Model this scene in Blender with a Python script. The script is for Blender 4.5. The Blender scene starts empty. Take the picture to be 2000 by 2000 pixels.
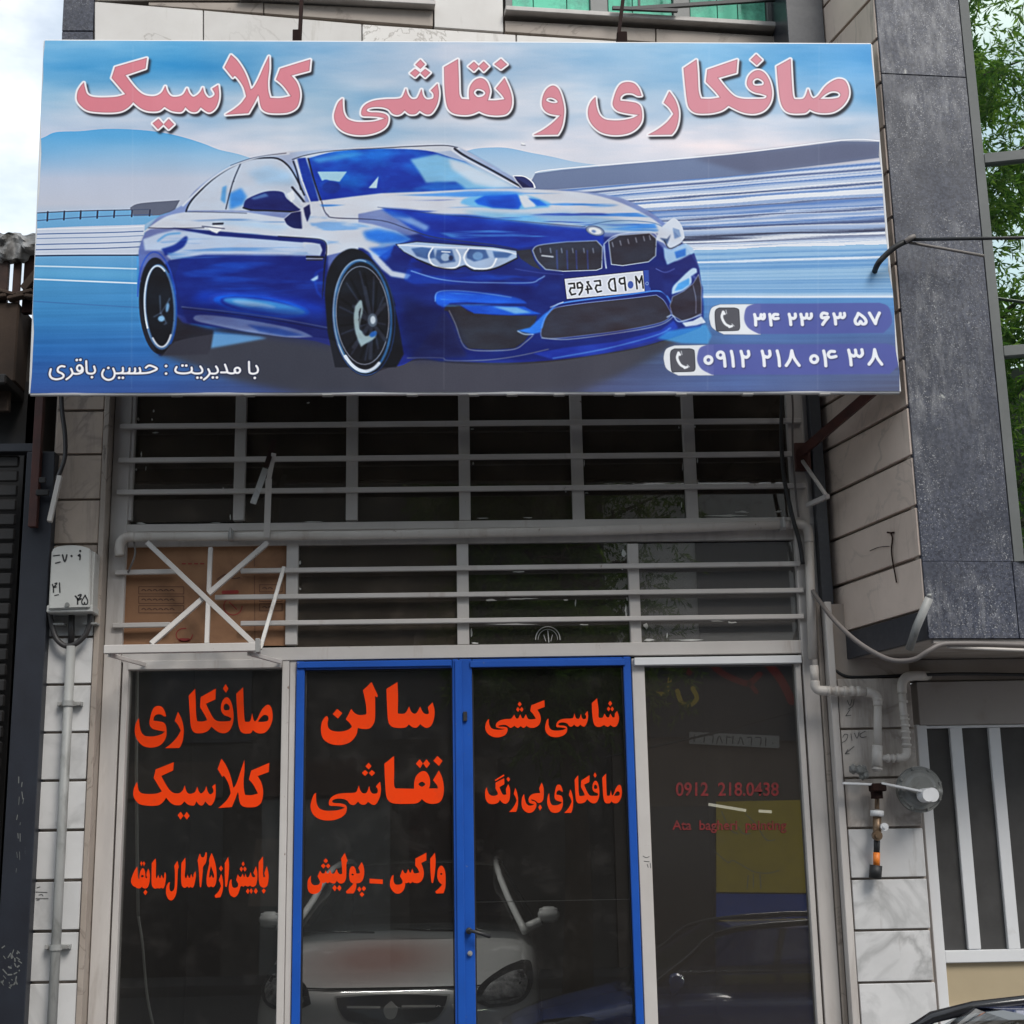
import bpy, bmesh, math, random
import numpy as np
from mathutils import Vector, Matrix
from mathutils.geometry import tessellate_polygon
R = math.radians
random.seed(7)
S = bpy.context.scene
COL = S.collection

# ------------------------------------------------------------------ camera, world, sun, exposure
FOC = 2800.0                                   # focal length for a picture 2000 units wide
_u = np.array([-229.0, 12200.0, -FOC]); _u /= np.linalg.norm(_u)
_yv = -((-88.0) * (-229.0) + FOC * FOC) / 12200.0
_y = np.array([-88.0, _yv, -FOC]); _y /= np.linalg.norm(_y)
_x = np.cross(_y, _u)
CM = np.array([_x, _y, _u])                    # camera axes -> world
EYE = np.array([0.0, 0.0, 1.6])
cam_data = bpy.data.cameras.new('camera')
cam_data.sensor_width = 36.0
cam_data.lens = 36.0 * FOC / 2000.0
cam_data.clip_end = 500.0
cam = bpy.data.objects.new('camera', cam_data)
COL.objects.link(cam)
m4 = Matrix.Identity(4)
for i in range(3):
    for j in range(3):
        m4[i][j] = CM[i][j]
m4.translation = Vector(EYE)
cam.matrix_world = m4
S.camera = cam

world = bpy.data.worlds.new('World')
S.world = world
world.use_nodes = True
wn = world.node_tree.nodes; wl = world.node_tree.links
wn.clear()
SUN_EL, SUN_AZ = 47.0, 152.0                   # azimuth clockwise from +Y
sky = wn.new('ShaderNodeTexSky'); sky.sky_type = 'NISHITA'; sky.sun_disc = False
sky.sun_elevation = R(SUN_EL); sky.sun_rotation = R(SUN_AZ); sky.air_density = 1.0; sky.dust_density = 1.5
tc = wn.new('ShaderNodeTexCoord')
mp = wn.new('ShaderNodeMapping'); mp.inputs['Scale'].default_value = (1.0, 1.0, 2.2)
nz = wn.new('ShaderNodeTexNoise'); nz.inputs['Scale'].default_value = 2.6; nz.inputs['Detail'].default_value = 7; nz.inputs['Roughness'].default_value = .58
cr = wn.new('ShaderNodeValToRGB'); cr.color_ramp.elements[0].position = .30; cr.color_ramp.elements[1].position = .56
mx = wn.new('ShaderNodeMix'); mx.data_type = 'RGBA'
mx.inputs['B'].default_value = (7.3, 7.5, 7.7, 1)   # white overcast, in the sky texture's own units
bg = wn.new('ShaderNodeBackground'); bg.inputs['Strength'].default_value = 0.1
wo = wn.new('ShaderNodeOutputWorld')
wl.new(tc.outputs['Generated'], mp.inputs['Vector']); wl.new(mp.outputs[0], nz.inputs['Vector'])
wl.new(nz.outputs['Fac'], cr.inputs['Fac']); wl.new(cr.outputs['Color'], mx.inputs['Factor'])
cb2 = wn.new('ShaderNodeTexNoise'); cb2.inputs['Scale'].default_value = 3.4; cb2.inputs['Detail'].default_value = 6
cr2 = wn.new('ShaderNodeValToRGB'); e0, e1 = cr2.color_ramp.elements; e0.position = .44; e0.color = (4.7, 5.4, 5.9, 1); e1.position = .70; e1.color = (9.4, 9.4, 9.4, 1)
wl.new(mp.outputs[0], cb2.inputs['Vector']); wl.new(cb2.outputs['Fac'], cr2.inputs['Fac']); wl.new(cr2.outputs['Color'], mx.inputs['B'])
wl.new(sky.outputs['Color'], mx.inputs['A']); wl.new(mx.outputs['Result'], bg.inputs['Color']); wl.new(bg.outputs[0], wo.inputs['Surface'])

sun_data = bpy.data.lights.new('sun', 'SUN'); sun_data.energy = 1.5; sun_data.angle = R(24); sun_data.color = (1, .96, .9)
sun = bpy.data.objects.new('sun', sun_data); COL.objects.link(sun)
_sd = Vector((math.sin(R(SUN_AZ)) * math.cos(R(SUN_EL)), math.cos(R(SUN_AZ)) * math.cos(R(SUN_EL)), math.sin(R(SUN_EL))))
sun.rotation_euler = _sd.to_track_quat('Z', 'Y').to_euler(); sun.location = _sd * 30
S.view_settings.view_transform = 'Standard'; S.view_settings.look = 'None'
S.view_settings.gamma = 1; S.view_settings.use_curve_mapping = False
S.view_settings.exposure = 0.84
S.cycles.max_bounces = 8; S.cycles.transparent_max_bounces = 16

# ------------------------------------------------------------------ survey: a measured image point on a vertical plane -> world
def F(px, py, D=8.0):
    """point of the plane Y=D"""
    d = CM @ np.array([px - 1000.0, 1000.0 - py, -FOC])
    return EYE + d * (D / d[1])
def FP(px, py, p0, ang):
    """point on the vertical plane through p0 whose direction makes angle ang (rad) with +X"""
    n = np.array([-math.sin(ang), math.cos(ang), 0.0])
    d = CM @ np.array([px - 1000.0, 1000.0 - py, -FOC])
    return EYE + d * (np.dot(np.array(p0, float) - EYE, n) / np.dot(d, n))

# ------------------------------------------------------------------ materials
def lin(c):
    return tuple(((v / 255.0) / 12.92 if v / 255.0 <= .04045 else ((v / 255.0 + .055) / 1.055) ** 2.4) for v in c)
class MT:
    """small node helper"""
    def __init__(s, name):
        s.m = bpy.data.materials.new(name); s.m.use_nodes = True
        s.n = s.m.node_tree.nodes; s.l = s.m.node_tree.links
        s.b = s.n['Principled BSDF']; s.out = s.n['Material Output']
    def new(s, t, **k):
        x = s.n.new(t)
        for a, v in k.items():
            if a in x.inputs: x.inputs[a].default_value = v
            else: setattr(x, a, v)
        return x
    def link(s, a, b): s.l.new(a, b)
    def coord(s, rnd=True, scale=(1, 1, 1)):
        tc = s.new('ShaderNodeTexCoord'); mp = s.new('ShaderNodeMapping')
        mp.inputs['Scale'].default_value = scale
        s.link(tc.outputs['Object'], mp.inputs['Vector'])
        if rnd:
            oi = s.new('ShaderNodeObjectInfo'); ml = s.new('ShaderNodeMath', operation='MULTIPLY'); ml.inputs[1].default_value = 37.0
            cb = s.new('ShaderNodeCombineXYZ')
            s.link(oi.outputs['Random'], ml.inputs[0]); s.link(ml.outputs[0], cb.inputs[0]); s.link(ml.outputs[0], cb.inputs[2])
            s.link(cb.outputs[0], mp.inputs['Location'])
        return mp.outputs[0]
    def noise(s, v, scale, detail=5, rough=.55, dist=0):
        n = s.new('ShaderNodeTexNoise'); n.inputs['Scale'].default_value = scale; n.inputs['Detail'].default_value = detail
        n.inputs['Roughness'].default_value = rough; n.inputs['Distortion'].default_value = dist
        s.link(v, n.inputs['Vector']); return n.outputs['Fac']
    def ramp(s, f, stops):
        r = s.new('ShaderNodeValToRGB'); e = r.color_ramp.elements
        e[0].position, e[0].color = stops[0][0], (*stops[0][1], 1)
        e[1].position, e[1].color = stops[-1][0], (*stops[-1][1], 1)
        for p, c in stops[1:-1]:
            k = e.new(p); k.color = (*c, 1)
        s.link(f, r.inputs['Fac']); return r.outputs['Color']
    def mask(s, f, a, b):
        r = s.new('ShaderNodeMapRange'); r.inputs['From Min'].default_value = a; r.inputs['From Max'].default_value = b
        s.link(f, r.inputs['Value']); return r.outputs[0]
    def mix(s, f, a, b, mode='MIX'):
        x = s.new('ShaderNodeMix'); x.data_type = 'RGBA'; x.blend_type = mode
        for sock, v in (('Factor', f), ('A', a), ('B', b)):
            if isinstance(v, (int, float)): x.inputs[sock].default_value = v
            elif isinstance(v, tuple): x.inputs[sock].default_value = (*v, 1) if len(v) == 3 else v
            else: s.link(v, x.inputs[sock])
        return x.outputs['Result']
    def base(s, c, rough=.6, spec=.5, metal=0):
        if isinstance(c, tuple): s.b.inputs['Base Color'].default_value = (*c, 1)
        else: s.link(c, s.b.inputs['Base Color'])
        if isinstance(rough, (int, float)): s.b.inputs['Roughness'].default_value = rough
        else: s.link(rough, s.b.inputs['Roughness'])
        s.b.inputs['Specular IOR Level'].default_value = spec; s.b.inputs['Metallic'].default_value = metal
    def bump(s, f, st=.3, d=.01):
        b = s.new('ShaderNodeBump'); b.inputs['Strength'].default_value = st; b.inputs['Distance'].default_value = d
        s.link(f, b.inputs['Height']); s.link(b.outputs[0], s.b.inputs['Normal'])
MATS = {}
def simple(name, c, rough=.5, c2=None, sc=4, spec=.5, metal=0, bump=.15, dirt=None, dsc=1.2, dm=(.5, .72), scale=(1, 1, 1)):
    t = MT(name); v = t.coord(scale=scale)
    n = t.noise(v, sc, 6, .6)
    col = t.mix(t.mask(n, .3, .7), c, c2 or tuple(x * .82 for x in c))
    if dirt is not None:
        col = t.mix(t.mask(t.noise(v, dsc, 8, .65, .4), *dm), col, dirt)
    t.base(col, rough, spec, metal)
    if bump: t.bump(t.noise(v, sc * 12, 3), bump, .003)
    MATS[name] = t.m; return t.m
def stone(name, c, c2, vein, vsc, vw=(.0, .035), rough=.35, extra=None, spec=.4):
    t = MT(name); v = t.coord()
    n = t.noise(v, 3.0, 7, .6, .3)
    col = t.mix(t.mask(n, .3, .7), c, c2)
    oi = t.new('ShaderNodeObjectInfo')
    hv = t.new('ShaderNodeHueSaturation'); mr = t.new('ShaderNodeMapRange'); mr.inputs['To Min'].default_value = .88; mr.inputs['To Max'].default_value = 1.08
    w = t.noise(v, vsc, 8, .55, 1.4)
    ab = t.new('ShaderNodeMath', operation='SUBTRACT'); t.link(w, ab.inputs[0]); ab.inputs[1].default_value = .5
    a2 = t.new('ShaderNodeMath', operation='ABSOLUTE'); t.link(ab.outputs[0], a2.inputs[0])
    vm = t.mask(a2.outputs[0], vw[1], vw[0])
    brk = t.mask(t.noise(v, vsc * .7, 3), .42, .62)
    m = t.new('ShaderNodeMath', operation='MULTIPLY'); t.link(vm, m.inputs[0]); t.link(brk, m.inputs[1])
    col = t.mix(m.outputs[0], col, vein)
    if extra:   # grime streaks running down
        vs = t.coord(scale=(6, 6, .7)); col = t.mix(t.mask(t.noise(vs, 1.4, 6, .7), extra[1], extra[2]), col, extra[0])
    t.link(oi.outputs['Random'], mr.inputs['Value']); t.link(mr.outputs[0], hv.inputs['Value']); t.link(col, hv.inputs['Color'])
    t.base(hv.outputs[0], rough, spec)
    t.bump(t.noise(v, 60, 3), .12, .002)
    MATS[name] = t.m; return t.m
stone('marble_tile', (.66, .65, .645), (.54, .535, .53), (.40, .395, .39), 1.5, (.0, .06), .3, ((.3, .27, .24), .6, .8))
stone('marble_grimy', (.58, .53, .485), (.42, .375, .335), (.24, .21, .19), 1.9, (.0, .05), .4, ((.22, .17, .14), .48, .75))
stone('facade_stone', (.70, .675, .645), (.62, .59, .56), (.38, .35, .32), 1.2, (.0, .012), .45, ((.42, .38, .33), .6, .85))
stone('brown_stone', (.38, .325, .28), (.30, .25, .21), (.16, .13, .11), 2.0, (.0, .02), .5)
stone('travertine', (.70, .575, .49), (.58, .475, .40), (.42, .35, .30), 1.6, (.0, .02), .45, ((.30, .23, .19), .58, .85))
stone('grimy_stone', (.50, .40, .325), (.38, .305, .245), (.18, .15, .13), 2.1, (.0, .03), .5, ((.19, .155, .13), .52, .8))
def granite():
    t = MT('granite'); v = t.coord()
    sp = t.noise(v, 55, 4, .75)
    col = t.mix(t.mask(sp, .40, .62), (.010, .013, .027), (.066, .074, .108))
    bl = t.mask(t.noise(v, 130, 2, .5), .60, .68)
    big = t.mask(t.noise(v, 2.2, 5, .6), .38, .62)
    ml = t.new('ShaderNodeMath', operation='MULTIPLY'); t.link(bl, ml.inputs[0]); t.link(big, ml.inputs[1])
    vs = t.coord(scale=(26, 26, 8)); st = t.mask(t.noise(vs, 1.0, 6, .75), .46, .68)
    big2 = t.mask(t.noise(v, 1.1, 4, .6), .42, .6)
    m2 = t.new('ShaderNodeMath', operation='MULTIPLY'); t.link(st, m2.inputs[0]); t.link(big2, m2.inputs[1])
    m3 = t.new('ShaderNodeMath', operation='MULTIPLY'); t.link(m2.outputs[0], m3.inputs[0]); m3.inputs[1].default_value = .75
    col = t.mix(t.mask(t.noise(v, 1.3, 6, .65, .6), .35, .65), col, t.mix(.55, col, (.008, .010, .020)))
    col = t.mix(m3.outputs[0], col, (.22, .22, .23))
    col = t.mix(ml.outputs[0], col, (.34, .34, .35))
    pt = t.mask(t.noise(v, 4.0, 10, .72, .5), .64, .68)
    col = t.mix(pt, col, (.38, .38, .36))
    t.base(col, t.mask(t.noise(v, 6, 4), -.6, 1.6), .5)
    MATS['granite'] = t.m
granite()
simple('granite_back', (.02, .022, .03), .35, (.035, .037, .045), 40, bump=.05, dirt=(.07, .07, .075), dsc=3, dm=(.55, .8))
simple('white_paint', (.50, .475, .455), .45, (.43, .405, .385), 3, dirt=(.24, .205, .18), dsc=4, dm=(.58, .85), bump=.1)
simple('white_board', (.54, .505, .475), .5, (.42, .39, .37), 2.5, dirt=(.30, .26, .23), dsc=2, dm=(.52, .8), scale=(3, 3, .5))
def worn(name, c, c2, under, rough, run=(.22, .13, .08), chip=(.665, .70), rm=(.60, .85), amt=.6):
    t = MT(name); v = t.coord(); col = t.mix(t.mask(t.noise(v, 3, 6), .3, .7), c, c2)
    vs = t.coord(scale=(5, 5, .6)); k = t.new('ShaderNodeMath', operation='MULTIPLY'); t.link(t.mask(t.noise(vs, 2.2, 7, .7), *rm), k.inputs[0]); k.inputs[1].default_value = amt
    col = t.mix(k.outputs[0], col, run); ch = t.mask(t.noise(v, 17, 8, .7, .3), *chip); col = t.mix(ch, col, under)
    t.base(col, rough, .4); t.bump(t.noise(v, 34, 6, .7), .25, .003); MATS[name] = t.m
simple('clean_white', (.66, .665, .67), .4, (.60, .60, .61), 3, bump=.05, dirt=(.4, .38, .36), dsc=5, dm=(.62, .85))
simple('blue_paint', (.012, .085, .40), .35, (.010, .07, .34), 4, dirt=(.05, .10, .30), dsc=7, dm=(.6, .8), bump=.1)
worn('white_paint', (.53, .50, .475), (.45, .42, .395), (.16, .10, .07), .5)
worn('blue_paint', (.010, .085, .42), (.008, .068, .34), (.20, .22, .26), .4, (.03, .08, .22), (.66, .69))
worn('pipe_white', (.56, .52, .48), (.46, .42, .38), (.14, .08, .05), .5, (.24, .16, .11), (.66, .70), (.55, .8), .7)
simple('rust_paint', (.085, .022, .014), .6, (.045, .014, .010), 9, bump=.4)
simple('dark_rust', (.024, .010, .008), .85, (.013, .007, .006), 14, spec=.15, bump=.4)
simple('grey_frame', (.16, .165, .16), .45, (.12, .125, .12), 3)
simple('dark_frame', (.045, .045, .05), .45, (.03, .03, .033), 3)
simple('black_metal', (.02, .02, .022), .5, bump=.1)
simple('aluminium', (.42, .41, .39), .4, (.3, .29, .28), 5, metal=.3, dirt=(.12, .1, .09), dsc=6, dm=(.55, .75))
simple('pipe_grey', (.30, .30, .29), .5, (.22, .22, .21), 8, dirt=(.12, .12, .11), dsc=8, dm=(.5, .7), scale=(1, 1, .4))
simple('brass', (.22, .15, .09), .4, (.14, .09, .06), 12, metal=.6)
simple('rubber', (.012, .012, .013), .55)
simple('dark_cable', (.03, .027, .027), .5)
simple('grey_cable', (.16, .14, .13), .55)
simple('orange_tape', (.80, .22, .02), .45, (.6, .15, .02), 30)
simple('cardboard', (.30, .155, .08), .8, (.26, .13, .065), 5, dirt=(.14, .065, .035), dsc=3, dm=(.5, .8))
simple('print_brown', (.12, .055, .035), .8)
simple('print_red', (.30, .035, .03), .8)
simple('ink_black', (.01, .01, .012), .6, bump=0)
simple('ink_grey', (.08, .08, .08), .7, bump=0)
simple('vinyl_red', (.82, .046, .001), .6, (.78, .05, .002), 6, bump=.03, spec=.15, dirt=(.62, .05, .01), dsc=14, dm=(.55, .8))
simple('vinyl_dark_red', (.20, .008, .010), .8, (.07, .012, .012), 45, bump=.0)
simple('meter_grey', (.46, .46, .44), .4, (.40, .40, .38), 4, dirt=(.25, .23, .2), dsc=7, dm=(.6, .8))
simple('regulator_grey', (.20, .205, .195), .4, (.13, .13, .125), 7, dirt=(.08, .08, .07), dsc=9, dm=(.5, .75))
simple('plaster_brown', (.085, .055, .038), .95, (.055, .036, .026), 3, dirt=(.03, .022, .018), dsc=1.4, dm=(.4, .75), bump=.5)
simple('soffit_plaster', (.33, .285, .245), .8, (.24, .2, .17), 2, dirt=(.42, .38, .34), dsc=1.5, dm=(.5, .7), scale=(1, 3, 1))
simple('beam_paint', (.34, .31, .285), .6, (.29, .26, .24), 1.5, dirt=(.22, .18, .15), dsc=3, dm=(.55, .8))
simple('rust_sheet', (.07, .033, .022), .8, (.035, .02, .016), 6, bump=.5)
simple('tarp', (.42, .41, .40), .6, (.10, .10, .10), 9, bump=.4, dirt=(.04, .035, .03), dsc=7, dm=(.5, .6))
simple('navy_steel', (.014, .017, .026), .5, (.009, .010, .016), 5, dirt=(.075, .08, .09), dsc=10, dm=(.66, .74))
simple('dark_steel', (.012, .011, .011), .6, (.02, .017, .016), 5)
simple('beige_panel', (.40, .325, .21), .5, (.36, .29, .185), 3)
simple('slot_glass', (.075, .073, .072), .14, (.055, .054, .053), 6, bump=.02)
simple('asphalt', (.05, .05, .052), .9, (.035, .035, .036), 30, bump=.6)
simple('paving', (.24, .235, .225), .85, (.17, .165, .16), 8, bump=.4)
simple('interior_wall', (.10, .09, .08), .9, (.06, .055, .05), 2)
simple('interior_floor', (.12, .12, .12), .6)
simple('opposite_wall', (.15, .12, .10), .9, (.10, .08, .065), 1)
simple('opposite_dark', (.10, .09, .08), .9, (.02, .02, .02), 1)
simple('banner_yellow', (.80, .58, .05), .6)
simple('banner_blue', (.03, .10, .48), .6)
simple('banner_white', (.42, .42, .40), .6)
simple('foam_paper', (.6, .6, .57), .8)
simple('bark', (.07, .05, .035), .9, (.04, .03, .02), 10, bump=.6)
simple('lamp_pattern', (.34, .34, .35), .3, (.02, .02, .022), 26, metal=.3, bump=.6)
simple('chrome', (.75, .76, .78), .12, metal=1, bump=0)
simple('tyre', (.02, .02, .02), .8)
simple('lamp_dark', (.02, .02, .022), .1, bump=0)
simple('emblem', (.6, .6, .62), .2, metal=1, bump=.4)
def paint(name, c, coat=1.0, r=.35):
    t = MT(name); v = t.coord(); t.base(t.mix(t.mask(t.noise(v, 3), .3, .7), c, tuple(x * .9 for x in c)), r, .5)
    t.b.inputs['Coat Weight'].default_value = coat; t.b.inputs['Coat Roughness'].default_value = .04
    MATS[name] = t.m
paint('car_white', (.50, .50, .50)); paint('car_blue', (.02, .055, .24))
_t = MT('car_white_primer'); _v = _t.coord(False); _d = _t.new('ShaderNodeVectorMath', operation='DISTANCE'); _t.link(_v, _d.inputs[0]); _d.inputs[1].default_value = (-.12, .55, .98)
_t.base(_t.mix(_t.mask(_d.outputs['Value'], .62, .15), (.50, .50, .50), (.33, .20, .18)), .35, .5); _t.b.inputs['Coat Weight'].default_value = 1; _t.b.inputs['Coat Roughness'].default_value = .05; MATS['car_white_primer'] = _t.m  # white paint fading to a soft reddish spot on the bonnet
def leafmat():
    t = MT('leaf'); oi = t.new('ShaderNodeNewGeometry')
    c = t.ramp(oi.outputs['Random Per Island'], [(0, (.04, .09, .015)), (.5, (.08, .16, .02)), (.85, (.14, .22, .03)), (1, (.20, .28, .06))])
    t.base(c, .5, .4); t.b.inputs['Transmission Weight'].default_value = 0
    tr = t.new('ShaderNodeBsdfTranslucent'); t.link(c, tr.inputs['Color']); ms = t.new('ShaderNodeMixShader'); ms.inputs[0].default_value = .68
    t.link(t.b.outputs[0], ms.inputs[1]); t.link(tr.outputs[0], ms.inputs[2]); t.link(ms.outputs[0], t.out.inputs['Surface'])
    MATS['leaf'] = t.m
leafmat()
def glass(name, tint, refl, dust=(.3, .28, .26), dm=(.62, .9), dw=.06, rough=.0, rtint=(1, 1, 1)):
    """architectural pane: fresnel mirror over a tinted clear sheet, thin film of dust"""
    t = MT(name); v = t.coord()
    tr = t.new('ShaderNodeBsdfTransparent'); tr.inputs['Color'].default_value = (*tint, 1)
    gl = t.new('ShaderNodeBsdfGlossy'); gl.inputs['Roughness'].default_value = rough; gl.inputs['Color'].default_value = (*rtint, 1)
    fr = t.new('ShaderNodeFresnel'); fr.inputs['IOR'].default_value = 1.5
    mr = t.new('ShaderNodeMapRange'); mr.inputs['From Max'].default_value = 1.0; mr.inputs['To Min'].default_value = refl; mr.inputs['To Max'].default_value = 1.0
    t.link(fr.outputs[0], mr.inputs['Value'])
    ms = t.new('ShaderNodeMixShader'); t.link(mr.outputs[0], ms.inputs[0]); t.link(tr.outputs[0], ms.inputs[1]); t.link(gl.outputs[0], ms.inputs[2])
    df = t.new('ShaderNodeBsdfDiffuse'); df.inputs['Color'].default_value = (*dust, 1)
    dk = t.new('ShaderNodeMath', operation='MULTIPLY_ADD'); t.link(t.mask(t.noise(v, 5, 8, .7), *dm), dk.inputs[0]); dk.inputs[1].default_value = dw * 2.5; dk.inputs[2].default_value = dw
    m2 = t.new('ShaderNodeMixShader'); t.link(dk.outputs[0], m2.inputs[0]); t.link(ms.outputs[0], m2.inputs[1]); t.link(df.outputs[0], m2.inputs[2])
    t.link(m2.outputs[0], t.out.inputs['Surface']); MATS[name] = t.m
glass('clear_glass', (.85, .86, .84), .07, dust=(.30, .27, .25), dm=(.52, .85), dw=.028)
glass('dusty_glass', (.42, .42, .40), .04, dust=(.36, .29, .23), dm=(.5, .85), dw=.10)
glass('reflecting_glass', (.6, .6, .58), .10, dust=(.32, .28, .25), dw=.07)
glass('hazy_glass', (.5, .5, .48), .09, dust=(.45, .42, .40), dw=.17)
glass('green_glass', (.03, .20, .12), .80, dust=(.10, .22, .12), dw=.02, rtint=(.88, 1, .88))
glass('green_panel', (.08, .35, .25), .12, dust=(.18, .60, .42), dm=(.35, .7), dw=.38, rtint=(.7, 1, .9))
glass('car_glass', (.5, .54, .56), .08, dw=.02)
glass('lens', (.5, .5, .5), .15, dw=.05)

# ------------------------------------------------------------------ mesh helpers
def T(o, label=None, cat=None, group=None, kind=None):
    for k, v in (('label', label), ('category', cat), ('group', group), ('kind', kind)):
        if v: o[k] = v
    return o
def thing(name, loc, label, cat, group=None):
    o = bpy.data.objects.new(name, None); COL.objects.link(o); o.location = loc; o.empty_display_size = .1
    return T(o, label, cat, group)
def base_of(p):
    v = Vector((0, 0, 0))
    while p is not None:
        v += p.location; p = p.parent
    return v
def obj(name, bm, mat, parent=None, loc=None, smooth=False):
    """links bm (world coordinates) as one mesh object"""
    off = base_of(parent)
    o_loc = Vector(loc) - off if loc is not None else Vector((0, 0, 0))
    bmesh.ops.translate(bm, verts=bm.verts, vec=-(off + o_loc))
    me = bpy.data.meshes.new(name); bm.to_mesh(me); bm.free()
    for m in (mat if isinstance(mat, (list, tuple)) else [mat]):
        me.materials.append(MATS[m] if isinstance(m, str) else m)
    if smooth:
        me.polygons.foreach_set('use_smooth', [True] * len(me.polygons))
    o = bpy.data.objects.new(name, me); COL.objects.link(o)
    o.parent = parent; o.location = o_loc
    return o
def box(bm, x0, x1, y0, y1, z0, z1, bev=0.0):
    r = bmesh.ops.create_cube(bm, size=1.0)
    vs = r['verts']
    bmesh.ops.scale(bm, vec=(abs(x1 - x0), abs(y1 - y0), abs(z1 - z0)), verts=vs)
    bmesh.ops.translate(bm, vec=((x0 + x1) / 2, (y0 + y1) / 2, (z0 + z1) / 2), verts=vs)
    if bev:
        es = list({e for v in vs for e in v.link_edges})
        bmesh.ops.bevel(bm, geom=es, offset=bev, segments=1, affect='EDGES')
    return bm
def B(): return bmesh.new()
def slab(bm, front, depth, bev=0.0):
    """front: 4 world points TL TR BR BL; extruded by vector depth"""
    f = [Vector(p) for p in front]; d = Vector(depth)
    a = [bm.verts.new(p) for p in f]; b = [bm.verts.new(p + d) for p in f]
    fs = [bm.faces.new(a[::-1]), bm.faces.new(b)]
    for i in range(4):
        fs.append(bm.faces.new((a[i], a[(i + 1) % 4], b[(i + 1) % 4], b[i])))
    bmesh.ops.recalc_face_normals(bm, faces=fs)
    if bev:
        bmesh.ops.bevel(bm, geom=list({e for v in a + b for e in v.link_edges}), offset=bev, segments=1, affect='EDGES')
    return bm
def catmull(pts, corners, closed=True, n=5):
    out = []; N = len(pts)
    rng = range(N) if closed else range(N - 1)
    for i in rng:
        p1, p2 = pts[i], pts[(i + 1) % N]
        p0 = pts[(i - 1) % N] if (closed or i > 0) else p1
        p3 = pts[(i + 2) % N] if (closed or i + 2 < N) else p2
        if corners[i]: p0 = p1
        if corners[(i + 1) % N]: p3 = p2
        if corners[i] and corners[(i + 1) % N]:
            out.append(p1); continue
        for k in range(n):
            t = k / n
            out.append(tuple(.5 * (2 * p1[a] + (p2[a] - p0[a]) * t + (2 * p0[a] - 5 * p1[a] + 4 * p2[a] - p3[a]) * t * t + (3 * p1[a] - p0[a] - 3 * p2[a] + p3[a]) * t ** 3) for a in range(len(p1))))
    if not closed: out.append(pts[-1])
    return out
def path(s, n=5, closed=True):
    pts, cs = [], []
    for tok in s.split():
        c = tok.endswith('!'); a, b = tok.rstrip('!').split(',')
        pts.append((float(a), float(b))); cs.append(c)
    if not closed: cs[0] = cs[-1] = True
    return catmull(pts, cs, closed, n)
def tube(bm, pts, r, seg=10, cap=True, smooth_n=0):
    pts = [tuple(p) for p in pts]
    if smooth_n:
        if isinstance(r, (list, tuple)): pts = [(*p, q) for p, q in zip(pts, r)]
        pts = catmull(pts, [False] * len(pts), False, smooth_n)
        if isinstance(r, (list, tuple)): r = [p[3] for p in pts]; pts = [p[:3] for p in pts]
    P = [Vector(p) for p in pts]; rings = []
    ref = None
    for i, p in enumerate(P):
        d = (P[min(i + 1, len(P) - 1)] - P[max(i - 1, 0)]).normalized()
        if ref is None:
            ref = Vector((0, 0, 1)) if abs(d.z) < .9 else Vector((1, 0, 0))
        a = d.cross(ref).normalized(); b = d.cross(a).normalized(); ref = b.cross(d) if False else ref
        if abs(d.dot(ref)) > .98: ref = Vector((0, 1, 0)); a = d.cross(ref).normalized(); b = d.cross(a).normalized()
        rr = r[i] if isinstance(r, (list, tuple)) else r
        rings.append([bm.verts.new(p + a * rr * math.cos(2 * math.pi * k / seg) + b * rr * math.sin(2 * math.pi * k / seg)) for k in range(seg)])
    for i in range(len(rings) - 1):
        # choose the rotation that keeps rings aligned
        A, Bv = rings[i], rings[i + 1]
        best = min(range(seg), key=lambda s_: (A[0].co - Bv[s_].co).length)
        flip = (A[1].co - Bv[(best + 1) % seg].co).length > (A[1].co - Bv[(best - 1) % seg].co).length
        rings[i + 1] = Bv = [Bv[(best + (-k if flip else k)) % seg] for k in range(seg)]
        for k in range(seg):
            bm.faces.new((A[k], A[(k + 1) % seg], Bv[(k + 1) % seg], Bv[k]))
    if cap:
        bm.faces.new(rings[0][::-1]); bm.faces.new(rings[-1])
    bmesh.ops.recalc_face_normals(bm, faces=bm.faces)
    return bm
def bar(bm, p, q, w, h, up=(0, 0, 1), bev=0):
    """square bar from p to q"""
    p, q = Vector(p), Vector(q); d = (q - p).normalized(); u = Vector(up)
    a = d.cross(u).normalized() * w / 2; b = a.cross(d).normalized() * h / 2
    f = [p - a + b, p + a + b, p + a - b, p - a - b]
    return slab(bm, f, q - p, bev)
def disc(bm, c, n, r, depth, seg=28, r2=None):
    """short cylinder along n"""
    c, n = Vector(c), Vector(n).normalized()
    q = n.to_track_quat('Z', 'Y').to_matrix().to_4x4()
    g = bmesh.ops.create_cone(bm, cap_ends=True, segments=seg, radius1=r, radius2=r if r2 is None else r2, depth=depth)
    bmesh.ops.transform(bm, matrix=Matrix.Translation(c) @ q, verts=g['verts'])
    return bm
def flat(bm, loops, fn, th=0.0):
    """filled outline (first loop outer, others holes); fn maps 2-D to world; th thickness vector"""
    L = [[Vector((x, y, 0)) for x, y in lp] for lp in loops]
    tris = tessellate_polygon(L)
    allp = [p for lp in L for p in lp]
    vs = [bm.verts.new(fn(p.x, p.y)) for p in allp]
    for t in tris:
        try: bm.faces.new([vs[i] for i in t])
        except ValueError: pass
    return bm
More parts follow.
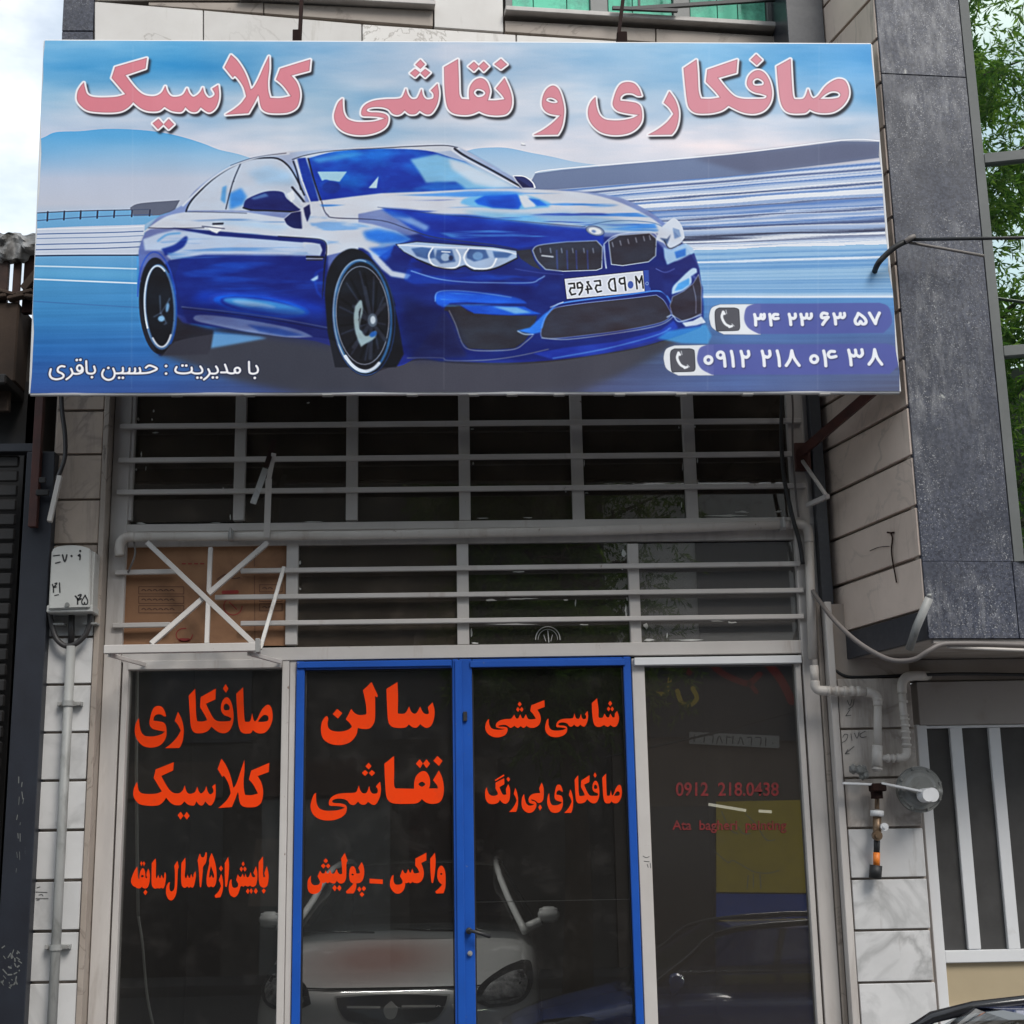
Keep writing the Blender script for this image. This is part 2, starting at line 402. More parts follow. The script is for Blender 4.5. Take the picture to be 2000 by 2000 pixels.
def ribbon(bm, pts, w, fn, n=4):
    """drawn stroke of width w (one strip, round ends), in 2-D then mapped by fn"""
    P = catmull([tuple(p) for p in pts], [False] * len(pts), False, n) if len(pts) > 2 else [tuple(p) for p in pts]
    Q = [P[0]]
    for p in P[1:]:
        if math.hypot(p[0] - Q[-1][0], p[1] - Q[-1][1]) > 1e-6: Q.append(p)
    P = Q; A, Bq = [], []
    for i, p in enumerate(P):
        a, b = P[max(i - 1, 0)], P[min(i + 1, len(P) - 1)]
        l = math.hypot(b[0] - a[0], b[1] - a[1]) or 1e-6
        nx, ny = -(b[1] - a[1]) / l * w / 2, (b[0] - a[0]) / l * w / 2
        A.append(bm.verts.new(fn(p[0] + nx, p[1] + ny))); Bq.append(bm.verts.new(fn(p[0] - nx, p[1] - ny)))
    for i in range(len(P) - 1):
        bm.faces.new((A[i], A[i + 1], Bq[i + 1], Bq[i]))
    for e, o_, va, vb in ((P[0], P[1], A[0], Bq[0]), (P[-1], P[-2], A[-1], Bq[-1])):
        ang = math.atan2(e[1] - o_[1], e[0] - o_[0])
        cap = [bm.verts.new(fn(e[0] + w / 2 * math.cos(ang + t), e[1] + w / 2 * math.sin(ang + t))) for t in (-1.0, -.5, 0, .5, 1.0)]
        bm.faces.new([vb if e is P[0] else va] and [va] + (cap if (Vector(cap[0].co) - va.co).length < (Vector(cap[-1].co) - va.co).length else cap[::-1]) + [vb])
    return bm
# ------------------------------------------------------------------ drawn letter shapes (crop frame: origin x, origin y, scale)
FR = dict(T1=(1300, 80, .20704), T2=(1030, 80, .20704), T3=(640, 80, .20704), T4=(400, 80, .12940), T5=(130, 80, .16563),
          S1=(250, 1655, .072464), S2=(380, 1655, .07764), S3=(595, 1650, .075052), S4=(740, 1650, .072464),
          Q=(600, 1320, .134576), N=(600, 1470, .144928), K=(940, 1350, .144928), G=(940, 1500, .082816))
# each glyph: frame, list of shapes; a shape is 'outer | hole'
GL = {
 'sad_alef': ('T1', ['1050,240! 1178,170! 1190,400 1200,510 1215,548! 1290,548 1322,520 1345,455! 1368,520 1395,545! 1440,520 1500,440 1560,390 1630,362 1690,380 1722,450 1720,530 1670,610 1590,665 1500,678 1420,668 1358,640! 1330,668 1290,678 1180,675 1120,640 1085,560 1066,420 | 1450,550! 1500,505 1560,475 1620,478 1650,505 1632,538 1560,550']),
 'feh_kaf_alef': ('T1', ['172,258! 290,180! 300,300 308,470 330,548! 420,552 515,538! 480,490 382,388! 395,275! 675,178! 665,300! 490,350! 560,440 640,520 720,548 840,550 940,543 958,512! 900,494 840,482 790,450 768,400 788,330 840,285 895,280 945,315 985,390 1003,490 985,580 930,650 850,682 760,680 680,655 592,610! 540,650 480,672 400,684 290,680 230,640 205,570 185,400 | 822,410! 818,380 838,356 872,348 912,366 932,390! 922,416 880,424 840,422', '805,178! 855,128! 908,178! 860,225!']),
 'reh': ('T2', ['1340,478! 1395,560 1425,660 1420,760 1395,835 1360,880! 1145,882! 1230,835 1320,765 1382,688! 1340,625 1290,580!']),
 'yeh': ('T2', ['640,535! 650,620 675,695 725,740 800,752 900,748 1000,725 1055,693! 1000,687 900,672 840,650 808,600 820,530 850,450 890,402 950,388 1010,402 1052,450 1075,512! 1040,512 990,490 920,492 878,525 875,565! 960,572 1040,590 1075,640 1078,740 1040,810 970,860 880,882 780,882 690,857 620,800 580,730 575,650 600,580']),
 'waw': ('T2', ['240,425 290,455 325,540 345,650 335,760 315,830 285,882! 65,884! 150,840 240,775 315,703! 220,688 165,655 140,600 150,520 185,455 | 175,565 190,537 235,535 280,560 285,585 235,590']),
 'noon_qaf_alef': ('T3', ['1100,250! 1228,175! 1235,350 1240,500 1262,550! 1340,555! 1335,500 1345,430 1390,370 1450,352 1500,385 1528,460 1522,510 1508,560! 1590,560 1672,548! 1650,510 1590,445! 1668,350! 1710,440 1735,530 1730,620 1690,680 1620,697 1540,695 1480,682 1428,658! 1370,684 1300,697 1200,687 1145,650 1120,580 1105,450 | 1375,490 1395,455 1430,448 1475,465 1490,495 1460,525 1410,530', '1330,240! 1380,198! 1424,238! 1380,283!', '1426,238! 1472,195! 1518,238! 1472,285!', '1575,218! 1635,170! 1690,220! 1635,262!']),
 'sheen_yeh': ('T3', ['1035,410! 1048,500 1030,600 980,680 930,692 866,655! 835,685 800,692 765,685 726,652! 690,685 650,695 610,680 575,642 520,622 440,618 380,632 365,655 400,672 480,675 545,692 570,730 550,800 480,850 370,880 250,880 150,850 85,790 62,710 80,630 105,575 138,545! 140,620 150,680 185,735 260,762 350,765 450,757 545,728! 480,712 400,706 335,703 318,680 330,630 370,590 440,562 540,550 650,548 700,535 725,490 738,455! 755,510 790,550 840,548 865,510 885,462! 898,520 930,555 975,555 1000,540 1000,500 975,470!', '830,225! 875,180! 915,222! 875,262!', '780,305! 825,268! 868,300! 825,342!', '878,305! 920,268! 965,302! 920,345!']),
 'kaf_lam_alef': ('T4', ['1140,425! 1590,285! 1575,450! 1300,525! 1385,630 1430,760 1430,880 1390,1000 1300,1065 1180,1090 980,1085 880,1040 840,960 822,850 805,812! 740,940 655,1085! 318,1105! 440,1030 550,940 628,835! 590,700 520,585 455,518 422,545! 300,395! 395,212! 480,290 570,420 640,570 690,735! 740,700 810,580 890,400 968,235! 970,420 950,600 955,750 985,865! 1140,872 1305,840! 1230,730 1160,650 1080,585!']),
 'seen_yeh_kaf': ('T5', ['575,310! 945,205! 930,325! 690,405! 760,500 840,590 920,645 1020,660 1090,640 1135,600 1165,540! 1190,610 1240,660 1320,660 1380,630 1420,560! 1445,620 1490,660 1540,640 1580,600 1605,550! 1625,620 1670,670 1720,660 1750,620 1720,560! 1785,520! 1795,620 1785,710 1750,790 1690,835 1640,820 1580,775! 1540,825 1495,835 1450,820 1400,775! 1360,830 1300,835 1230,820 1155,775! 1100,820 1040,832 950,825 870,790 787,720! 730,780 650,825 540,840 380,835 250,815 170,760 125,690 130,600 160,540 200,490! 215,560 240,625 310,660 450,668 600,660 700,630! 640,560 535,435!', '1020,975! 1085,925! 1140,985! 1080,1040!', '1150,985! 1205,925! 1265,985! 1205,1040!']),
 'beh_qaf_heh': ('S1', ['250,515! 262,650 270,790 285,850! 310,850! 312,740 340,630 395,560 440,600 465,700 470,830! 520,830! 495,760 500,690! 545,570! 580,660 590,800 580,930 545,1050 500,1100 430,1105 370,1060! 330,1100 260,1105 200,1070 140,1040 90,960 85,880 120,760 180,620 | 350,775 385,740 425,770 405,805 365,805', '330,430! 360,370! 394,430! 362,510!', '396,430! 430,375! 462,430! 430,510!', '415,1215! 470,1140! 525,1205! 468,1290!']),
 'seen_alef_a': ('S1', ['640,420! 745,295! 755,450 750,700 755,825! 785,825! 815,740! 850,830! 872,830! 905,735! 940,825 968,820 975,740! 1000,660! 1025,760 1015,900 985,1050 940,1110 895,1085! 850,1110 810,1098 720,1110 660,1060 635,950 635,700']),
 'lam': ('S1', ['1245,500! 1335,360! 1370,540! 1345,600 1335,850 1320,1100 1290,1280 1220,1400 1140,1430 1070,1370 1025,1230 1035,1060 1085,960 1130,935! 1115,1080 1140,1170 1190,1185 1245,1120 1260,1000 1265,800 1260,600']),
 'seen_alef_b': ('S1', ['1440,420! 1545,275! 1550,500 1530,750 1550,830! 1575,830! 1605,730! 1640,820! 1670,820! 1705,715! 1740,810 1762,790 1770,720! 1820,640! 1832,760 1810,900 1780,1030 1735,1090 1690,1060! 1640,1090 1600,1050! 1540,1090 1480,1070 1440,980 1430,750']),
 'digit_two': ('S2', ['75,320! 135,150! 165,230 205,250 245,230 280,120! 308,130! 310,250 280,390 215,490 205,620 170,960 150,1000 130,960 110,640 95,450']),
 'digit_five': ('S2', ['430,140! 490,290 540,500 555,700 545,870 500,980 450,1000 415,975! 370,1000 320,970 300,850 310,690 340,540 370,400 368,300 | 412,470! 455,580 492,710 485,765! 450,755 428,690! 398,755 370,755! 370,680 390,560']),
 'zeh': ('S2', ['615,535! 665,455! 715,535! 665,605!', '670,665! 705,780 718,930 705,1100 650,1255! 520,1268! 505,1210! 600,1110 665,980! 645,900 610,825!']),
 'alef_s': ('S2', ['760,400! 845,240! 868,450 850,750 815,970 790,995 770,960 760,700']),
 'beh_yeh_sheen': ('S2', ['930,800! 935,920 960,1000 1020,1020 1080,990 1098,920 1045,820! 1090,675! 1130,740 1175,740! 1210,660! 1240,740! 1260,740! 1280,655! 1310,740 1350,750 1380,710 1410,620! 1440,720 1490,755 1530,730! 1480,640! 1545,470! 1575,600 1580,760 1550,930 1490,990 1430,985 1400,955! 1350,985 1290,970 1270,955! 1230,990 1190,970 1155,990 1135,1060 1090,1180 1020,1250 960,1245 890,1180 860,1050 870,920 895,830', '1185,420! 1222,350! 1260,420! 1222,478!', '1135,545! 1178,480! 1218,545! 1178,615!', '1222,545! 1265,480! 1310,545! 1265,612!', '1290,1105! 1345,1030! 1380,1100! 1345,1175!', '1384,1095! 1424,1030! 1465,1095! 1425,1170!', '1490,1105! 1540,1020! 1590,1100! 1540,1175!']),
 'beh_alef': ('S2', ['1615,370! 1720,230! 1725,450 1720,650 1735,750! 1780,745! 1755,650! 1815,470! 1850,600 1865,750 1840,930 1790,1000 1720,1010 1650,960 1620,850 1610,600', '1690,1090! 1740,1030! 1790,1085! 1740,1170!']),
 'lam_yeh_sheen': ('S3', ['165,800! 160,900 175,990 230,1045 310,1050 385,1015 398,950 335,820! 405,670! 450,740 515,745! 550,660! 580,740! 620,740! 665,650! 700,740 760,750 800,700 835,625! 870,720 920,765 978,752! 975,650 965,500 950,360! 1045,210! 1120,420! 1090,480 1085,700 1080,850 1040,960 960,1010 880,985 840,930! 790,1000 710,1000 645,968! 600,1000 550,965! 500,1000 460,990! 450,1080 410,1190 330,1260 230,1280 140,1250 85,1160 75,1020 95,900', '490,420! 550,350! 610,420! 550,480!', '425,548! 490,485! 545,550! 490,620!', '553,550! 610,485! 670,550! 610,618!', '720,1125! 785,1040! 838,1125! 785,1210!', '842,1125! 905,1045! 960,1125! 905,1205!']),
 'peh_waw': ('S3', ['1250,555 1180,620 1160,760 1165,880 1200,970 1270,1010! 1200,1090 1075,1215! 1090,1265! 1270,1265! 1320,1180 1345,1080 1345,1000! 1430,990 1500,930 1540,820 1550,680 1530,550 1485,450! 1395,600! 1440,720 1380,750 1345,740! 1320,620 | 1218,772 1246,748 1278,775 1246,800', '1370,1160! 1425,1085! 1478,1155! 1425,1230!', '1484,1140! 1540,1070! 1600,1135! 1540,1210!', '1430,1290! 1490,1225! 1555,1290! 1490,1360!']),
 'kaf_seen': ('S4', ['400,810! 390,920 410,1020 460,1070 540,1075 610,1050 640,980 570,850! 635,670! 690,760 745,765! 790,650! 830,750! 860,750! 900,645! 940,750 1000,770 1090,745! 1050,650 980,560! 985,370! 1280,215! 1280,420! 1140,490! 1180,600 1210,720 1205,850 1150,970 1060,1030 960,1025 900,1000! 850,1040 800,1010! 740,1035 710,1020! 700,1130 650,1240 560,1310 460,1310 360,1230 300,1100 310,960 350,850']),
 'alef_v': ('S4', ['1385,370! 1510,215! 1530,420 1515,700 1470,980 1440,1030 1415,980 1390,700']),
 'waw_v': ('S4', ['1680,560 1750,620 1790,750 1800,950 1790,1150 1740,1305! 1550,1315! 1520,1260! 1620,1170 1705,1075! 1630,1010 1580,900 1575,780 1600,640 | 1652,785 1680,755 1708,785 1680,815']),
 'dash': ('S3', ['1690,880! 2033,905! 2033,1020! 1690,1000!']),
 'seen_alef': ('Q', ['1150,190! 1310,90! 1318,300 1315,520 1325,548! 1400,550 1440,520 1480,445! 1510,520 1560,550 1600,520 1640,445! 1675,520 1720,555 1765,540 1750,455! 1820,385! 1848,500 1840,620 1800,720 1740,755 1690,740 1640,700! 1590,750 1530,745 1475,705! 1420,750 1300,755 1220,730 1175,650 1160,450']),
 'lam_noon': ('Q', ['810,210! 935,90! 1025,285! 1015,312! 985,292! 985,600 960,700 900,765 800,770 735,755! 715,850 650,940 560,990 440,1005 320,980 230,910 200,800 210,680 250,610 285,585 305,620 295,700 320,770 400,805 500,808 600,780 650,735! 620,690 560,630! 640,480! 690,540 760,570 850,560! 860,530 850,400', '370,555! 435,480! 510,540! 445,620!']),
 'noon_qaf_alef_w': ('N', ['1040,150! 1170,45! 1172,250 1170,430 1190,482! 1440,487! 1445,380 1480,300 1550,250 1610,265 1650,340 1655,430 1640,482! 1760,482! 1750,440 1695,370! 1775,240! 1820,340 1842,470 1830,590 1780,670 1680,690 1600,670 1545,625! 1500,670 1420,688 1200,688 1110,660 1065,580 1050,400 | 1500,425 1545,392 1592,425 1545,460', '1465,150! 1515,90! 1558,145! 1520,210!', '1562,145! 1608,90! 1655,150! 1608,210!', '1700,110! 1755,45! 1825,110! 1775,180!']),
 'sheen_alef': ('K', ['1490,160! 1560,95! 1580,240 1580,340 1600,360! 1640,350 1660,300! 1690,345 1720,350 1740,300! 1770,350 1795,348 1800,300! 1830,265! 1855,340 1850,410 1820,470 1780,480 1740,455! 1700,480 1655,455! 1600,480 1550,475 1515,430 1495,300', '1710,165! 1738,130! 1765,165! 1738,203!', '1692,240! 1716,208! 1739,240! 1716,272!', '1741,240! 1765,208! 1788,240! 1765,272!']),
 'kaf_sheen_yeh': ('K', ['105,375! 105,430 130,490 180,515 260,520 325,507! 240,500 200,480 200,440 250,395 330,375 400,370 445,315! 470,365 500,365! 525,310! 550,365! 575,365! 600,310! 630,370 680,380 735,370! 700,310 660,265! 675,190! 850,120! 855,210! 755,250! 790,310 803,380 780,450 720,490 650,490 610,465! 570,495 530,470! 490,495 445,465! 400,495 370,480 330,455 280,455 235,465 240,478 300,480 345,490 355,530 320,590 240,620 160,615 90,575 55,510 60,440 85,390', '490,175! 517,140! 545,175! 517,208!', '470,245! 495,212! 517,245! 495,280!', '519,245! 545,212! 568,245! 545,280!']),
 'noon_gaf': ('G', ['130,450! 150,540 190,620 260,655 340,650 392,605 335,480! 340,345! 540,240! 545,380! 430,450! 470,560 520,630 592,622! 578,500! 635,380! 675,480 680,620 660,760 600,835 530,835 470,790 440,750! 390,820 290,850 180,835 110,750 90,620 100,520', '322,282! 530,150! 545,185! 330,312!', '595,260! 635,210! 680,265! 640,325!']),
 'beh_yeh': ('G', ['1010,610! 1025,720 1060,830 1120,885 1200,880 1250,850! 1180,840 1130,810 1115,740 1150,660 1240,605 1390,590! 1365,480! 1425,345! 1465,450 1475,600 1460,740 1410,810 1340,825 1290,780 1220,745 1175,745 1190,770 1260,790 1300,840 1290,930 1230,1020 1130,1060 1030,1020 960,920 950,780 970,680', '1345,930! 1385,860! 1432,930! 1385,1005!']),
}
def glyph(name, fit=None, dots=True, n=4):
    """list of shapes [loops] in survey pixels; fit=(x0,y0,x1,y1) refits the glyph's box"""
    fr, shapes = GL[name]; ox, oy, sc = FR[fr]
    out = []
    for i, s in enumerate(shapes if dots else shapes[:1]):
        out.append([[(ox + x * sc, oy + y * sc) for x, y in path(p, n)] for p in s.split('|')])
    if fit:
        A = [p for sh in out for lp in sh for p in lp]
        a0, a1 = min(p[0] for p in A), max(p[0] for p in A); b0, b1 = min(p[1] for p in A), max(p[1] for p in A)
        fx = lambda x: fit[0] + (x - a0) / (a1 - a0) * (fit[2] - fit[0]); fy = lambda y: fit[1] + (y - b0) / (b1 - b0) * (fit[3] - fit[1])
        out = [[[(fx(x), fy(y)) for x, y in lp] for lp in sh] for sh in out]
    return out
def w1(x0, y0, x1, y1): return (200 + x0 * .28474, 1250 + y0 * .28474, 200 + x1 * .28474, 1250 + y1 * .28474)
def w3(x0, y0, x1, y1): return (880 + x0 * .23296, 1250 + y0 * .23296, 880 + x1 * .23296, 1250 + y1 * .23296)
WINDOW_WORDS = [   # pane index, label, glyphs
 (0, 'red vinyl line at the top of the first pane', [('sad_alef', w1(918, 325, 1168, 642)), ('feh_kaf_alef', w1(592, 303, 900, 640)), ('reh', w1(430, 492, 558, 742)), ('yeh', w1(222, 452, 440, 738))]),
 (0, 'red vinyl word in the middle of the first pane', [('kaf_lam_alef', w1(790, 815, 1145, 1153)), ('seen_yeh_kaf', w1(212, 838, 778, 1232))]),
 (0, 'narrow red vinyl line with a number on the first pane', [(k, None) for k in ('beh_qaf_heh', 'seen_alef_a', 'lam', 'seen_alef_b', 'digit_two', 'digit_five', 'zeh', 'alef_s', 'beh_yeh_sheen', 'beh_alef')]),
 (1, 'red vinyl word at the top of the left door', [('seen_alef', None), ('lam_noon', None)]),
 (1, 'red vinyl word in the middle of the left door', [('noon_qaf_alef_w', None), ('sheen_yeh', (606.5, 1489.6, 744.2, 1602.6))]),
 (1, 'red vinyl line with a dash on the left door', [(k, None) for k in ('lam_yeh_sheen', 'peh_waw', 'dash', 'kaf_seen', 'alef_v', 'waw_v')]),
 (2, 'upper red vinyl line on the right door', [('sheen_alef', None), ('sheen_yeh*', (1064.6, 1388.4, 1148.7, 1439.9)), ('kaf_sheen_yeh', None)]),
 (2, 'lower red vinyl line on the right door', [('sad_alef', w3(1272, 1120, 1437, 1370)), ('feh_kaf_alef', w3(1040, 1110, 1248, 1370)), ('reh', w3(952, 1250, 1028, 1450)), ('yeh', w3(810, 1212, 942, 1450)), ('beh_yeh', None), ('reh', (994.2, 1538.9, 1012, 1585.9)), ('noon_gaf', None)]),
]
# stroke lettering (frame, list of polylines)
M1 = (80, 690, .11905); M2 = (300, 690, .11387)
P1 = (1370, 590, .10870); P2 = (1560, 590, .10870); P3 = (1280, 660, .12940); P4 = (1520, 660, .12940)
def st(fr, *ls):
    ox, oy, s = fr
    return [[(ox + float(a) * s, oy + float(b) * s) for a, b in (t.split(',') for t in l.split())] for l in ls]
def ringst(fr, x, y, r, ry=None):
    ox, oy, s = fr; ry = ry or r
    return [[(ox + (x + r * math.cos(a * math.pi / 8)) * s, oy + (y + ry * math.sin(a * math.pi / 8)) * s) for a in range(17)]]
MANAGER = (st(M1, '385,215 330,208 280,240 278,295 340,328 370,362 345,402 250,425 170,400 142,340 160,258', '490,250 515,318 480,375 415,425', '518,322 570,335 640,325 682,290 680,235', '740,125 745,240 755,310 800,332 860,325 888,285 870,215',
              '1030,270 1003,330 1022,395 1100,437 1180,412 1212,335 1185,250', '1212,330 1300,328 1345,300 1345,240', '1300,328 1400,330 1450,305 1455,250', '1420,330 1510,330 1545,300 1545,250', '1520,332 1600,330 1632,300 1620,245', '1600,332 1740,325 1830,300 1905,258 1830,215 1770,205 1722,240')
           + ringst(M1, 630, 240, 42, 48)
           + st(M2, '395,235 372,290 410,332 520,345 620,328 655,290 650,242', '650,320 700,342 770,345 825,325 832,275 800,222', '935,268 962,335 920,400 862,448', '965,342 1050,345 1098,315 1095,265 1068,222', '1222,190 1255,280 1252,320 1155,325', '1255,322 1320,342 1380,335 1400,300', '1635,145 1640,300 1660,340 1720,350 1780,325 1788,265 1760,215')
           + ringst(M2, 1435, 290, 48, 46))
MANAGER_DOTS = (st(M1, '585,107', '645,103', '835,390', '1105,240', '1283,403', '1345,403'), st(M2, '215,220', '215,350', '495,210', '560,210', '750,417', '815,417', '1015,412', '1085,412', '1735,422'))
DIGITS = (st(P1, '955,225 970,300 975,415', '970,290 1030,300 1060,280 1072,225', '1062,285 1105,302 1130,275 1128,220', '1228,220 1240,300 1252,412', '1372,222 1310,222 1282,262 1310,298 1380,290', '1578,215 1598,300 1608,402', '1600,275 1655,292 1690,262 1688,212', '1790,215 1808,300 1818,402')
          + st(P2, '40,218 60,300 68,402', '50,270 110,287 142,262 148,212', '142,270 195,292 228,258 228,210', '512,208 440,196 408,235 425,282 520,266', '532,270 480,330 432,400', '632,210 655,300 664,395', '650,265 705,282 742,255 748,205', '742,262 790,282 822,250 820,203', '1070,205 1165,275 1208,345 1190,390 1140,395 1110,350 1080,395 1030,392 1012,330 1045,262 1070,205', '1268,200 1330,310 1375,392', '1447,198 1400,300 1375,392')
          + ringst(P3, 800, 335, 52) + ringst(P3, 982, 262, 47) + st(P3, '1030,262 1042,330 1050,430', '1145,205 1165,300 1176,430', '1292,205 1315,300 1325,430', '1318,275 1370,297 1408,262 1402,205', '1612,200 1635,300 1645,420', '1636,270 1692,292 1730,258 1724,198', '1840,195 1865,300 1875,420')
          + st(P4, '122,415 180,320 207,190', '207,190 240,300 318,412') + ringst(P4, 545, 317, 52) + st(P4, '688,195 710,300 720,420', '850,205 790,203 755,248 790,292 872,278', '1062,185 1088,300 1100,410', '1085,250 1140,277 1170,240 1163,185', '1168,248 1225,285 1268,245 1260,180', '1368,400 1430,310 1452,180', '1452,180 1490,300 1560,400'))

# ------------------------------------------------------------------ the sign's printed picture, painted shape by shape
SY = 7.05
PX0, PX1, PZ0, PZ1 = -2.27, 2.31, 3.80, 5.90
CW = 2000; CH = int(CW * (PZ1 - PZ0) / (PX1 - PX0))
def tocanvas(pts):
    p = np.array(pts, float); v = np.stack([p[:, 0] - 1000.0, 1000.0 - p[:, 1], np.full(len(p), -FOC)])
    d = CM @ v; t = SY / d[1]
    return np.stack([(d[0] * t - PX0) / (PX1 - PX0) * CW, (PZ1 - (d[2] * t + 1.6)) / (PZ1 - PZ0) * CH], 1)
KS = CW / (PX1 - PX0) / (FOC / SY)          # canvas pixels per survey pixel
IMG = np.zeros((CH, CW, 3))
def fillmask(loops):
    P = [tocanvas(l) for l in loops]; A = np.concatenate(P)
    x0, y0 = np.floor(A.min(0)).astype(int) - 1; x1, y1 = np.ceil(A.max(0)).astype(int) + 2
    x0, y0 = max(x0, 0), max(y0, 0); x1, y1 = min(x1, CW), min(y1, CH)
    if x1 <= x0 or y1 <= y0: return None
    SS = 4; H = (y1 - y0) * SS; rows, xs = [], []
    for p in P:
        q = np.roll(p, -1, 0)
        for (ax, ay), (bx, by) in zip(p, q):
            if ay == by: continue
            if ay > by: ax, ay, bx, by = bx, by, ax, ay
            r0 = max(int(math.ceil((ay - y0) * SS - .5)), 0); r1 = min(int(math.ceil((by - y0) * SS - .5)), H)
            if r1 <= r0: continue
            r = np.arange(r0, r1); yy = (r + .5) / SS + y0
            rows.append(r); xs.append(ax + (bx - ax) * (yy - ay) / (by - ay))
    if not rows: return None
    rows = np.concatenate(rows); xs = np.clip(np.concatenate(xs) - x0, 0, x1 - x0 - .001)
    o = np.lexsort((xs, rows)); rows, xs = rows[o], xs[o]
    st_ = np.searchsorted(rows, rows, 'left'); sg = np.where((np.arange(len(rows)) - st_) % 2 == 0, 1.0, -1.0)
    W = x1 - x0; D = np.zeros((H, W + 2)); i = xs.astype(int); fr = xs - i
    np.add.at(D, (rows, i), sg * (1 - fr)); np.add.at(D, (rows, i + 1), sg * fr)
    m = np.cumsum(D, 1)[:, :W].reshape(y1 - y0, SS, W).mean(1)
    return [x0, y0, np.clip(m, 0, 1)]
def blurm(m, s):
    if m is None or s < .3: return m
    x0, y0, a = m; s = s * KS; r = int(s * 2.6) + 1
    X0, Y0 = max(x0 - r, 0), max(y0 - r, 0); X1, Y1 = min(x0 + a.shape[1] + r, CW), min(y0 + a.shape[0] + r, CH)
    b = np.zeros((Y1 - Y0, X1 - X0)); b[y0 - Y0:y0 - Y0 + a.shape[0], x0 - X0:x0 - X0 + a.shape[1]] = a
    # keep edges at the canvas border
    k = np.exp(-.5 * (np.arange(-r, r + 1) / s) ** 2); k /= k.sum()
    bp = np.pad(b, r, mode='edge'); t = sum(k[j] * bp[:, j:j + b.shape[1]] for j in range(2 * r + 1))
    b = sum(k[j] * t[j:j + b.shape[0], :] for j in range(2 * r + 1))
    return [X0, Y0, b]
def lay(m, c, op=1.0):
    if m is None: return
    x0, y0, a = m; h, w = a.shape; a = (a * op)[..., None]
    if isinstance(c, tuple) and isinstance(c[0], tuple):      # vertical gradient
        g = np.linspace(0, 1, h)[:, None, None]; col = (1 - g) * np.array(c[0]) / 255 + g * np.array(c[1]) / 255
    else: col = np.array(c) / 255.0
    reg = IMG[y0:y0 + h, x0:x0 + w]; reg[:] = reg * (1 - a) + col * a
def strokemask(lines, w):
    """union of round strokes, width in survey pixels"""
    L = [tocanvas(l) for l in lines]; A = np.concatenate(L); hw = w * KS / 2
    x0, y0 = np.maximum(np.floor(A.min(0) - hw - 2).astype(int), 0); x1 = min(int(A[:, 0].max() + hw + 3), CW); y1 = min(int(A[:, 1].max() + hw + 3), CH)
    if x1 <= x0 or y1 <= y0: return None
    m = np.zeros((y1 - y0, x1 - x0))
    for p in L:
        if len(p) == 1: p = np.concatenate([p, p + .01])
        for a, b in zip(p[:-1], p[1:]):
            u0 = max(int(min(a[0], b[0]) - hw - 2), x0); u1 = min(int(max(a[0], b[0]) + hw + 3), x1)
            v0 = max(int(min(a[1], b[1]) - hw - 2), y0); v1 = min(int(max(a[1], b[1]) + hw + 3), y1)
            if u1 <= u0 or v1 <= v0: continue
            yy, xx = np.mgrid[v0:v1, u0:u1] + .5; d = b - a; t = np.clip(((xx - a[0]) * d[0] + (yy - a[1]) * d[1]) / max(d @ d, 1e-9), 0, 1)
            dist = np.hypot(xx - a[0] - t * d[0], yy - a[1] - t * d[1]); s = m[v0 - y0:v1 - y0, u0 - x0:u1 - x0]
            np.maximum(s, np.clip(hw - dist + .5, 0, 1) * min(1, 2 * hw), out=s)
    return [x0, y0, m]
def joinm(a, b):
    if a is None: return b
    if b is None: return a
    X0, Y0 = min(a[0], b[0]), min(a[1], b[1]); X1 = max(a[0] + a[2].shape[1], b[0] + b[2].shape[1]); Y1 = max(a[1] + a[2].shape[0], b[1] + b[2].shape[0])
    m = np.zeros((Y1 - Y0, X1 - X0))
    for q in (a, b):
        s = m[q[1] - Y0:q[1] - Y0 + q[2].shape[0], q[0] - X0:q[0] - X0 + q[2].shape[1]]; np.maximum(s, q[2], out=s)
    return [X0, Y0, m]
CR = dict(A=(0, 380, .36232), B=(600, 250, .36232), C=(1100, 380, .36232), D=(0, 0, .36232), E=(600, 0, .36232), F=(1100, 0, .36232), O=(0, 0, 1.0), V=(0, 0, 1.0352))
def cp(fr, s, closed=True, n=5):
    ox, oy, k = CR[fr]; return [(ox + x * k, oy + y * k) for x, y in path(s, n, closed)]
def fill(fr, c, s, blur=0, op=1.0, edge=None, ew=1.0):
    loops = [cp(fr, q) for q in s.split('|')]
    lay(blurm(fillmask(loops), blur), c, op)
    if edge: lay(strokemask([l + l[:1] for l in loops], ew), edge)
def line(fr, c, s, w=1.5, blur=0, op=1.0):
    lay(blurm(strokemask([cp(fr, q, False) for q in s.split('|')], w), blur), c, op)
def ell(fr, x, y, rx, ry, rot=0, n=40, a0=0, a1=360):
    ox, oy, k = CR[fr]; c, s_ = math.cos(R(rot)), math.sin(R(rot)); o = []
    for i in range(n + 1):
        a = R(a0 + (a1 - a0) * i / n); u, v = rx * math.cos(a), ry * math.sin(a)
        o.append((ox + (x + u * c - v * s_) * k, oy + (y + u * s_ + v * c) * k))
    return o
def efill(fr, c, *a, blur=0, op=1.0): lay(blurm(fillmask([ell(fr, *a)]), blur), c, op)
def eline(fr, c, w, *a, blur=0, op=1.0, **k): lay(blurm(strokemask([ell(fr, *a, **k)], w), blur), c, op)
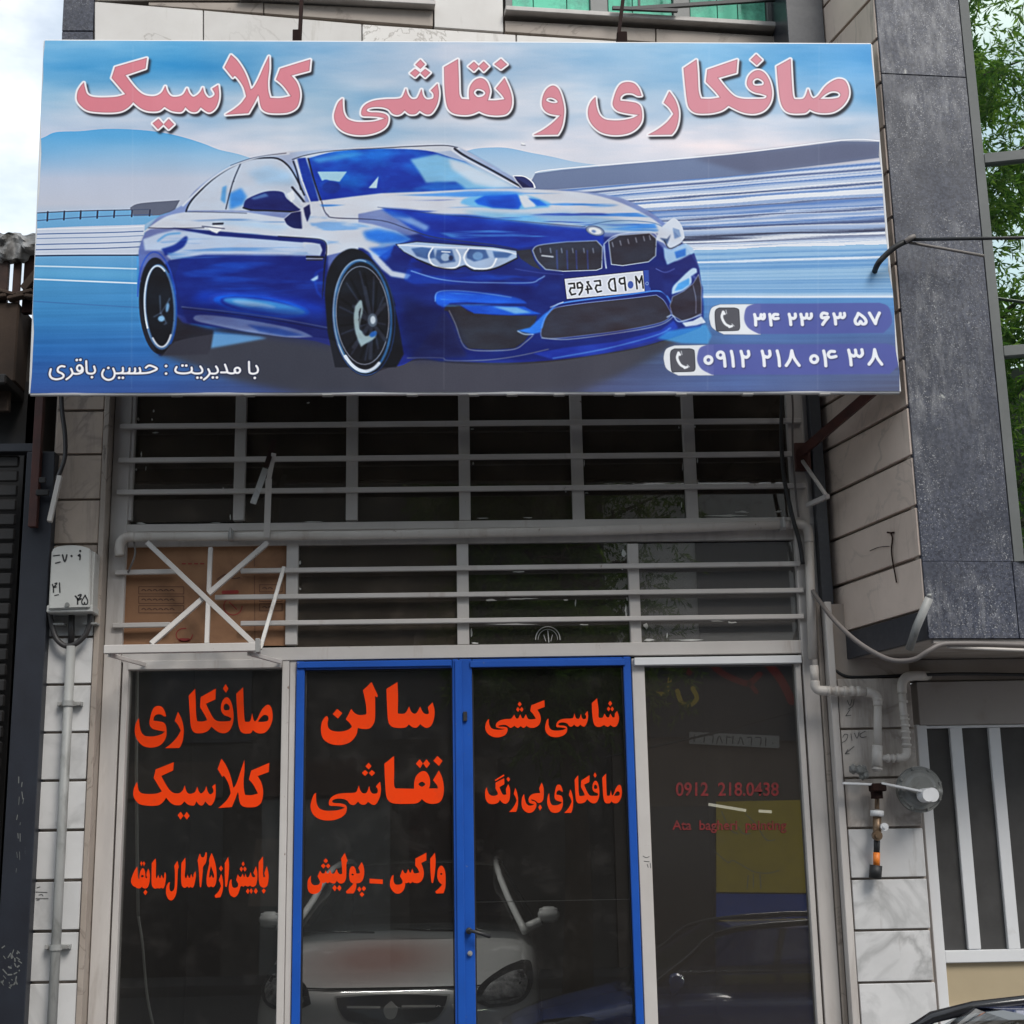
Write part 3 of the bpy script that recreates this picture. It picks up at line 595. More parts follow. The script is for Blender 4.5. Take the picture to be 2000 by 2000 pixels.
def noise2(h, w, sy, sx, seed, octs=4):
    rs = np.random.RandomState(seed); out = np.zeros((h, w)); amp = 1
    for o in range(octs):
        gh, gw = max(int(h / sy), 1) + 3, max(int(w / sx), 1) + 3; g = rs.rand(gh, gw)
        yy = np.linspace(0, gh - 2.001, h); xx = np.linspace(0, gw - 2.001, w); yi, xi = yy.astype(int), xx.astype(int)
        fy = (yy - yi)[:, None]; fx = (xx - xi)[None]; fy = fy * fy * (3 - 2 * fy); fx = fx * fx * (3 - 2 * fx)
        a = g[yi][:, xi]; b = g[yi][:, xi + 1]; c = g[yi + 1][:, xi]; d = g[yi + 1][:, xi + 1]
        out += amp * ((a * (1 - fx) + b * fx) * (1 - fy) + (c * (1 - fx) + d * fx) * fy); amp *= .5; sy /= 2; sx /= 2
    return out / (2 - 2 * .5 ** octs) - .5
def streak(fr, c, s, sy, sx, seed, lo=.02, hi=.16, op=.8, blur=2):
    m = blurm(fillmask([cp(fr, s)]), blur)
    n = noise2(m[2].shape[0], m[2].shape[1], sy, sx, seed, 4); m[2] = m[2] * np.clip((n - lo) / (hi - lo), 0, 1); lay(m, c, op)
def paint_sign():
    # background: smooth colour field from sampled points (rows y, columns x)
    ys = [80, 130, 190, 260, 330, 395, 470, 540, 610, 680, 765]; xs = [60, 330, 600, 870, 1140, 1420, 1720]
    G = [[(110, 175, 218), (80, 160, 210), (150, 185, 215), (190, 200, 216), (170, 198, 222), (120, 180, 222), (70, 150, 210)],
         [(95, 165, 212), (100, 168, 212), (165, 190, 214), (196, 202, 216), (184, 202, 222), (130, 184, 222), (78, 156, 214)],
         [(150, 188, 215), (165, 190, 214), (175, 196, 214), (198, 205, 218), (186, 204, 222), (178, 200, 222), (130, 180, 220)],
         [(170, 188, 212), (180, 194, 214), (186, 200, 216), (196, 204, 218), (196, 206, 222), (196, 206, 222), (206, 210, 222)],
         [(178, 190, 212), (184, 192, 210), (190, 200, 216), (200, 206, 218), (206, 210, 222), (206, 210, 222), (208, 211, 222)],
         [(190, 194, 208), (186, 192, 208), (190, 200, 216), (200, 206, 218), (200, 206, 220), (200, 206, 220), (200, 206, 220)],
         [(120, 170, 210), (110, 165, 208), (110, 160, 205), (110, 160, 205), (150, 180, 212), (175, 195, 220), (180, 195, 220)],
         [(78, 150, 200), (75, 145, 200), (70, 130, 190), (80, 140, 195), (90, 150, 205), (100, 160, 210), (100, 160, 212)],
         [(58, 130, 188), (60, 130, 190), (60, 110, 170), (60, 90, 150), (70, 110, 175), (80, 130, 190), (85, 135, 190)],
         [(38, 100, 170), (45, 105, 175), (62, 66, 80), (60, 62, 74), (60, 62, 76), (75, 105, 160), (84, 105, 155)],
         [(50, 80, 148), (55, 84, 150), (66, 80, 130), (72, 76, 98), (75, 84, 125), (80, 98, 150), (84, 90, 118)]]
    G = np.array(G, float) / 255; a = tocanvas([(x, 400) for x in xs])[:, 0]; b = tocanvas([(1000, y) for y in ys])[:, 1]
    X = np.arange(CW); Yc = np.arange(CH); tmp = np.zeros((len(ys), CW, 3))
    for r in range(len(ys)):
        for c in range(3): tmp[r, :, c] = np.interp(X, a, G[r, :, c])
    for c in range(3):
        for x in range(CW): IMG[:, x, c] = np.interp(Yc, b, tmp[:, x, c])
    n1 = noise2(CH, CW, 90, 420, 3, 5); ymask = np.clip((b[4] - Yc) / 60, 0, 1)[:, None]
    IMG[:] += (n1 * ymask)[..., None] * np.array([.62, .34, .17])
    n2 = noise2(CH, CW, 10, 500, 5, 3); ym2 = np.clip((Yc - b[7]) / 40, 0, 1)[:, None]
    IMG[:] += (n2 * ym2)[..., None] * np.array([.06, .10, .12])
    # hills
    m = fillmask([cp('D', '100,780! 225,745 300,712 430,706 560,695 700,698 850,712 980,738 1100,775 1180,806 1290,832 1400,870! 1400,1060! 100,1060!')])
    m[2] *= np.clip(1.15 - np.linspace(0, 1.6, m[2].shape[0]), 0, 1)[:, None]; lay(m, (84, 162, 214), .95)
    m = fillmask([cp('E', '840,820! 900,803 980,795 1080,797 1200,822 1320,845 1440,872 1570,890! 1570,960! 840,960!')]); m[2] *= np.clip(1.1 - np.linspace(0, .9, m[2].shape[0]), 0, 1)[:, None]; lay(m, (140, 182, 218), .9)
    # left safety fence and barrier
    fill('A', (108, 165, 208), '100,100! 700,80! 960,85! 840,125! 760,170! 100,190!', 1)
    fill('A', (92, 98, 118), '700,70! 760,45 970,30! 940,85! 860,110! 720,115!', .6)
    line('A', (74, 84, 108), '100,103 500,88 800,78', 2.2); line('A', (70, 95, 135), '100,147 520,120 820,105', 2.0, .5)
    for i, x in enumerate((258, 348, 437, 527, 617, 712, 808)): line('A', (52, 58, 80), '%d,%d %d,%d' % (x, 94 - i * 2, x - 3, 142 - i * 5), 3.6, .3)
    fill('A', (196, 204, 220), '100,186! 780,160! 770,325! 100,326!', .5)
    for y, w, c in ((186, 2, (225, 228, 235)), (212, 2.2, (84, 112, 160)), (236, 1.6, (110, 135, 175)), (268, 2.4, (96, 120, 165)), (296, 2.2, (80, 104, 150))): line('A', c, '100,%d 500,%d 770,%d' % (y + 3, y - 4, y - 16), w, .4)
    line('A', (52, 66, 96), '100,331 760,326', 3.2, .4); line('A', (205, 225, 238), '100,383 735,400', 3, .6); line('A', (214, 228, 240), '100,452 735,478', 3.2, .6); line('A', (60, 112, 170), '100,570 760,610', 2, .8)
    fill('A', (100, 170, 212), '100,400! 735,410! 735,455! 100,440!', 5, .6)
    # right wall band and streaked barrier
    q = tocanvas([(1200, 400), (1755, 400)])
    yy, xx = np.mgrid[0:CH, 0:CW]; w_ = np.stack([PX0 + xx / CW * (PX1 - PX0), np.full(xx.shape, SY), PZ1 - yy / CH * (PZ1 - PZ0) - 1.6], -1) @ CM; px = 1000 - FOC * w_[..., 0] / w_[..., 2]; py = 1000 + FOC * w_[..., 1] / w_[..., 2]
    t = (px - 1000) / 755.0; top = 376 - 66 * t; bot = 583.0
    s = (py - top) / (bot - top); rs = np.random.RandomState(11)
    prof = np.zeros((400, 3)); base = np.array([190, 202, 224]) / 255
    kx = np.linspace(0, 1, 400); v = np.interp(kx, np.linspace(0, 1, 60), rs.rand(60)); v2 = np.interp(kx, np.linspace(0, 1, 130), rs.rand(130))
    v = .6 * v + .4 * v2
    for c, (lo, hi) in enumerate(((92, 222), (128, 226), (188, 234))): prof[:, c] = (lo + (hi - lo) * np.clip((v - .18) / .5, 0, 1)) / 255
    for k_, wd, col in ((.055, .007, (88, 106, 150)), (.16, .006, (80, 98, 140)), (.26, .005, (96, 112, 150)), (.345, .006, (90, 104, 142)), (.43, .009, (72, 88, 130)), (.50, .010, (60, 66, 92)), (.545, .006, (120, 130, 158))):
        e = np.exp(-.5 * ((kx - k_) / wd) ** 2)[:, None]; prof = prof * (1 - e) + e * np.array(col) / 255
    lo = kx > .60; prof[lo] = prof[lo] * .35 + .65 * np.array([112, 168, 214]) / 255
    for k_, wd in ((.70, .008), (.985, .012)):
        e = np.exp(-.5 * ((kx - k_) / wd) ** 2)[:, None]; prof = prof * (1 - e) + e * np.array([214, 226, 240]) / 255
    jit = noise2(CH, CW, 6, 260, 21, 2) * .035
    si = np.clip(((s + jit * (1 - abs(2 * s - 1))) * 399), 0, 399).astype(int); msk = (np.clip((s) * 90, 0, 1) * np.clip((1 - s) * 90, 0, 1) * (px > 1000))[..., None]
    IMG[:] = IMG * (1 - msk) + prof[si] * msk
    fill('F', ((112, 128, 160), (104, 118, 152)), '-150,935! 0,914! 900,835! 1500,762! 1705,765! 1705,850! 900,950! 0,1018! -200,1030!', .7)
    fill('F', (88, 92, 118), '700,855! 1500,765! 1705,768! 1705,850! 1000,935!', 5, .75)
    line('F', (226, 229, 236), '-150,930 0,908 900,829 1500,756 1705,760', 2.4, .3)
    # ground shadow under the car
    fill('O', (58, 60, 72), '300,690! 430,640! 800,660! 1340,640! 1290,690 1180,735 1000,770! 600,770! 470,745 380,715', 7)
    fill('O', (66, 66, 78), '700,700! 1260,690! 1200,735! 1120,772! 760,772!', 8, .9)
    # ---- car body
    fill('V', ((186, 198, 218), (36, 52, 140)), '262,490! 262,470 272,442 288,420 300,408 320,400 350,384! 366,362 395,338 430,316 480,298 540,289 600,283 720,277 845,276 870,280 930,312 985,345 1010,358 1090,360 1165,372 1215,394 1252,420 1278,445 1302,480 1318,515 1325,560 1326,600 1322,616! 1280,632 1200,656 1080,676 960,684 860,682 790,676 740,690 640,640! 600,635 370,600! 330,640 300,670 275,600 264,540', .5)
    fill('O', (28, 48, 128), '275,560! 340,500! 640,500! 640,620! 700,480! 900,440! 1280,470! 1330,520! 1372,560! 1372,630! 1300,650! 1100,700! 860,706! 780,690! 700,600! 640,660! 400,630! 300,600!', 2)
    # side: window band, shoulder, belt line, reflections
    fill('A', (204, 210, 222), '765,210! 800,176 900,115 1010,92! 1330,95! 1560,130! 1700,20! 1740,40! 1760,130! 1932,100! 1932,300! 1850,310 1760,330! 1745,250! 1650,232! 1180,205! 940,178! 810,185!', .8)
    fill('A', (178, 206, 232), '1100,150! 1300,170! 1500,190! 1560,170 1400,150 1250,140', 4, .8)
    fill('A', (190, 204, 226), '850,210! 940,190! 1200,225! 1500,240! 1700,262! 1735,300! 1730,330! 1500,322! 1100,322! 920,352! 870,300! 780,300! 770,240!', 1.6)
    fill('A', (30, 46, 122), '930,178! 1180,200! 1500,225! 1660,236! 1740,250! 1748,300! 1720,262! 1500,246! 1150,222! 1010,195!', .9)
    fill('A', (34, 62, 150), '870,292! 940,270 985,235 1005,225 1010,245 985,285 920,318! 890,330!', 1.6)
    line('A', (70, 160, 225), '850,250 900,215 970,208', 3, 1.6, .8)
    fill('A', (28, 50, 138), '975,350! 1100,330! 1500,334! 1742,345! 1750,560! 1760,710! 1400,650! 985,605! 940,450!', 1.2)
    fill('A', (30, 84, 200), '1085,520! 1300,530! 1600,560! 1745,600! 1750,690! 1500,660! 1200,630! 1000,600!', 7, .8)
    efill('A', (48, 84, 190), 1400, 600, 282, 62, 8, blur=2); efill('A', (22, 112, 226), 1410, 602, 262, 50, 8, blur=1.8); efill('A', (34, 60, 168), 1400, 600, 215, 42, 8, blur=1.5)
    efill('A', (86, 166, 226), 1425, 602, 225, 32, 9, blur=2.4); efill('A', (160, 205, 238), 1370, 592, 120, 15, 9, blur=2)
    line('A', (36, 100, 215), '1750,400 1700,430 1710,520 1745,560', 3, 2, .7); fill('A', (176, 206, 236), '1672,460! 1715,432! 1715,455! 1690,468!', 1.2)
    fill('A', (182, 200, 228), '1640,268! 1735,262! 1742,310! 1660,300!', 1); line('A', (36, 40, 62), '1655,335 1740,338', 4.5, .4); line('A', (60, 64, 84), '1655,352 1735,352', 3, .4); line('A', (205, 212, 225), '1650,344 1735,345', 1.5, .3)
    line('A', (24, 30, 60), '1746,245 1755,310 1745,420 1738,560', 2, .6, .8)
    line('A', (150, 158, 182), '980,605 1350,645 1780,720', 2.6, .4); line('A', (24, 28, 70), '985,614 1350,656 1780,732', 2.2, .4)
    fill('A', (36, 44, 122), '985,620! 1780,735! 1785,815! 1700,790! 1150,710! 1010,690!', 1.4)
    fill('A', (206, 218, 236), '1040,665! 1070,648 1200,655 1420,690 1600,728 1690,768! 1560,770 1350,742 1150,702 1060,682', 1.2)
    fill('A', (60, 110, 190), '1330,700! 1500,722! 1640,760! 1540,765! 1400,738!', 2, .8)
    fill('A', (96, 150, 202), '1150,735! 1400,765! 1440,775! 1130,828!', 2.5)
    fill('A', (50, 50, 62), '940,640! 985,690! 1150,728! 1135,830! 1120,860! 860,870! 900,760!', 2)
    streak('A', (40, 110, 215), '985,360! 1740,350! 1750,700! 1000,605!', 26, 260, 46, .06, .24, .55, 4); streak('A', (110, 160, 215), '850,230! 1700,270! 1720,320! 920,345!', 10, 200, 47, .02, .2, .7)
    streak('A', (60, 120, 190), '1010,92! 1560,130! 1740,240! 1180,205! 820,185!', 12, 240, 48, .06, .2, .5)
    m = blurm(fillmask([cp('A', '960,560! 1780,640! 1785,815! 985,690!')]), 8); lay(m, (22, 34, 100), .55)
    # rear wheel
    lay(blurm(fillmask([ell('A', 848, 600, 98, 262, -3)]), .8), (30, 32, 44)); eline('A', (52, 92, 190), 2.5, 848, 592, 104, 284, -4, blur=.7, a0=190, a1=350)
    eline('A', (96, 130, 170), 5, 862, 606, 80, 226, -3, blur=.7); eline('A', (214, 224, 236), 3.2, 858, 606, 78, 222, -3, a0=150, a1=300, blur=.4); eline('A', (40, 100, 180), 3, 866, 606, 84, 232, -3, a0=-50, a1=60, blur=.7)
    eline('A', (208, 216, 228), 3.6, 862, 610, 72, 212, -3, a0=45, a1=130, blur=.4); efill('A', (30, 32, 42), 860, 600, 66, 196, -3, blur=.6)
    for s_ in ('868,640 905,580 915,560', '868,640 895,690 885,700', '866,640 830,660', '866,642 862,545'): line('A', (120, 140, 165), s_, 2.6, 1, .6)
    efill('A', (150, 190, 222), 870, 670, 18, 16, 0, blur=1.2); efill('A', (130, 170, 205), 903, 610, 9, 26, 10, blur=1.2)
    SIDE2 = 1
    # front wheel arch and wheel
    fill('B', (26, 28, 38), '95,900! 105,800 140,715 200,662 260,652 330,690 400,780 450,880 480,980 500,1100 520,1220! 480,1290! 150,1290! 110,1100!', 1)
    fill('B', (30, 52, 132), '470,960! 520,960! 560,1100! 575,1245! 545,1235! 505,1110!', 1.2)
    efill('B', (30, 33, 44), 305, 1020, 170, 318, -3, blur=.6); eline('B', (44, 72, 120), 2, 305, 1020, 168, 312, -3, blur=.5)
    eline('B', (70, 120, 168), 5, 300, 1015, 152, 300, -3, blur=1.2); eline('B', (170, 186, 206), 2.4, 292, 1012, 150, 300, -3, a0=130, a1=285, blur=.7); eline('B', (206, 216, 230), 7, 300, 1020, 148, 290, -3, a0=60, a1=135, blur=.7)
    efill('B', (32, 34, 44), 298, 1010, 140, 262, -3, blur=.5); eline('B', (176, 184, 200), 1.6, 298, 1010, 142, 264, -3, blur=.3)
    for q in range(10):
        a_ = q * .628 + .2; line('B', (64, 70, 88), '%d,%d %d,%d' % (345 + 20 * math.cos(a_), 1040 + 30 * math.sin(a_), 298 + 126 * math.cos(a_), 1012 + 240 * math.sin(a_)), 3.4, .9, .8)
        line('B', (14, 15, 22), '%d,%d %d,%d' % (345 + 30 * math.cos(a_ + .2), 1040 + 44 * math.sin(a_ + .2), 298 + 120 * math.cos(a_ + .2), 1012 + 230 * math.sin(a_ + .2)), 4, 1.2, .8)
    for s_ in ('345,1035 420,950', '345,1030 310,860', '340,1050 250,1180', '350,1050 420,1140', '335,1040 250,960', '345,1060 340,1240'): line('B', (58, 62, 76), s_, 8, 1); 
    fill('B', (168, 186, 192), '258,960! 290,925 300,980 285,1060 315,1120 370,1090! 365,1130 310,1165 290,1180! 262,1110 250,1030', 1.2); fill('B', (50, 54, 66), '278,990! 290,970 282,1050 300,1090! 282,1080', .8)
    efill('B', (110, 124, 140), 352, 1035, 26, 36, 0, blur=.8); efill('B', (200, 212, 224), 354, 1034, 14, 22, 0, blur=.7); efill('B', (60, 120, 190), 356, 1110, 22, 14, -30, blur=1.2)
    # roof, pillars, windscreen
    fill('B', (206, 211, 222), '-60,160! 0,140 150,115 400,98 700,90 790,98 830,115! 720,128! 400,115! 150,125! 0,160!', .5); line('B', (40, 48, 74), '-80,170 0,145 150,122 400,108 600,98 740,94 810,106', 1.6, .3)
    fill('B', (24, 66, 168), '5,165! 150,128 400,112 640,122 780,160 850,180! 960,245! 1150,325! 1000,325! 700,340 400,360 80,390! 40,280', .4)
    m = fillmask([cp('B', '5,165! 150,128 400,112 640,122 780,160 850,180! 960,245! 1150,325! 1000,325! 700,340 400,360 80,390! 40,280')]); nn = noise2(m[2].shape[0], m[2].shape[1], 60, 90, 8, 4); m[2] = m[2] * np.clip(nn * 4 + .1, 0, 1); lay(m, (36, 132, 214), .75)
    fill('B', (120, 196, 224), '20,165! 200,140! 330,130! 260,150! 60,190!', 4, .6)
    fill('B', (150, 196, 222), '555,170! 700,140! 850,185! 1150,325! 850,330! 800,290! 640,295! 600,230!', 2.5, .95); fill('B', (206, 214, 226), '760,165! 860,190! 1150,322! 1010,322! 900,300! 780,220!', 4, .9)
    fill('B', (60, 140, 216), '560,330! 700,290! 820,300! 860,330! 700,342!', 3, .7)
    fill('B', (170, 205, 222), '55,235! 215,235! 195,262! 175,290! 130,285 100,278 80,285!', .5); fill('B', (186, 210, 224), '385,260! 375,325! 330,325!', .5); efill('B', (26, 62, 150), 130, 320, 50, 34, 0, blur=1.5)
    line('B', (30, 36, 60), '795,112 850,150 1000,230 1160,322', 4.6, .3); line('B', (212, 216, 226), '780,120 850,165 1000,245 1140,320', 3.4, .5)
    line('B', (206, 212, 226), '-25,170 5,250 30,320 60,395', 5, .5); line('B', (30, 36, 64), '5,165 35,280 75,388', 2.6, .3)
    fill('B', (34, 42, 100), '1110,258! 1170,262 1215,295 1225,325! 1160,325! 1130,290!', .4, 1, (208, 214, 226), 2.4); line('B', (220, 224, 232), '1110,258 1170,262 1215,292 1230,322', 2, .3)
    # side glass and mirror
    fill('D', (196, 204, 218), '1005,1135! 1060,1050 1150,965 1250,900 1350,862 1430,850 1500,856 1560,900 1610,980 1640,1060 1650,1140!', .5)
    fill('D', (60, 140, 214), '1235,1045! 1300,1015! 1330,1060! 1310,1104! 1240,1130!', 3, .85); fill('D', (90, 160, 214), '1200,1010! 1222,1000! 1215,1100! 1190,1080!', 1.6, .8); fill('D', (150, 190, 222), '1330,930! 1450,890! 1560,930! 1600,1000! 1400,990!', 6, .5)
    line('D', (30, 34, 52), '1003,1140 1020,1100 1060,1050 1150,965 1250,900 1350,860 1430,851 1500,856 1555,895 1600,965 1640,1050', 3.4, .2); line('D', (46, 52, 74), '1298,880 1255,985 1218,1128', 2.2, .2); line('D', (90, 98, 120), '1008,1142 1330,1150', 1.6, .2)
    line('V', (208, 213, 224), '345,388 372,362 402,336 440,313 490,296 545,290', 4, .6)
    line('V', (64, 72, 100), '435,312 480,297 540,289', 1.2, .3)
    fill('A', (38, 48, 118), '1312,70! 1322,35 1360,10 1440,-18 1520,-15 1545,20 1590,55! 1620,80! 1600,92! 1440,86! 1350,88!', .5); line('A', (28, 30, 50), '1312,72 1360,84 1450,86 1600,92', 3.4, .4); fill('A', (120, 160, 205), '1350,20! 1430,-8! 1450,8! 1370,28!', 1.6, .7)
    fill('A', (222, 226, 232), '1545,-5! 1580,-25! 1590,20! 1570,40!', .8); line('A', (34, 38, 60), '1575,-40 1640,40 1665,90', 4.5, .5)
    fill('A', (28, 38, 100), '1530,130! 1570,95! 1660,80! 1655,130! 1630,185! 1580,180 1545,160', .8, 1, (206, 212, 226), 1.4)
    fill('A', (230, 232, 236), '1120,178! 1160,165! 1205,178! 1170,212! 1140,200!', .8); line('A', (36, 40, 60), '1150,160 1200,158', 4, .6); line('A', (70, 78, 110), '1090,172 1210,185', 1.8, .4)
    line('A', (46, 50, 80), '800,178 940,182 1100,180', 1.4, .4)
    # bonnet and wing
    fill('B', (208, 212, 222), '60,392! 400,352! 850,332! 1230,330! 1380,338 1500,350 1640,385 1750,430 1860,490 1930,545! 1900,570! 1600,562! 1500,530! 1100,500! 700,470! 400,440! 250,470! 120,490! 90,450', 1)
    fill('B', (150, 186, 218), '1100,470! 1400,450! 1600,480! 1800,520! 1900,560! 1620,560! 1500,528! 1250,505!', 5, .85)
    fill('B', (32, 78, 184), '400,432! 560,440 700,462 900,470 1100,500 1300,525 1500,542! 1595,565! 1600,625! 1400,610! 1200,640! 1130,652! 1000,628! 800,610! 640,590! 560,540!', 2)
    fill('B', (30, 52, 150), '560,500! 800,500! 1100,530! 1500,560! 1580,600! 1200,632! 1100,640! 800,600!', 5, .8)
    fill('B', (120, 190, 232), '830,445! 1000,455! 1200,470! 1350,520! 1200,510! 950,480!', 5, .8); fill('B', (150, 180, 222), '430,450! 560,480! 660,530! 640,555! 560,520! 480,490!', 3, .9); fill('B', (36, 110, 212), '400,440! 520,452! 560,485! 470,480!', 3, .7)
    fill('B', (130, 190, 228), '825,405! 850,380 960,352! 1130,352! 1230,375 1310,405 1300,428! 1160,440! 1000,436! 880,422!', 2); fill('B', (30, 110, 214), '900,392! 960,362! 1130,356! 1160,400! 1140,438! 1000,430! 920,412!', 1.6); fill('B', (26, 84, 190), '960,380! 1100,372! 1140,410! 1120,434! 1000,425!', 4, .8); fill('B', (214, 220, 230), '1140,365! 1180,362! 1228,392! 1230,425! 1170,432! 1150,400!', 1.5); fill('B', (40, 120, 216), '1190,378! 1250,388! 1300,418! 1240,420!', 1.5)
    fill('B', (206, 211, 222), '-40,400! 60,395! 95,470! 150,490! 350,520! 480,555! 560,600! 470,640! 380,700! 300,650! 200,640! 100,680! -20,640!', 1.4)
    fill('B', (40, 120, 214), '300,560! 380,545! 470,560! 590,600! 500,620! 400,625! 320,600!', 4, .9); fill('B', (30, 100, 206), '330,650! 420,640! 560,610! 460,680! 420,720!', 3, .85); fill('B', (206, 214, 228), '330,655! 390,700! 460,770! 560,790! 540,815! 450,800! 400,760! 350,700!', 1.6, .95)
    fill('B', (28, 46, 128), '470,632! 560,690! 720,752! 900,775! 1100,755! 1250,775! 1280,800! 1240,835! 900,840! 700,820! 560,790! 480,720! 450,680!', 1.5)
    line('B', (64, 68, 96), '78,395 90,440 110,468 150,485 400,500 560,550 700,590 1000,630 1130,655', 1.7, .2); line('B', (66, 72, 104), '380,428 700,462 1100,500 1500,530', 1.2, .4, .8); line('B', (70, 110, 160), '1480,530 1650,500 1850,510 1925,540', 1.4, .3, .9)
    streak('B', (60, 140, 222), '60,392! 850,340! 1500,345! 1860,490! 1900,570! 1500,530! 700,470! 120,490!', 14, 260, 41, .06, .2, .75)
    streak('B', (24, 60, 170), '120,420! 850,380! 1500,430! 1800,520! 1500,528! 700,462! 400,440!', 10, 220, 42, .10, .2, .6)
    streak('B', (110, 180, 235), '450,445! 1000,480! 1500,560! 1150,640! 800,600!', 14, 240, 43, .08, .22, .7)
    streak('B', (26, 90, 205), '560,700! 1280,800! 1180,940! 700,900! 520,820!', 22, 160, 44, .04, .2, .5)
    streak('B', (120, 170, 222), '-40,420! 100,480! 480,560! 380,690! 100,660!', 22, 90, 45, .02, .2, .7)
    # redraw the belt line, the wing vent and the windscreen pillar over the wing
    fill('A', (30, 46, 122), '1500,226! 1660,236! 1725,244 1752,262 1756,300 1745,345! 1722,345! 1735,300 1722,272 1680,258 1500,246!', .7)
    line('A', (24, 28, 58), '1500,224 1660,234 1728,242 1756,262 1760,310 1750,400 1742,520', 1.8, .3); fill('A', (190, 206, 230), '1640,268! 1725,264! 1738,300! 1725,325! 1660,318!', 1); line('A', (30, 34, 56), '1655,335 1742,338', 4.5, .4); line('A', (205, 212, 225), '1650,344 1740,345', 1.6, .3)
    fill('B', (26, 64, 160), '-52,165! -10,160! 22,250! 62,392! 10,396! -20,300!', .8); line('B', (214, 218, 228), '-62,172 -35,260 -10,330 15,396', 3.2, .4); line('B', (22, 26, 52), '-75,180 -55,240 -35,330', 3, .4); line('B', (24, 30, 60), '6,165 34,270 72,388', 3, .3)
    fill('B', (36, 46, 106), '-20,430! 12,410! 18,460! 0,505! -12,470!', .8)
    # headlamp
    fill('B', (176, 194, 220), '478,628! 590,612! 820,628! 1000,642! 1130,662! 1132,700! 1010,756 900,766! 850,740! 790,758! 690,745! 590,705! 520,668!', .4, 1, (36, 42, 66), 1.6)
    for s_ in ('560,650! 620,640! 680,650! 690,700! 640,705! 590,690!', '700,655! 780,655! 800,720! 720,730! 690,700!', '860,650! 960,655! 980,700! 900,720! 860,700!', '1000,665! 1110,675! 1080,700! 1010,700!'): fill('B', (78, 110, 160), s_, 1.2, .9)
    line('B', (238, 242, 248), '680,640 655,690 690,745 800,752 825,700 805,655', 3.4, .5); line('B', (240, 244, 250), '870,650 845,700 885,752 985,755 1020,705', 3.4, .5); line('B', (222, 230, 242), '490,630 700,640 1000,655 1125,680', 3, .6); line('B', (250, 250, 252), '725,665 770,668', 2.4, .4)
    efill('B', (170, 190, 215), 745, 695, 24, 22, 0, blur=.8); efill('B', (130, 165, 205), 920, 690, 28, 22, 0, blur=.8); efill('B', (50, 66, 104), 775, 700, 12, 14, 0, blur=.8)
    line('B', (32, 36, 56), '590,708 690,748 790,762 850,745 900,770 1010,760 1135,702', 2.2, .3)
    # grilles, roundel, plate
    fill('B', (58, 58, 72), '1125,662! 1205,655! 1225,715! 1262,766! 1210,745! 1150,705!', .5)
    fill('B', (60, 60, 74), '1215,660! 1250,632 1400,612! 1560,606! 1592,640! 1588,755! 1560,766! 1380,772! 1285,762! 1240,715', .4, 1, (172, 182, 200), 2.2)
    for x in (1255, 1310, 1370, 1430, 1490, 1540): line('B', (150, 156, 172), '%d,648 %d,672' % (x, x + 4), 2.2, .3, .8)
    for x in (1345, 1400, 1450, 1510): line('B', (70, 84, 150), '%d,660 %d,760' % (x, x + 4), 3, .8, .8)
    line('B', (210, 214, 222), '1265,688 1325,694', 3, .6); fill('B', (62, 60, 74), '1625,610! 1680,578! 1845,568! 1882,598! 1878,690! 1840,722! 1700,742! 1640,735!', .4, 1, (176, 186, 204), 2.2)
    for x in (1650, 1692, 1734, 1776, 1818, 1850): line('B', (168, 174, 188), '%d,%d %d,%d' % (x, 640 - (x - 1650) * .18, x - 6, 616 - (x - 1650) * .18), 2.2, .3, .8)
    line('B', (200, 212, 232), '1600,630 1605,700 1612,755', 3, .8); line('B', (206, 216, 232), '1600,625 1640,590 1700,570 1850,560 1890,590', 2, .5)
    fill('B', (32, 66, 168), '1196,640! 1240,625! 1580,598! 1600,560! 1500,556! 1300,570!', 3, .5)
    lay(blurm(fillmask([ell('B', 1552, 553, 50, 25, 14)]), .6), (150, 160, 180)); lay(blurm(fillmask([ell('B', 1552, 553, 36, 17, 14)]), .6), (226, 228, 232)); efill('B', (130, 150, 190), 1545, 556, 12, 8, 14, blur=.8); eline('B', (60, 74, 120), 1.2, 1552, 553, 50, 25, 14)
    fill('B', (212, 216, 228), '1385,812! 1812,768! 1822,886! 1398,924!', .2, 1, (48, 54, 100), 1.6); fill('B', (70, 98, 178), '1812,768! 1845,766! 1852,876! 1822,884!', .3)
    eline('B', (170, 190, 220), 1, 1832, 838, 7, 8); efill('B', (86, 112, 180), 1743, 845, 15, 20, 0, blur=.5)
    def pl(*ls, w=3.6):   # plate characters in plate coordinates (u 0..100 along, v 0..10 down), mirrored as in the print
        out = []
        for l in ls:
            out.append([(600 + .36232 * (1400 + u * 4.1 + v * 1.0), 250 + .36232 * (824 - u * .43 + v * 8.6)) for u, v in (tuple(map(float, t.split(','))) for t in l.split())])
        lay(blurm(strokemask(out, w), .3), (34, 34, 42))
    pl('2,2 9,2 9,5 4,4.6 2,6.5 4,9 9,8.6'); pl('19,5.2 13,5.2 13,2.2 17,1.8 19.5,3.6 18,7 14,9.4'.replace('19,5.2', '19.2,5'))
    pl('28,2 26,2 31,6.6 23.5,6.6', '25.6,4.6 25.6,9'); pl('36,2 43,2 43,5 38,4.6 36,6.5 38,9 43,8.6'); pl('62,1.6 62,9.4 57,9 54,7 54,4 57,2 62,1.6'); pl('75,1.6 75,9.6', '75,1.8 69,2.2 68,4 70,5.4 75,5.4'); pl('90,9.4 90,1.8 94,6 98,1.8 98,9.4', w=3.2)
    # bumper: crease, outer ducts, main intake, splitter
    line('B', (150, 180, 226), '560,770 700,812 850,830 1000,834 1200,834 1250,815 1280,798', 2.2, .6); line('B', (110, 120, 190), '1120,760 1250,780 1380,790', 1.6, .8, .7)
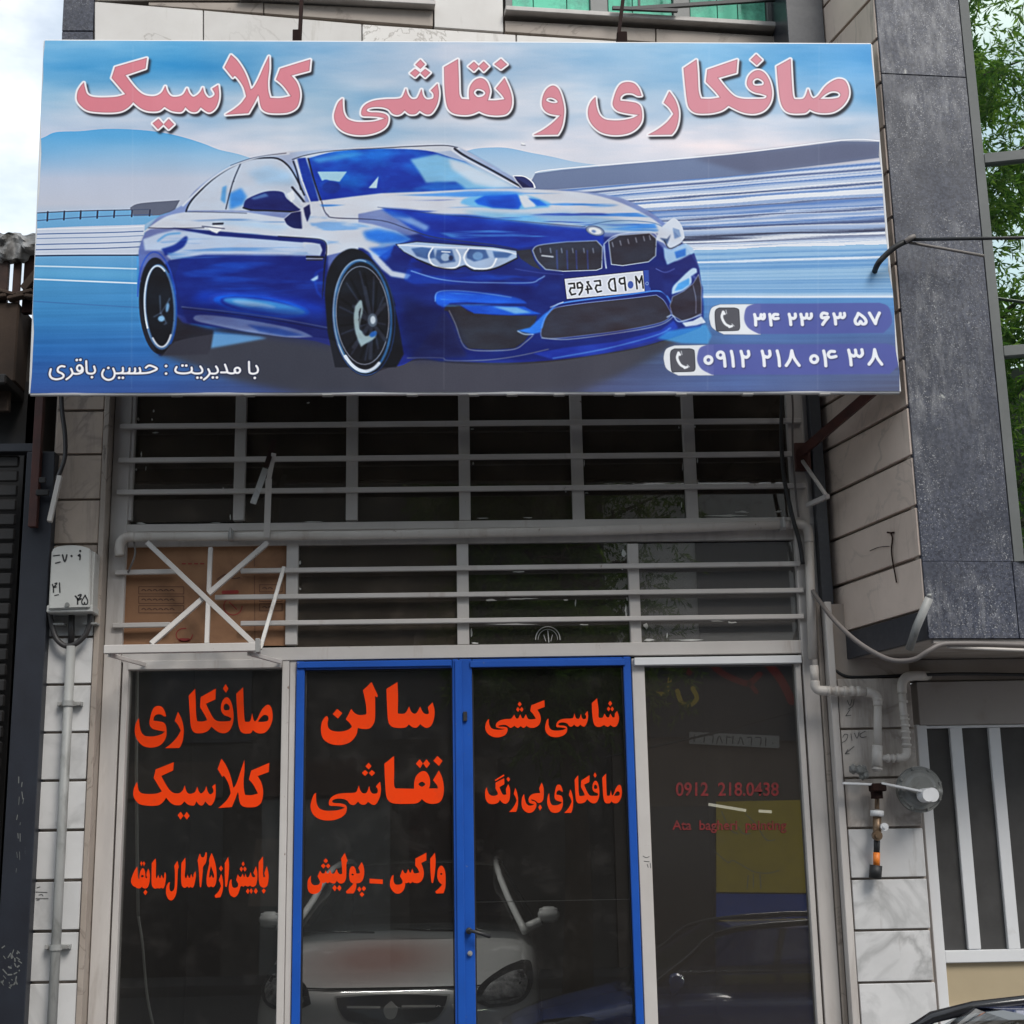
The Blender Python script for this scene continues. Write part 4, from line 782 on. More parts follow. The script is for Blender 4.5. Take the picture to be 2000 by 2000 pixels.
    fill('B', (40, 110, 220), '685,915! 700,885 760,874 900,880 1050,898 1150,920 1185,945! 1000,945! 860,940! 770,945! 735,968! 700,950', 1.2); line('B', (150, 186, 232), '690,935 700,888 770,876 900,884 1100,912', 1.8, .5)
    fill('B', (60, 60, 72), '735,985! 760,955 820,955! 870,990! 1000,1008! 1240,1012! 1215,1090! 1170,1150! 1120,1185! 1000,1196! 870,1190! 830,1150! 790,1050! 760,990!', .7)
    fill('B', (58, 60, 110), '700,1060! 735,985! 790,1060! 840,1190! 860,1230! 720,1240! 560,1240!', 3, .8)
    fill('B', (36, 100, 206), '825,955! 1000,958! 1170,962! 1215,985! 1262,1002! 1100,1008! 900,1000!', .8); fill('B', (150, 200, 232), '1000,962! 1130,965! 1210,995! 1120,1000! 1060,980!', 1.6, .85)
    line('B', (150, 154, 170), '765,985 800,1060 835,1160 880,1196 1000,1200 1120,1190 1175,1155 1215,1120', 2, .4); fill('B', (60, 130, 220), '1130,1092! 1200,1075! 1270,1010! 1300,985! 1262,1100! 1215,1110!', 1.2); line('B', (200, 218, 240), '1135,1094 1170,1110 1220,1112', 2, .6)
    fill('O', (66, 64, 78), '1056,652! 1062,625 1075,608! 1090,600 1143,592! 1234,582! 1282,576! 1296,586 1306,602! 1310,614 1290,630 1200,648 1100,660 1062,660', .6, 1, (120, 134, 180), 2)
    line('O', (96, 150, 224), '1058,640 1066,618 1084,598 1110,590 1234,574 1282,568 1300,575 1312,595', 3.4, .6); line('O', (196, 206, 228), '1075,600 1100,590', 2, .5); line('O', (160, 166, 184), '1058,660 1110,663 1210,650 1290,634 1318,615', 2, .4)
    fill('O', (44, 74, 176), '1040,690! 1100,680! 1200,668! 1290,645! 1316,626! 1325,640! 1280,664! 1180,690! 1080,702!', 1.2); line('O', (110, 160, 226), '1080,700 1180,682 1280,655 1310,640', 2.2, .9)
    line('B', (136, 140, 160), '540,1240 720,1240 750,1253 860,1255 1000,1247 1150,1225 1300,1192', 2, .4, .9)
    lay(blurm(fillmask([cp('B', '520,900! 760,1000! 860,1240! 560,1245! 505,1100!')]), 9), (20, 28, 84), .7); lay(blurm(fillmask([cp('B', '600,840! 1200,850! 1300,900! 1200,940! 1000,890! 700,880!')]), 7), (24, 40, 120), .6)
    streak('B', (90, 160, 226), '700,880! 1180,925! 1185,945! 740,965!', 8, 120, 51, .0, .18, .7, .6)
    # right front corner
    fill('C', (206, 213, 226), '498,245! 520,190 560,150 600,128 640,170 655,232! 620,282! 575,300! 540,262!', .6); fill('C', (60, 80, 120), '520,235! 560,240! 580,215! 560,270!', 1, .8); fill('C', (96, 130, 180), '590,180! 625,190! 635,225! 600,240!', 1.2, .7); line('C', (40, 44, 66), '545,250 575,292 640,262', 2, .5)
    fill('C', (170, 200, 230), '540,285! 580,300! 660,262! 700,290! 705,310! 640,345! 560,380! 545,340!', 1.2); fill('C', (50, 120, 206), '600,310! 660,290! 660,330! 610,345!', 1.2, .8)
    fill('C', (40, 52, 128), '460,390! 560,385! 640,350! 706,315! 735,400! 742,470! 700,430! 600,470! 575,540! 555,545! 520,510! 465,500!', 1.2); line('C', (120, 134, 200), '500,400 550,420 600,400', 1.6, .7)
    fill('C', (190, 214, 236), '585,538! 590,500 620,465 690,400 720,400! 722,420! 690,440! 690,480 650,515 610,530', .9); fill('C', (100, 170, 226), '600,520! 620,480! 680,450! 680,485! 640,512!', 1.2)
    fill('C', (66, 62, 78), '575,600! 590,550! 650,520! 700,480! 730,430! 745,500! 745,640! 690,668! 640,680! 590,650!', .7, 1, (150, 156, 180), 1.6); line('C', (150, 156, 180), '700,490 715,560 715,640', 1.4, .4)
    fill('C', (210, 222, 238), '640,690! 700,680! 745,655! 768,690! 720,705! 660,712!', .9); line('C', (190, 206, 232), '560,660 590,650 630,685 745,648', 2.2, .5)
    fill('C', (70, 150, 214), '505,775! 560,735! 700,715! 770,700! 800,760! 780,805! 640,800!', 2, .9)
    # deepen the photographed car as a whole (glossy navy), keep its highlights
    m = blurm(fillmask([cp('V', '258,490! 258,470 270,440 286,418 300,406 320,398 350,382! 366,360 395,336 430,314 480,296 540,286 600,280 720,275 845,274 872,279 930,310 985,343 1012,356 1090,358 1165,370 1215,392 1252,418 1280,445 1304,480 1320,515 1328,560 1328,600 1322,618! 1280,634 1200,658 1080,678 960,688 860,686 790,680 740,692 690,700 640,650! 600,637 400,630! 330,645 300,672 275,604 260,540')]), .8)
    x0, y0, a = m; reg = IMG[y0:y0 + a.shape[0], x0:x0 + a.shape[1]]; lum = reg.mean(2, keepdims=True); d = np.clip(lum + (reg - lum) * 1.06, 0, 1) ** 1.25
    hi = np.clip((lum - .74) / .12, 0, 1); d = d * (1 - hi) + reg * hi * .98; reg[:] = reg * (1 - a[..., None]) + d * a[..., None]
    # slight wobble and softness, so that the shapes melt together as in a printed photograph
    pm = blurm(fillmask([cp('O', '1095,520! 1290,510! 1300,600! 1095,600!')]), 3); m[2][pm[1] - m[1]:pm[1] - m[1] + pm[2].shape[0], pm[0] - m[0]:pm[0] - m[0] + pm[2].shape[1]] *= 1 - pm[2]
    x0, y0, a = m; h_, w_ = a.shape; wx = (noise2(h_, w_, 12, 16, 61, 3) * 3).astype(int); wy = (noise2(h_, w_, 12, 16, 62, 3) * 2.4).astype(int)
    yy, xx = np.mgrid[0:h_, 0:w_]; src = IMG[y0:y0 + h_, x0:x0 + w_].copy(); wv = src[np.clip(yy + wy, 0, h_ - 1), np.clip(xx + wx, 0, w_ - 1)]
    k = np.exp(-.5 * (np.arange(-3, 4) / 1.1) ** 2); k /= k.sum(); bp = np.pad(wv, ((3, 3), (3, 3), (0, 0)), mode='edge'); bl = sum(k[j] * bp[:, j:j + w_] for j in range(7)); bl = sum(k[j] * bl[j:j + h_] for j in range(7))
    lm = bl.mean(2, keepdims=True); gl = noise2(h_, w_, 26, 70, 63, 5)[..., None]; bl = bl + gl * np.array([.10, .20, .26]) * np.clip(1.2 - abs(lm - .45) * 2.2, 0, 1)
    IMG[y0:y0 + h_, x0:x0 + w_] = src * (1 - a[..., None]) + np.clip(bl, 0, 1) * a[..., None]
    # film grain and print panels
    IMG[:] += (np.random.RandomState(2).rand(CH, CW, 1) - .5) * .018
    # lens crispness of the printed photograph
    k = np.exp(-.5 * (np.arange(-6, 7) / 2.2) ** 2); k /= k.sum(); bp = np.pad(IMG, ((6, 6), (6, 6), (0, 0)), mode='edge')
    bl = sum(k[j] * bp[:, j:j + CW] for j in range(13)); bl = sum(k[j] * bl[j:j + CH] for j in range(13)); IMG[:] = np.clip(IMG + .75 * (IMG - bl), 0, 1)
    # phone strips
    for x0, x1, y0, y1, wx, ix, iy in ((975, 1765, 588, 752, 785, 817, 612), (722, 1800, 808, 972, 540, 577, 831)):
        k = 72
        fill('C', (226, 229, 234), '%d,%d! %d,%d! %d,%d! %d,%d! %d,%d %d,%d %d,%d %d,%d' % (wx + 60, y0 + 4, x0 + 90, y0 + 2, x0 + 90, y1 + 4, wx + 80, y1 + 4, wx + 20, y1 - 30, wx + 4, y1 - 70, wx + 2, y0 + 60, wx + 16, y0 + 22), .3, 1, (60, 72, 96), .8)
        fill('C', (84, 92, 162), '%d,%d! %d,%d! %d,%d %d,%d %d,%d! %d,%d! %d,%d %d,%d %d,%d %d,%d' % (x0 + 60, y0, x1 - 60, y0 - 4, x1 - 10, y0 + 20, x1 + 6, y1 - 60, x1 - 40, y1 - 4, x0 + 80, y1, x0 + 25, y1 - 30, x0 + 2, y0 + 95, x0 + 2, y0 + 55, x0 + 16, y0 + 18), .6, .93)
        s_ = '%d,%d! %d,%d! %d,%d %d,%d %d,%d! %d,%d! %d,%d %d,%d %d,%d! %d,%d! %d,%d %d,%d' % (ix + 24, iy, ix + 105, iy, ix + 124, iy + 6, ix + 130, iy + 22, ix + 134, iy + 100, ix + 134, iy + 100, ix + 130, iy + 116, ix + 112, iy + 122, ix + 26, iy + 124, ix + 26, iy + 124, ix + 8, iy + 116, ix + 2, iy + 22)
        fill('C', (84, 84, 92), s_, .3, 1, (40, 42, 50), 1.6)
        line('C', (238, 240, 244), '%d,%d %d,%d %d,%d %d,%d' % (ix + 45, iy + 22, ix + 38, iy + 50, ix + 55, iy + 85, ix + 80, iy + 100), 5.5); line('C', (238, 240, 244), '%d,%d %d,%d' % (ix + 45, iy + 20, ix + 52, iy + 32), 5); line('C', (238, 240, 244), '%d,%d %d,%d' % (ix + 78, iy + 103, ix + 92, iy + 98), 5)
        line('C', (200, 204, 210), '%d,%d %d,%d' % (ix + 60, iy + 12, ix + 64, iy + 32), 1.6); line('C', (200, 204, 210), '%d,%d %d,%d' % (ix + 92, iy + 86, ix + 104, iy + 98), 1.6)
    dg = [catmull(l, [False] * len(l), False, 4) if len(l) > 2 else l for l in DIGITS]
    lay(blurm(strokemask([[(x + 1, y + 1.5) for x, y in l] for l in dg], 8.5), .9), (52, 54, 90), .8); lay(strokemask(dg, 6.9), (238, 240, 246))
    mg = [catmull(l, [False] * len(l), False, 4) for l in MANAGER]; dots = MANAGER_DOTS[0] + MANAGER_DOTS[1]
    lay(blurm(joinm(strokemask(mg, 8.6), strokemask(dots, 10)), .4), (16, 22, 52)); lay(joinm(strokemask(mg, 4.7), strokemask(dots, 6)), (244, 242, 244))
    # headline: shadow, white edge, fill with a darker rim
    HW = [glyph(k) for k in ('sad_alef', 'feh_kaf_alef', 'reh', 'yeh', 'waw', 'noon_qaf_alef', 'sheen_yeh', 'kaf_lam_alef', 'seen_yeh_kaf')]
    ms = None; mo = None; rim = None
    for g in HW:
        for sh in g:
            m = fillmask(sh); o = strokemask([l + l[:1] for l in sh], 9.6); ms = joinm(ms, m); mo = joinm(mo, joinm([m[0], m[1], m[2].copy()], o)); rim = joinm(rim, strokemask([l + l[:1] for l in sh], 1.7))
    sh_ = [mo[0] + int(5 * KS), mo[1] + int(7 * KS), mo[2]]; lay(blurm(sh_, 2.0), (34, 34, 42), .97); lay(blurm(mo, .3), (244, 240, 243)); lay(ms, ((214, 146, 158), (214, 146, 158))); 
    dk = [ms[0] + 1, ms[1] + 2, ms[2]]; lay(rim, (150, 92, 102), .75)
    x0, y0, a = ms; g_ = np.linspace(0, 1, a.shape[1])[None, :, None]; reg = IMG[y0:y0 + a.shape[0], x0:x0 + a.shape[1]]
    reg += a[..., None] * (1 - g_) * np.array([0, -.075, -.075])
    # vertical seams of the banner and dirt
    for x in (260, 870, 1385, 1600): line('O', (230, 232, 236), '%d,90 %d,760' % (x, x - 3), 1.6, 1, .12)
    IMG[:] += (noise2(CH, CW, 160, 60, 31, 4) * .03)[..., None]
    fill('O', (240, 240, 240), '1017,278! 1026,280! 1022,284!', .3); line('O', (90, 94, 110), '1018,283 1026,284', 1.4, .4)
    np.clip(IMG, 0, 1, out=IMG)
    im = bpy.data.images.new('sign_print', CW, CH, alpha=False)
    px_ = np.ones((CH, CW, 4), np.float32); px_[..., :3] = IMG[::-1]
    im.pixels.foreach_set(px_.ravel()); im.update(); im.pack()
    return im
from mathutils import noise as mnoise

# ------------------------------------------------------------------ ground and air space
def plane(name, x0, x1, y0, y1, z, mat, kind='structure', label=None):
    bm = B(); vs = [bm.verts.new(p) for p in ((x0, y0, z), (x1, y0, z), (x1, y1, z), (x0, y1, z))]; bm.faces.new(vs)
    return T(obj(name, bm, mat), label=label, kind=kind)
STREET = -.47
plane('ground', -60, 60, -60, 60, STREET - .02, 'asphalt', label='flat ground beneath the whole street')
plane('road', -40, 40, -5.5, 5.9, STREET, 'asphalt', label='grey asphalt road in front of the shop')
bm = B(); box(bm, -40, 40, 6.0, 14, -.2 + STREET, -.004, .01); T(obj('pavement', bm, 'paving'), 'raised concrete pavement in front of the shop', kind='structure')
bm = B(); box(bm, -40, 40, -9, -5.6, STREET - .2, STREET + .14, .01); T(obj('pavement', bm, 'asphalt'), 'raised pavement on the far side of the street', kind='structure')

# ------------------------------------------------------------------ the shop's building (upper floor, side columns, room behind the glass)
shop = thing('shop_building', (0, 8.3, 0), 'pale stone building with a tiled ground floor behind the sign', 'building')
YF = 7.86                                     # face of the ground floor columns
UA = R(6.3); U0 = (2.05, 7.97, 0)             # plane of the upper facade
def U(px, py):
    p = FP(px, py, U0, UA)
    if py <= -59: p[2] += 1.6          # the facade goes on above the picture
    return p
un = np.array([math.sin(UA), -math.cos(UA), 0])   # outward normal of the upper facade
def uslab(name, quad, th=.03, out=0.0, mat='facade_stone', parent=None, bev=.003, **k):
    bm = B(); pts = [Vector(U(*q)) + Vector(un) * out for q in quad]
    slab(bm, pts, Vector(-un) * th, bev)
    return T(obj(name, bm, mat, parent or shop, loc=sum(pts, Vector()) / 4), **k)
# core wall behind the cladding
bm = B()
a, b_ = Vector(U(120, 400)), Vector(U(1618, 400)); d_ = Vector((-un[0], -un[1], 0))
for z0, z1 in ((4.35, 9.0),):
    slab(bm, [(a.x, a.y, z1), (b_.x, b_.y, z1), (b_.x, b_.y, z0), (a.x, a.y, z0)], d_ * .25)
bmesh.ops.translate(bm, verts=bm.verts, vec=d_ * .16)
obj('wall', bm, 'brown_stone', shop)
# corner strip of dark granite, stone slabs, joints left open between them
uslab('granite_slab', [(124, -60), (181, -60), (181.5, 60), (121, 60)], mat='granite')
uslab('granite_slab', [(121, 61.5), (181.5, 61.5), (182, 200), (117, 200)], mat='granite')
uslab('stone_slab', [(185, -60), (590, -60), (590, -3), (185, -3)])
uslab('stone_slab', [(185, 3), (396, 20), (396, 190), (185, 190)])
uslab('stone_slab', [(398, 20.2), (706, 47), (706, 190), (398, 190)])
uslab('stone_slab', [(708, 47.4), (1007, 68), (1007, 190), (708, 190)])
uslab('stone_slab', [(1009.5, 68.2), (1300, 86), (1300, 190), (1009.5, 190)])
uslab('stone_slab', [(1302, 86), (1536, 100), (1536, 190), (1302, 190)])
uslab('stone_slab', [(848.5, -60), (983, -60), (983, 62.5), (848.5, 53)])
for q in ([(185, -1), (515, -1), (515, 26.5), (300, 11.5)],): pass
uslab('stone_strip', [(290, 4.5), (514, 5), (514, 26), (290, 10.5)], mat='brown_stone', th=.06)
uslab('stone_strip', [(516, 6), (845.5, 20), (845.5, 51.5), (516, 26.3)], mat='brown_stone', th=.06)
uslab('stone_strip', [(986.5, 40), (1280, 56), (1280, 82.5), (986.5, 62)], mat='brown_stone', th=.06)
uslab('stone_strip', [(1282, 56.3), (1536, 72), (1536, 98), (1282, 82.7)], mat='brown_stone', th=.06)
uslab('granite_slab', [(1563, -60), (1617, -60), (1611, 110), (1560, 110)], mat='granite', out=.02)
uslab('dark_strip', [(1543, -60), (1561, -60), (1558, 110), (1541, 110)], mat='dark_frame', out=.03)
# windows of the upper floor
def upper_window(x0, x1, ysill, panes, muls, label):
    w = T(obj('window', slab(B(), [Vector(U(x0, -60)) + Vector(un) * -.07, Vector(U(x1, -60)) + Vector(un) * -.07, Vector(U(x1, ysill(x1) - 6)) + Vector(un) * -.07, Vector(U(x0, ysill(x0) - 6)) + Vector(un) * -.07], Vector(-un) * .03), 'dark_frame', shop), label)
    for p0, p1 in panes:
        bm = B(); slab(bm, [Vector(U(p0, -59)) + Vector(un) * -.045, Vector(U(p1, -59)) + Vector(un) * -.045, Vector(U(p1, ysill(p1) - 13)) + Vector(un) * -.045, Vector(U(p0, ysill(p0) - 13)) + Vector(un) * -.045], Vector(-un) * .008)
        obj('pane', bm, 'green_panel', w)
    for p0, p1 in muls:
        bm = B(); slab(bm, [Vector(U(p0, -60)) + Vector(un) * -.02, Vector(U(p1, -60)) + Vector(un) * -.02, Vector(U(p1, ysill(p1) - 9)) + Vector(un) * -.02, Vector(U(p0, ysill(p0) - 9)) + Vector(un) * -.02], Vector(-un) * .05, .003)
        obj('mullion', bm, 'grey_frame', w)
    bm = B(); slab(bm, [Vector(U(x0 - 2, ysill(x0) - 4)) + Vector(un) * .06, Vector(U(x1 + 4, ysill(x1) - 4)) + Vector(un) * .06, Vector(U(x1 + 4, ysill(x1) + 5)) + Vector(un) * .06, Vector(U(x0 - 2, ysill(x0) + 5)) + Vector(un) * .06], Vector(-un) * .16, .004)
    obj('sill', bm, 'white_board', w)
    return w
s1 = lambda x: 1 + (x - 594) * .055
wl_ = upper_window(470, 845, s1, [(480, 585), (588, 690), (700, 815)], [(690, 699), (817, 829)], 'upper window with only its lowest green strip in view, left of the blank stone bay')
s2 = lambda x: 25 + (x - 988) * .0605
wr_ = upper_window(987, 1540, s2, [(1003, 1043), (1045, 1109), (1111, 1154), (1192, 1238), (1240, 1316), (1353, 1405), (1407, 1445), (1447, 1500)], [(988, 1002), (1155, 1189), (1318, 1350), (1502, 1518)], 'wide upper window with pale green panels behind a dark bar grille')
# grille in front of the right window
def grille(parent, xs, rail, y0=-60):
    for x in xs:
        bm = B(); p = Vector(U(x, y0)) + Vector(un) * .09; q = Vector(U(x + 1, rail(x))) + Vector(un) * .09; bar(bm, p, q, .014, .014); obj('grille_bar', bm, 'black_metal', parent)
    for off in (0,):
        bm = B(); p = Vector(U(xs[0] - 15, rail(xs[0] - 15) - off)) + Vector(un) * .09; q = Vector(U(xs[-1] + 20, rail(xs[-1] + 20) - off)) + Vector(un) * .09; bar(bm, p, q, .022, .022); obj('grille_bar', bm, 'black_metal', parent)
grille(wr_, [1241, 1306, 1402, 1437, 1467, 1505], lambda x: 4 + (x - 1317) * .045 if x > 1300 else 34 + (x - 1241) * .03)
bm = B(); bar(bm, Vector(U(1190, 32)) + Vector(un) * .09, Vector(U(1316, 37)) + Vector(un) * .09, .02, .02); obj('grille_bar', bm, 'black_metal', wr_)
bm = B(); bar(bm, Vector(U(1526, 12)) + Vector(un) * .09, Vector(U(1512, 40)) + Vector(un) * .0, .02, .02); obj('grille_bar', bm, 'black_metal', wr_)

# ground floor columns: left (tiles) and right (tiles)
def fslab(name, q, Y, th, mat, parent, bev=.003, **k):
    bm = B(); pts = [Vector(F(*p, Y)) for p in q]; slab(bm, pts, (0, th, 0), bev)
    return T(obj(name, bm, mat, parent, loc=sum(pts, Vector()) / 4), **k)
def X_(px, py, Y=8.0): return F(px, py, Y)[0]
def Z_(py, Y=8.0, px=1000): return F(px, py, Y)[2]
# backing of both columns
lx0, lx1 = X_(112, 800, YF), X_(204, 800, YF)
rx0, rx1 = X_(1634, 1370, YF), X_(1790, 1436, YF)
bm = B(); box(bm, lx0 - .01, lx1 + .02, YF + .022, 8.3, 0, 4.36); obj('wall', bm, 'brown_stone', shop)
bm = B(); box(bm, rx0 + .004, rx1 - .004, YF + .022, 8.3, 0, 2.86); obj('wall', bm, 'brown_stone', shop)
zs = [(730, 704), (802, 0), (888, 0), (976, 0), (1063, 0), (1152, 0), (1244, 0), (1337, 0), (1430, 0), (1524, 0), (1621, 0), (1719, 0), (1818, 0), (1918, 0), (2020, 0), (2120, 0)]
zl = [Z_(y, YF, 150) for y, _ in zs]
rng = random.Random(3)
for i in range(len(zl) - 1):
    mat = 'grimy_stone' if i < 5 else 'marble_tile'
    g = .006 + rng.random() * .002; bm = B(); dx = rng.uniform(-.003, .003)
    box(bm, lx0 + dx, lx1 + dx - .004, YF - rng.uniform(0, .005), YF + .02, zl[i + 1] + g, zl[i] - g, .003)
    obj('tile', bm, mat, shop, loc=((lx0 + lx1) / 2, YF, (zl[i] + zl[i + 1]) / 2))
ys_r = [1318, 1323, 1423, 1519, 1617, 1716, 1817, 1919, 2022, 2125]
zr = [Z_(y, YF, 1710) for y in ys_r]
for i in range(1, len(zr) - 1):
    mat = 'marble_grimy' if i < 4 else 'marble_tile'
    g = .006; bm = B(); dx = rng.uniform(-.003, .003)
    box(bm, rx0 + .012 + dx, rx1 - .012 + dx, YF - rng.uniform(0, .005), YF + .02, zr[i + 1] + g, zr[i] - g, .003)
    obj('tile', bm, mat, shop, loc=((rx0 + rx1) / 2, YF, (zr[i] + zr[i + 1]) / 2))
# thin stone trims beside the tiles and the painted boards of the reveal
bm = B(); box(bm, lx1 + .002, lx1 + .032, YF - .012, 8.0, 0, 4.36, .003); obj('trim', bm, 'brown_stone', shop)
xb0, xb1 = lx1 + .036, X_(238, 1300, 7.97)
bm = B(); box(bm, xb0, xb1 - .002, 7.955, 8.05, 0, 4.36, .003); obj('reveal_board', bm, 'white_board', shop)
xr0 = X_(1571, 1390, 7.97); bm = B(); box(bm, xr0 + .004, X_(1603, 1390, 7.97), 7.955, 8.05, 0, 4.36, .003); obj('reveal_board', bm, 'white_board', shop)
bm = B(); box(bm, X_(1603, 1390, 7.97) + .003, X_(1619, 1390, 7.9), 7.93, 8.05, 0, 2.88, .003); obj('trim', bm, 'brown_stone', shop)
bm = B(); box(bm, X_(1619, 1390, 7.9) + .003, rx0 + .006, YF - .008, 8.05, 0, 2.87, .003); obj('trim', bm, 'white_board', shop)
# wall above the shop glass (behind the sign) and room behind
bm = B(); box(bm, lx0, 2.0, 7.98, 8.2, Z_(745), 4.9); obj('wall', bm, 'brown_stone', shop)
bm = B()
for b6 in ((-2.6, 2.3, 13.9, 14, 0, 4.7), (-2.7, -2.6, 8.31, 13.9, 0, 4.7), (2.3, 2.4, 8.31, 13.9, 0, 4.7), (-2.6, 2.3, 8.31, 13.9, 4.7, 4.8)):
    box(bm, *b6)
obj('interior_wall', bm, 'interior_wall', shop)
bm = B(); box(bm, -2.6, 2.3, 8.0, 13.9, -.02, .0); obj('interior_floor', bm, 'interior_floor', shop)
# dark corner post between the shop and the neighbour
bm = B(); z0, z1 = Z_(1330), Z_(700)
for (xa, xb_, za, zb) in ((1600, 1625, z0, z1),):
    box(bm, X_(1590, 1000, 7.95), X_(1612, 1000, 7.95), 7.90, 8.1, za, zb, .003)
obj('granite_slab', bm, 'granite_back', shop)

# ------------------------------------------------------------------ the glazed shopfront
sf = thing('shopfront', (0, 8.0, 0), 'off-white steel and glass shopfront with a blue double door under the sign', 'shopfront')
YG = 8.0
def rect(name, x0, x1, yr, yt, yb, yf, yk, mat, parent, bev=.003, loc=True, **k):
    """upright box: x0,x1 measured at height yr; top/bottom yt,yb; front depth yf, back depth yk"""
    a, b2 = X_(x0, yr, yf), X_(x1, yr, yf); xm = (x0 + x1) / 2
    zt, zb = F(xm, yt, yf)[2], F(xm, yb, yf)[2]
    bm = B(); box(bm, a, b2, yf, yk, zb, zt, bev)
    return T(obj(name, bm, mat, parent, loc=((a + b2) / 2, yf, zb) if loc else None), **k)
ZT, ZB1 = Z_(745), Z_(1024)           # upper band of glass
def hz(y, x=900, Y=7.97): return F(x, y, Y)[2]
fl, fr_ = X_(237, 900, 7.97), X_(1586, 956, 7.97)
def hbar(name, y0, y1, xa, xb2, yf, yk, mat='white_paint', parent=None, x=900, bev=.003):
    bm = B(); box(bm, xa, xb2, yf, yk, F(x, y1, yf)[2], F(x, y0, yf)[2], bev)
    if name == 'window_bar':
        k = rng.uniform(-.003, .003); q = rng.uniform(-.006, .006)
        bmesh.ops.subdivide_edges(bm, edges=[e for e in bm.edges if e.calc_length() > .5], cuts=10)
        for v_ in bm.verts:
            u = (v_.co.x - xa) / (xb2 - xa); v_.co.z += k * (u - .5) + q * (u * (1 - u)); v_.co.y += abs(q) * math.sin(u * 7) * .4
    return obj(name, bm, mat, parent or sf)
# posts and mullions of the upper band
PO = 7.965
rect('frame_post', 238, 261, 900, 745, 1016, PO, 8.02, 'white_paint', sf)
for x0, x1 in ((457.5, 479), (676, 698.5), (896, 918), (1116, 1139)):
    rect('mullion', x0, x1, 900, 745, 1016, PO, 8.02, 'white_paint', sf)
rect('mullion', 1337, 1360, 912, 745, 1014, PO, 8.02, 'white_paint', sf)
rect('frame_post', 1564, 1586, 956, 745, 1290, PO, 8.02, 'white_paint', sf)
hbar('frame_rail', 1017, 1032, fl, fr_, PO - .004, 8.02)
hbar('frame_rail', 1034, 1061, fl, fr_, PO + .012, 8.02, 'white_board')
# lower band
rect('frame_post', 225, 243, 1163, 1061.5, 1259, PO, 8.02, 'white_paint', sf)
for x0, x1, yr in ((559, 582, 1110), (892, 915, 1110), (1227, 1248, 1110)):
    rect('mullion', x0, x1, yr, 1061.5, 1259, PO, 8.02, 'white_paint', sf)
hbar('frame_rail', 1259.5, 1285, xb1, fr_, PO - .006, 8.02)
# horizontal security bars, three in each band
for y in (826.5, 892, 954.5): hbar('window_bar', y - 4.7, y + 4.7, fl - .01, X_(1571, 900, 7.93), 7.925, 7.950)
xa = X_(224, 1120, 7.93)
for i, y in enumerate((1109, 1160.5, 1212)):
    segs = [(xa, X_(345 if i < 2 else 333, y, 7.93)), (X_([470, 420, 470][i], y, 7.93), X_([1563, 1571, 1571][i], y, 7.93))]
    if i == 1: segs = segs[1:]
    for p, q in segs: hbar('window_bar', y - 4.6, y + 4.6, p, q, 7.925, 7.950)
# panes
def pane(x0, x1, yr, yt, yb, mat='dusty_glass', parent=None, Y=8.0, **k):
    return rect('pane', x0, x1, yr, yt, yb, Y, Y + .006, mat, parent or sf, 0, **k)
for x0, x1 in ((259, 460), (477, 678), (696.5, 898), (916, 1118), (1137, 1339), (1358, 1566)):
    pane(x0, x1, 900, 745, 1020)
for x0, x1, m_ in ((580, 894, 'dusty_glass'), (913, 1229, 'reflecting_glass'), (1246, 1566, 'hazy_glass')):
    pane(x0, x1, 1110, 1060, 1262, m_)
# cardboard sheet closing the first lower pane
cb = fslab('cardboard_sheet', [(240, 1069), (560, 1066), (560, 1261), (233, 1261)], 7.992, .006, 'cardboard', None, 0, label='brown printed cardboard sheet behind the crossed bars of the lower left pane', cat='cardboard')
def on(Y): return lambda x, y: Vector(F(x, y, Y))
bm = B(); f_ = on(7.9905)
for bx, by, wd in ((271, 1146, 88), (507, 1142, 44)):
    for k in range(3):
        yk = by + k * 18.5; ws = [(bx, yk), (bx + wd, yk), (bx + wd, yk + 14), (bx, yk + 14), (bx, yk)]
        for p, q in zip(ws[:-1], ws[1:]): ribbon(bm, [p, q], 1.3, f_)
        for j in range(int(wd / 12) - 1): ribbon(bm, [(bx + 6 + j * 11, yk + 7), (bx + 10 + j * 11, yk + 5.5), (bx + 14 + j * 11, yk + 8)], 2.2, f_)
ribbon(bm, [(496, 1070), (497, 1106)], 1.5, f_); ribbon(bm, [(497, 1124), (498, 1260)], 1.2, f_); ribbon(bm, [(424, 1132), (440, 1122), (455, 1130), (468, 1128)], 2.4, f_)
obj('print', bm, 'print_brown', cb)
bm = B(); f_ = on(7.9900)
ribbon(bm, [(360 + 16 * math.cos(a * .7), 1240 + 13 * math.sin(a * .7)) for a in range(8)], 2, f_); ribbon(bm, [(352, 1250), (368, 1250)], 7, f_)
ribbon(bm, [(455 + 18 * math.cos(a * .7), 1184 + 17 * math.sin(a * .7)) for a in range(8)], 2, f_); ribbon(bm, [(436, 1157), (463, 1156)], 7, f_); ribbon(bm, [(448, 1176), (462, 1190)], 2, f_)
for k in range(4): ribbon(bm, [(356 + k * 12, 1101), (362 + k * 12, 1101)], 2.4, f_)
obj('print', bm, 'print_red', cb, None)
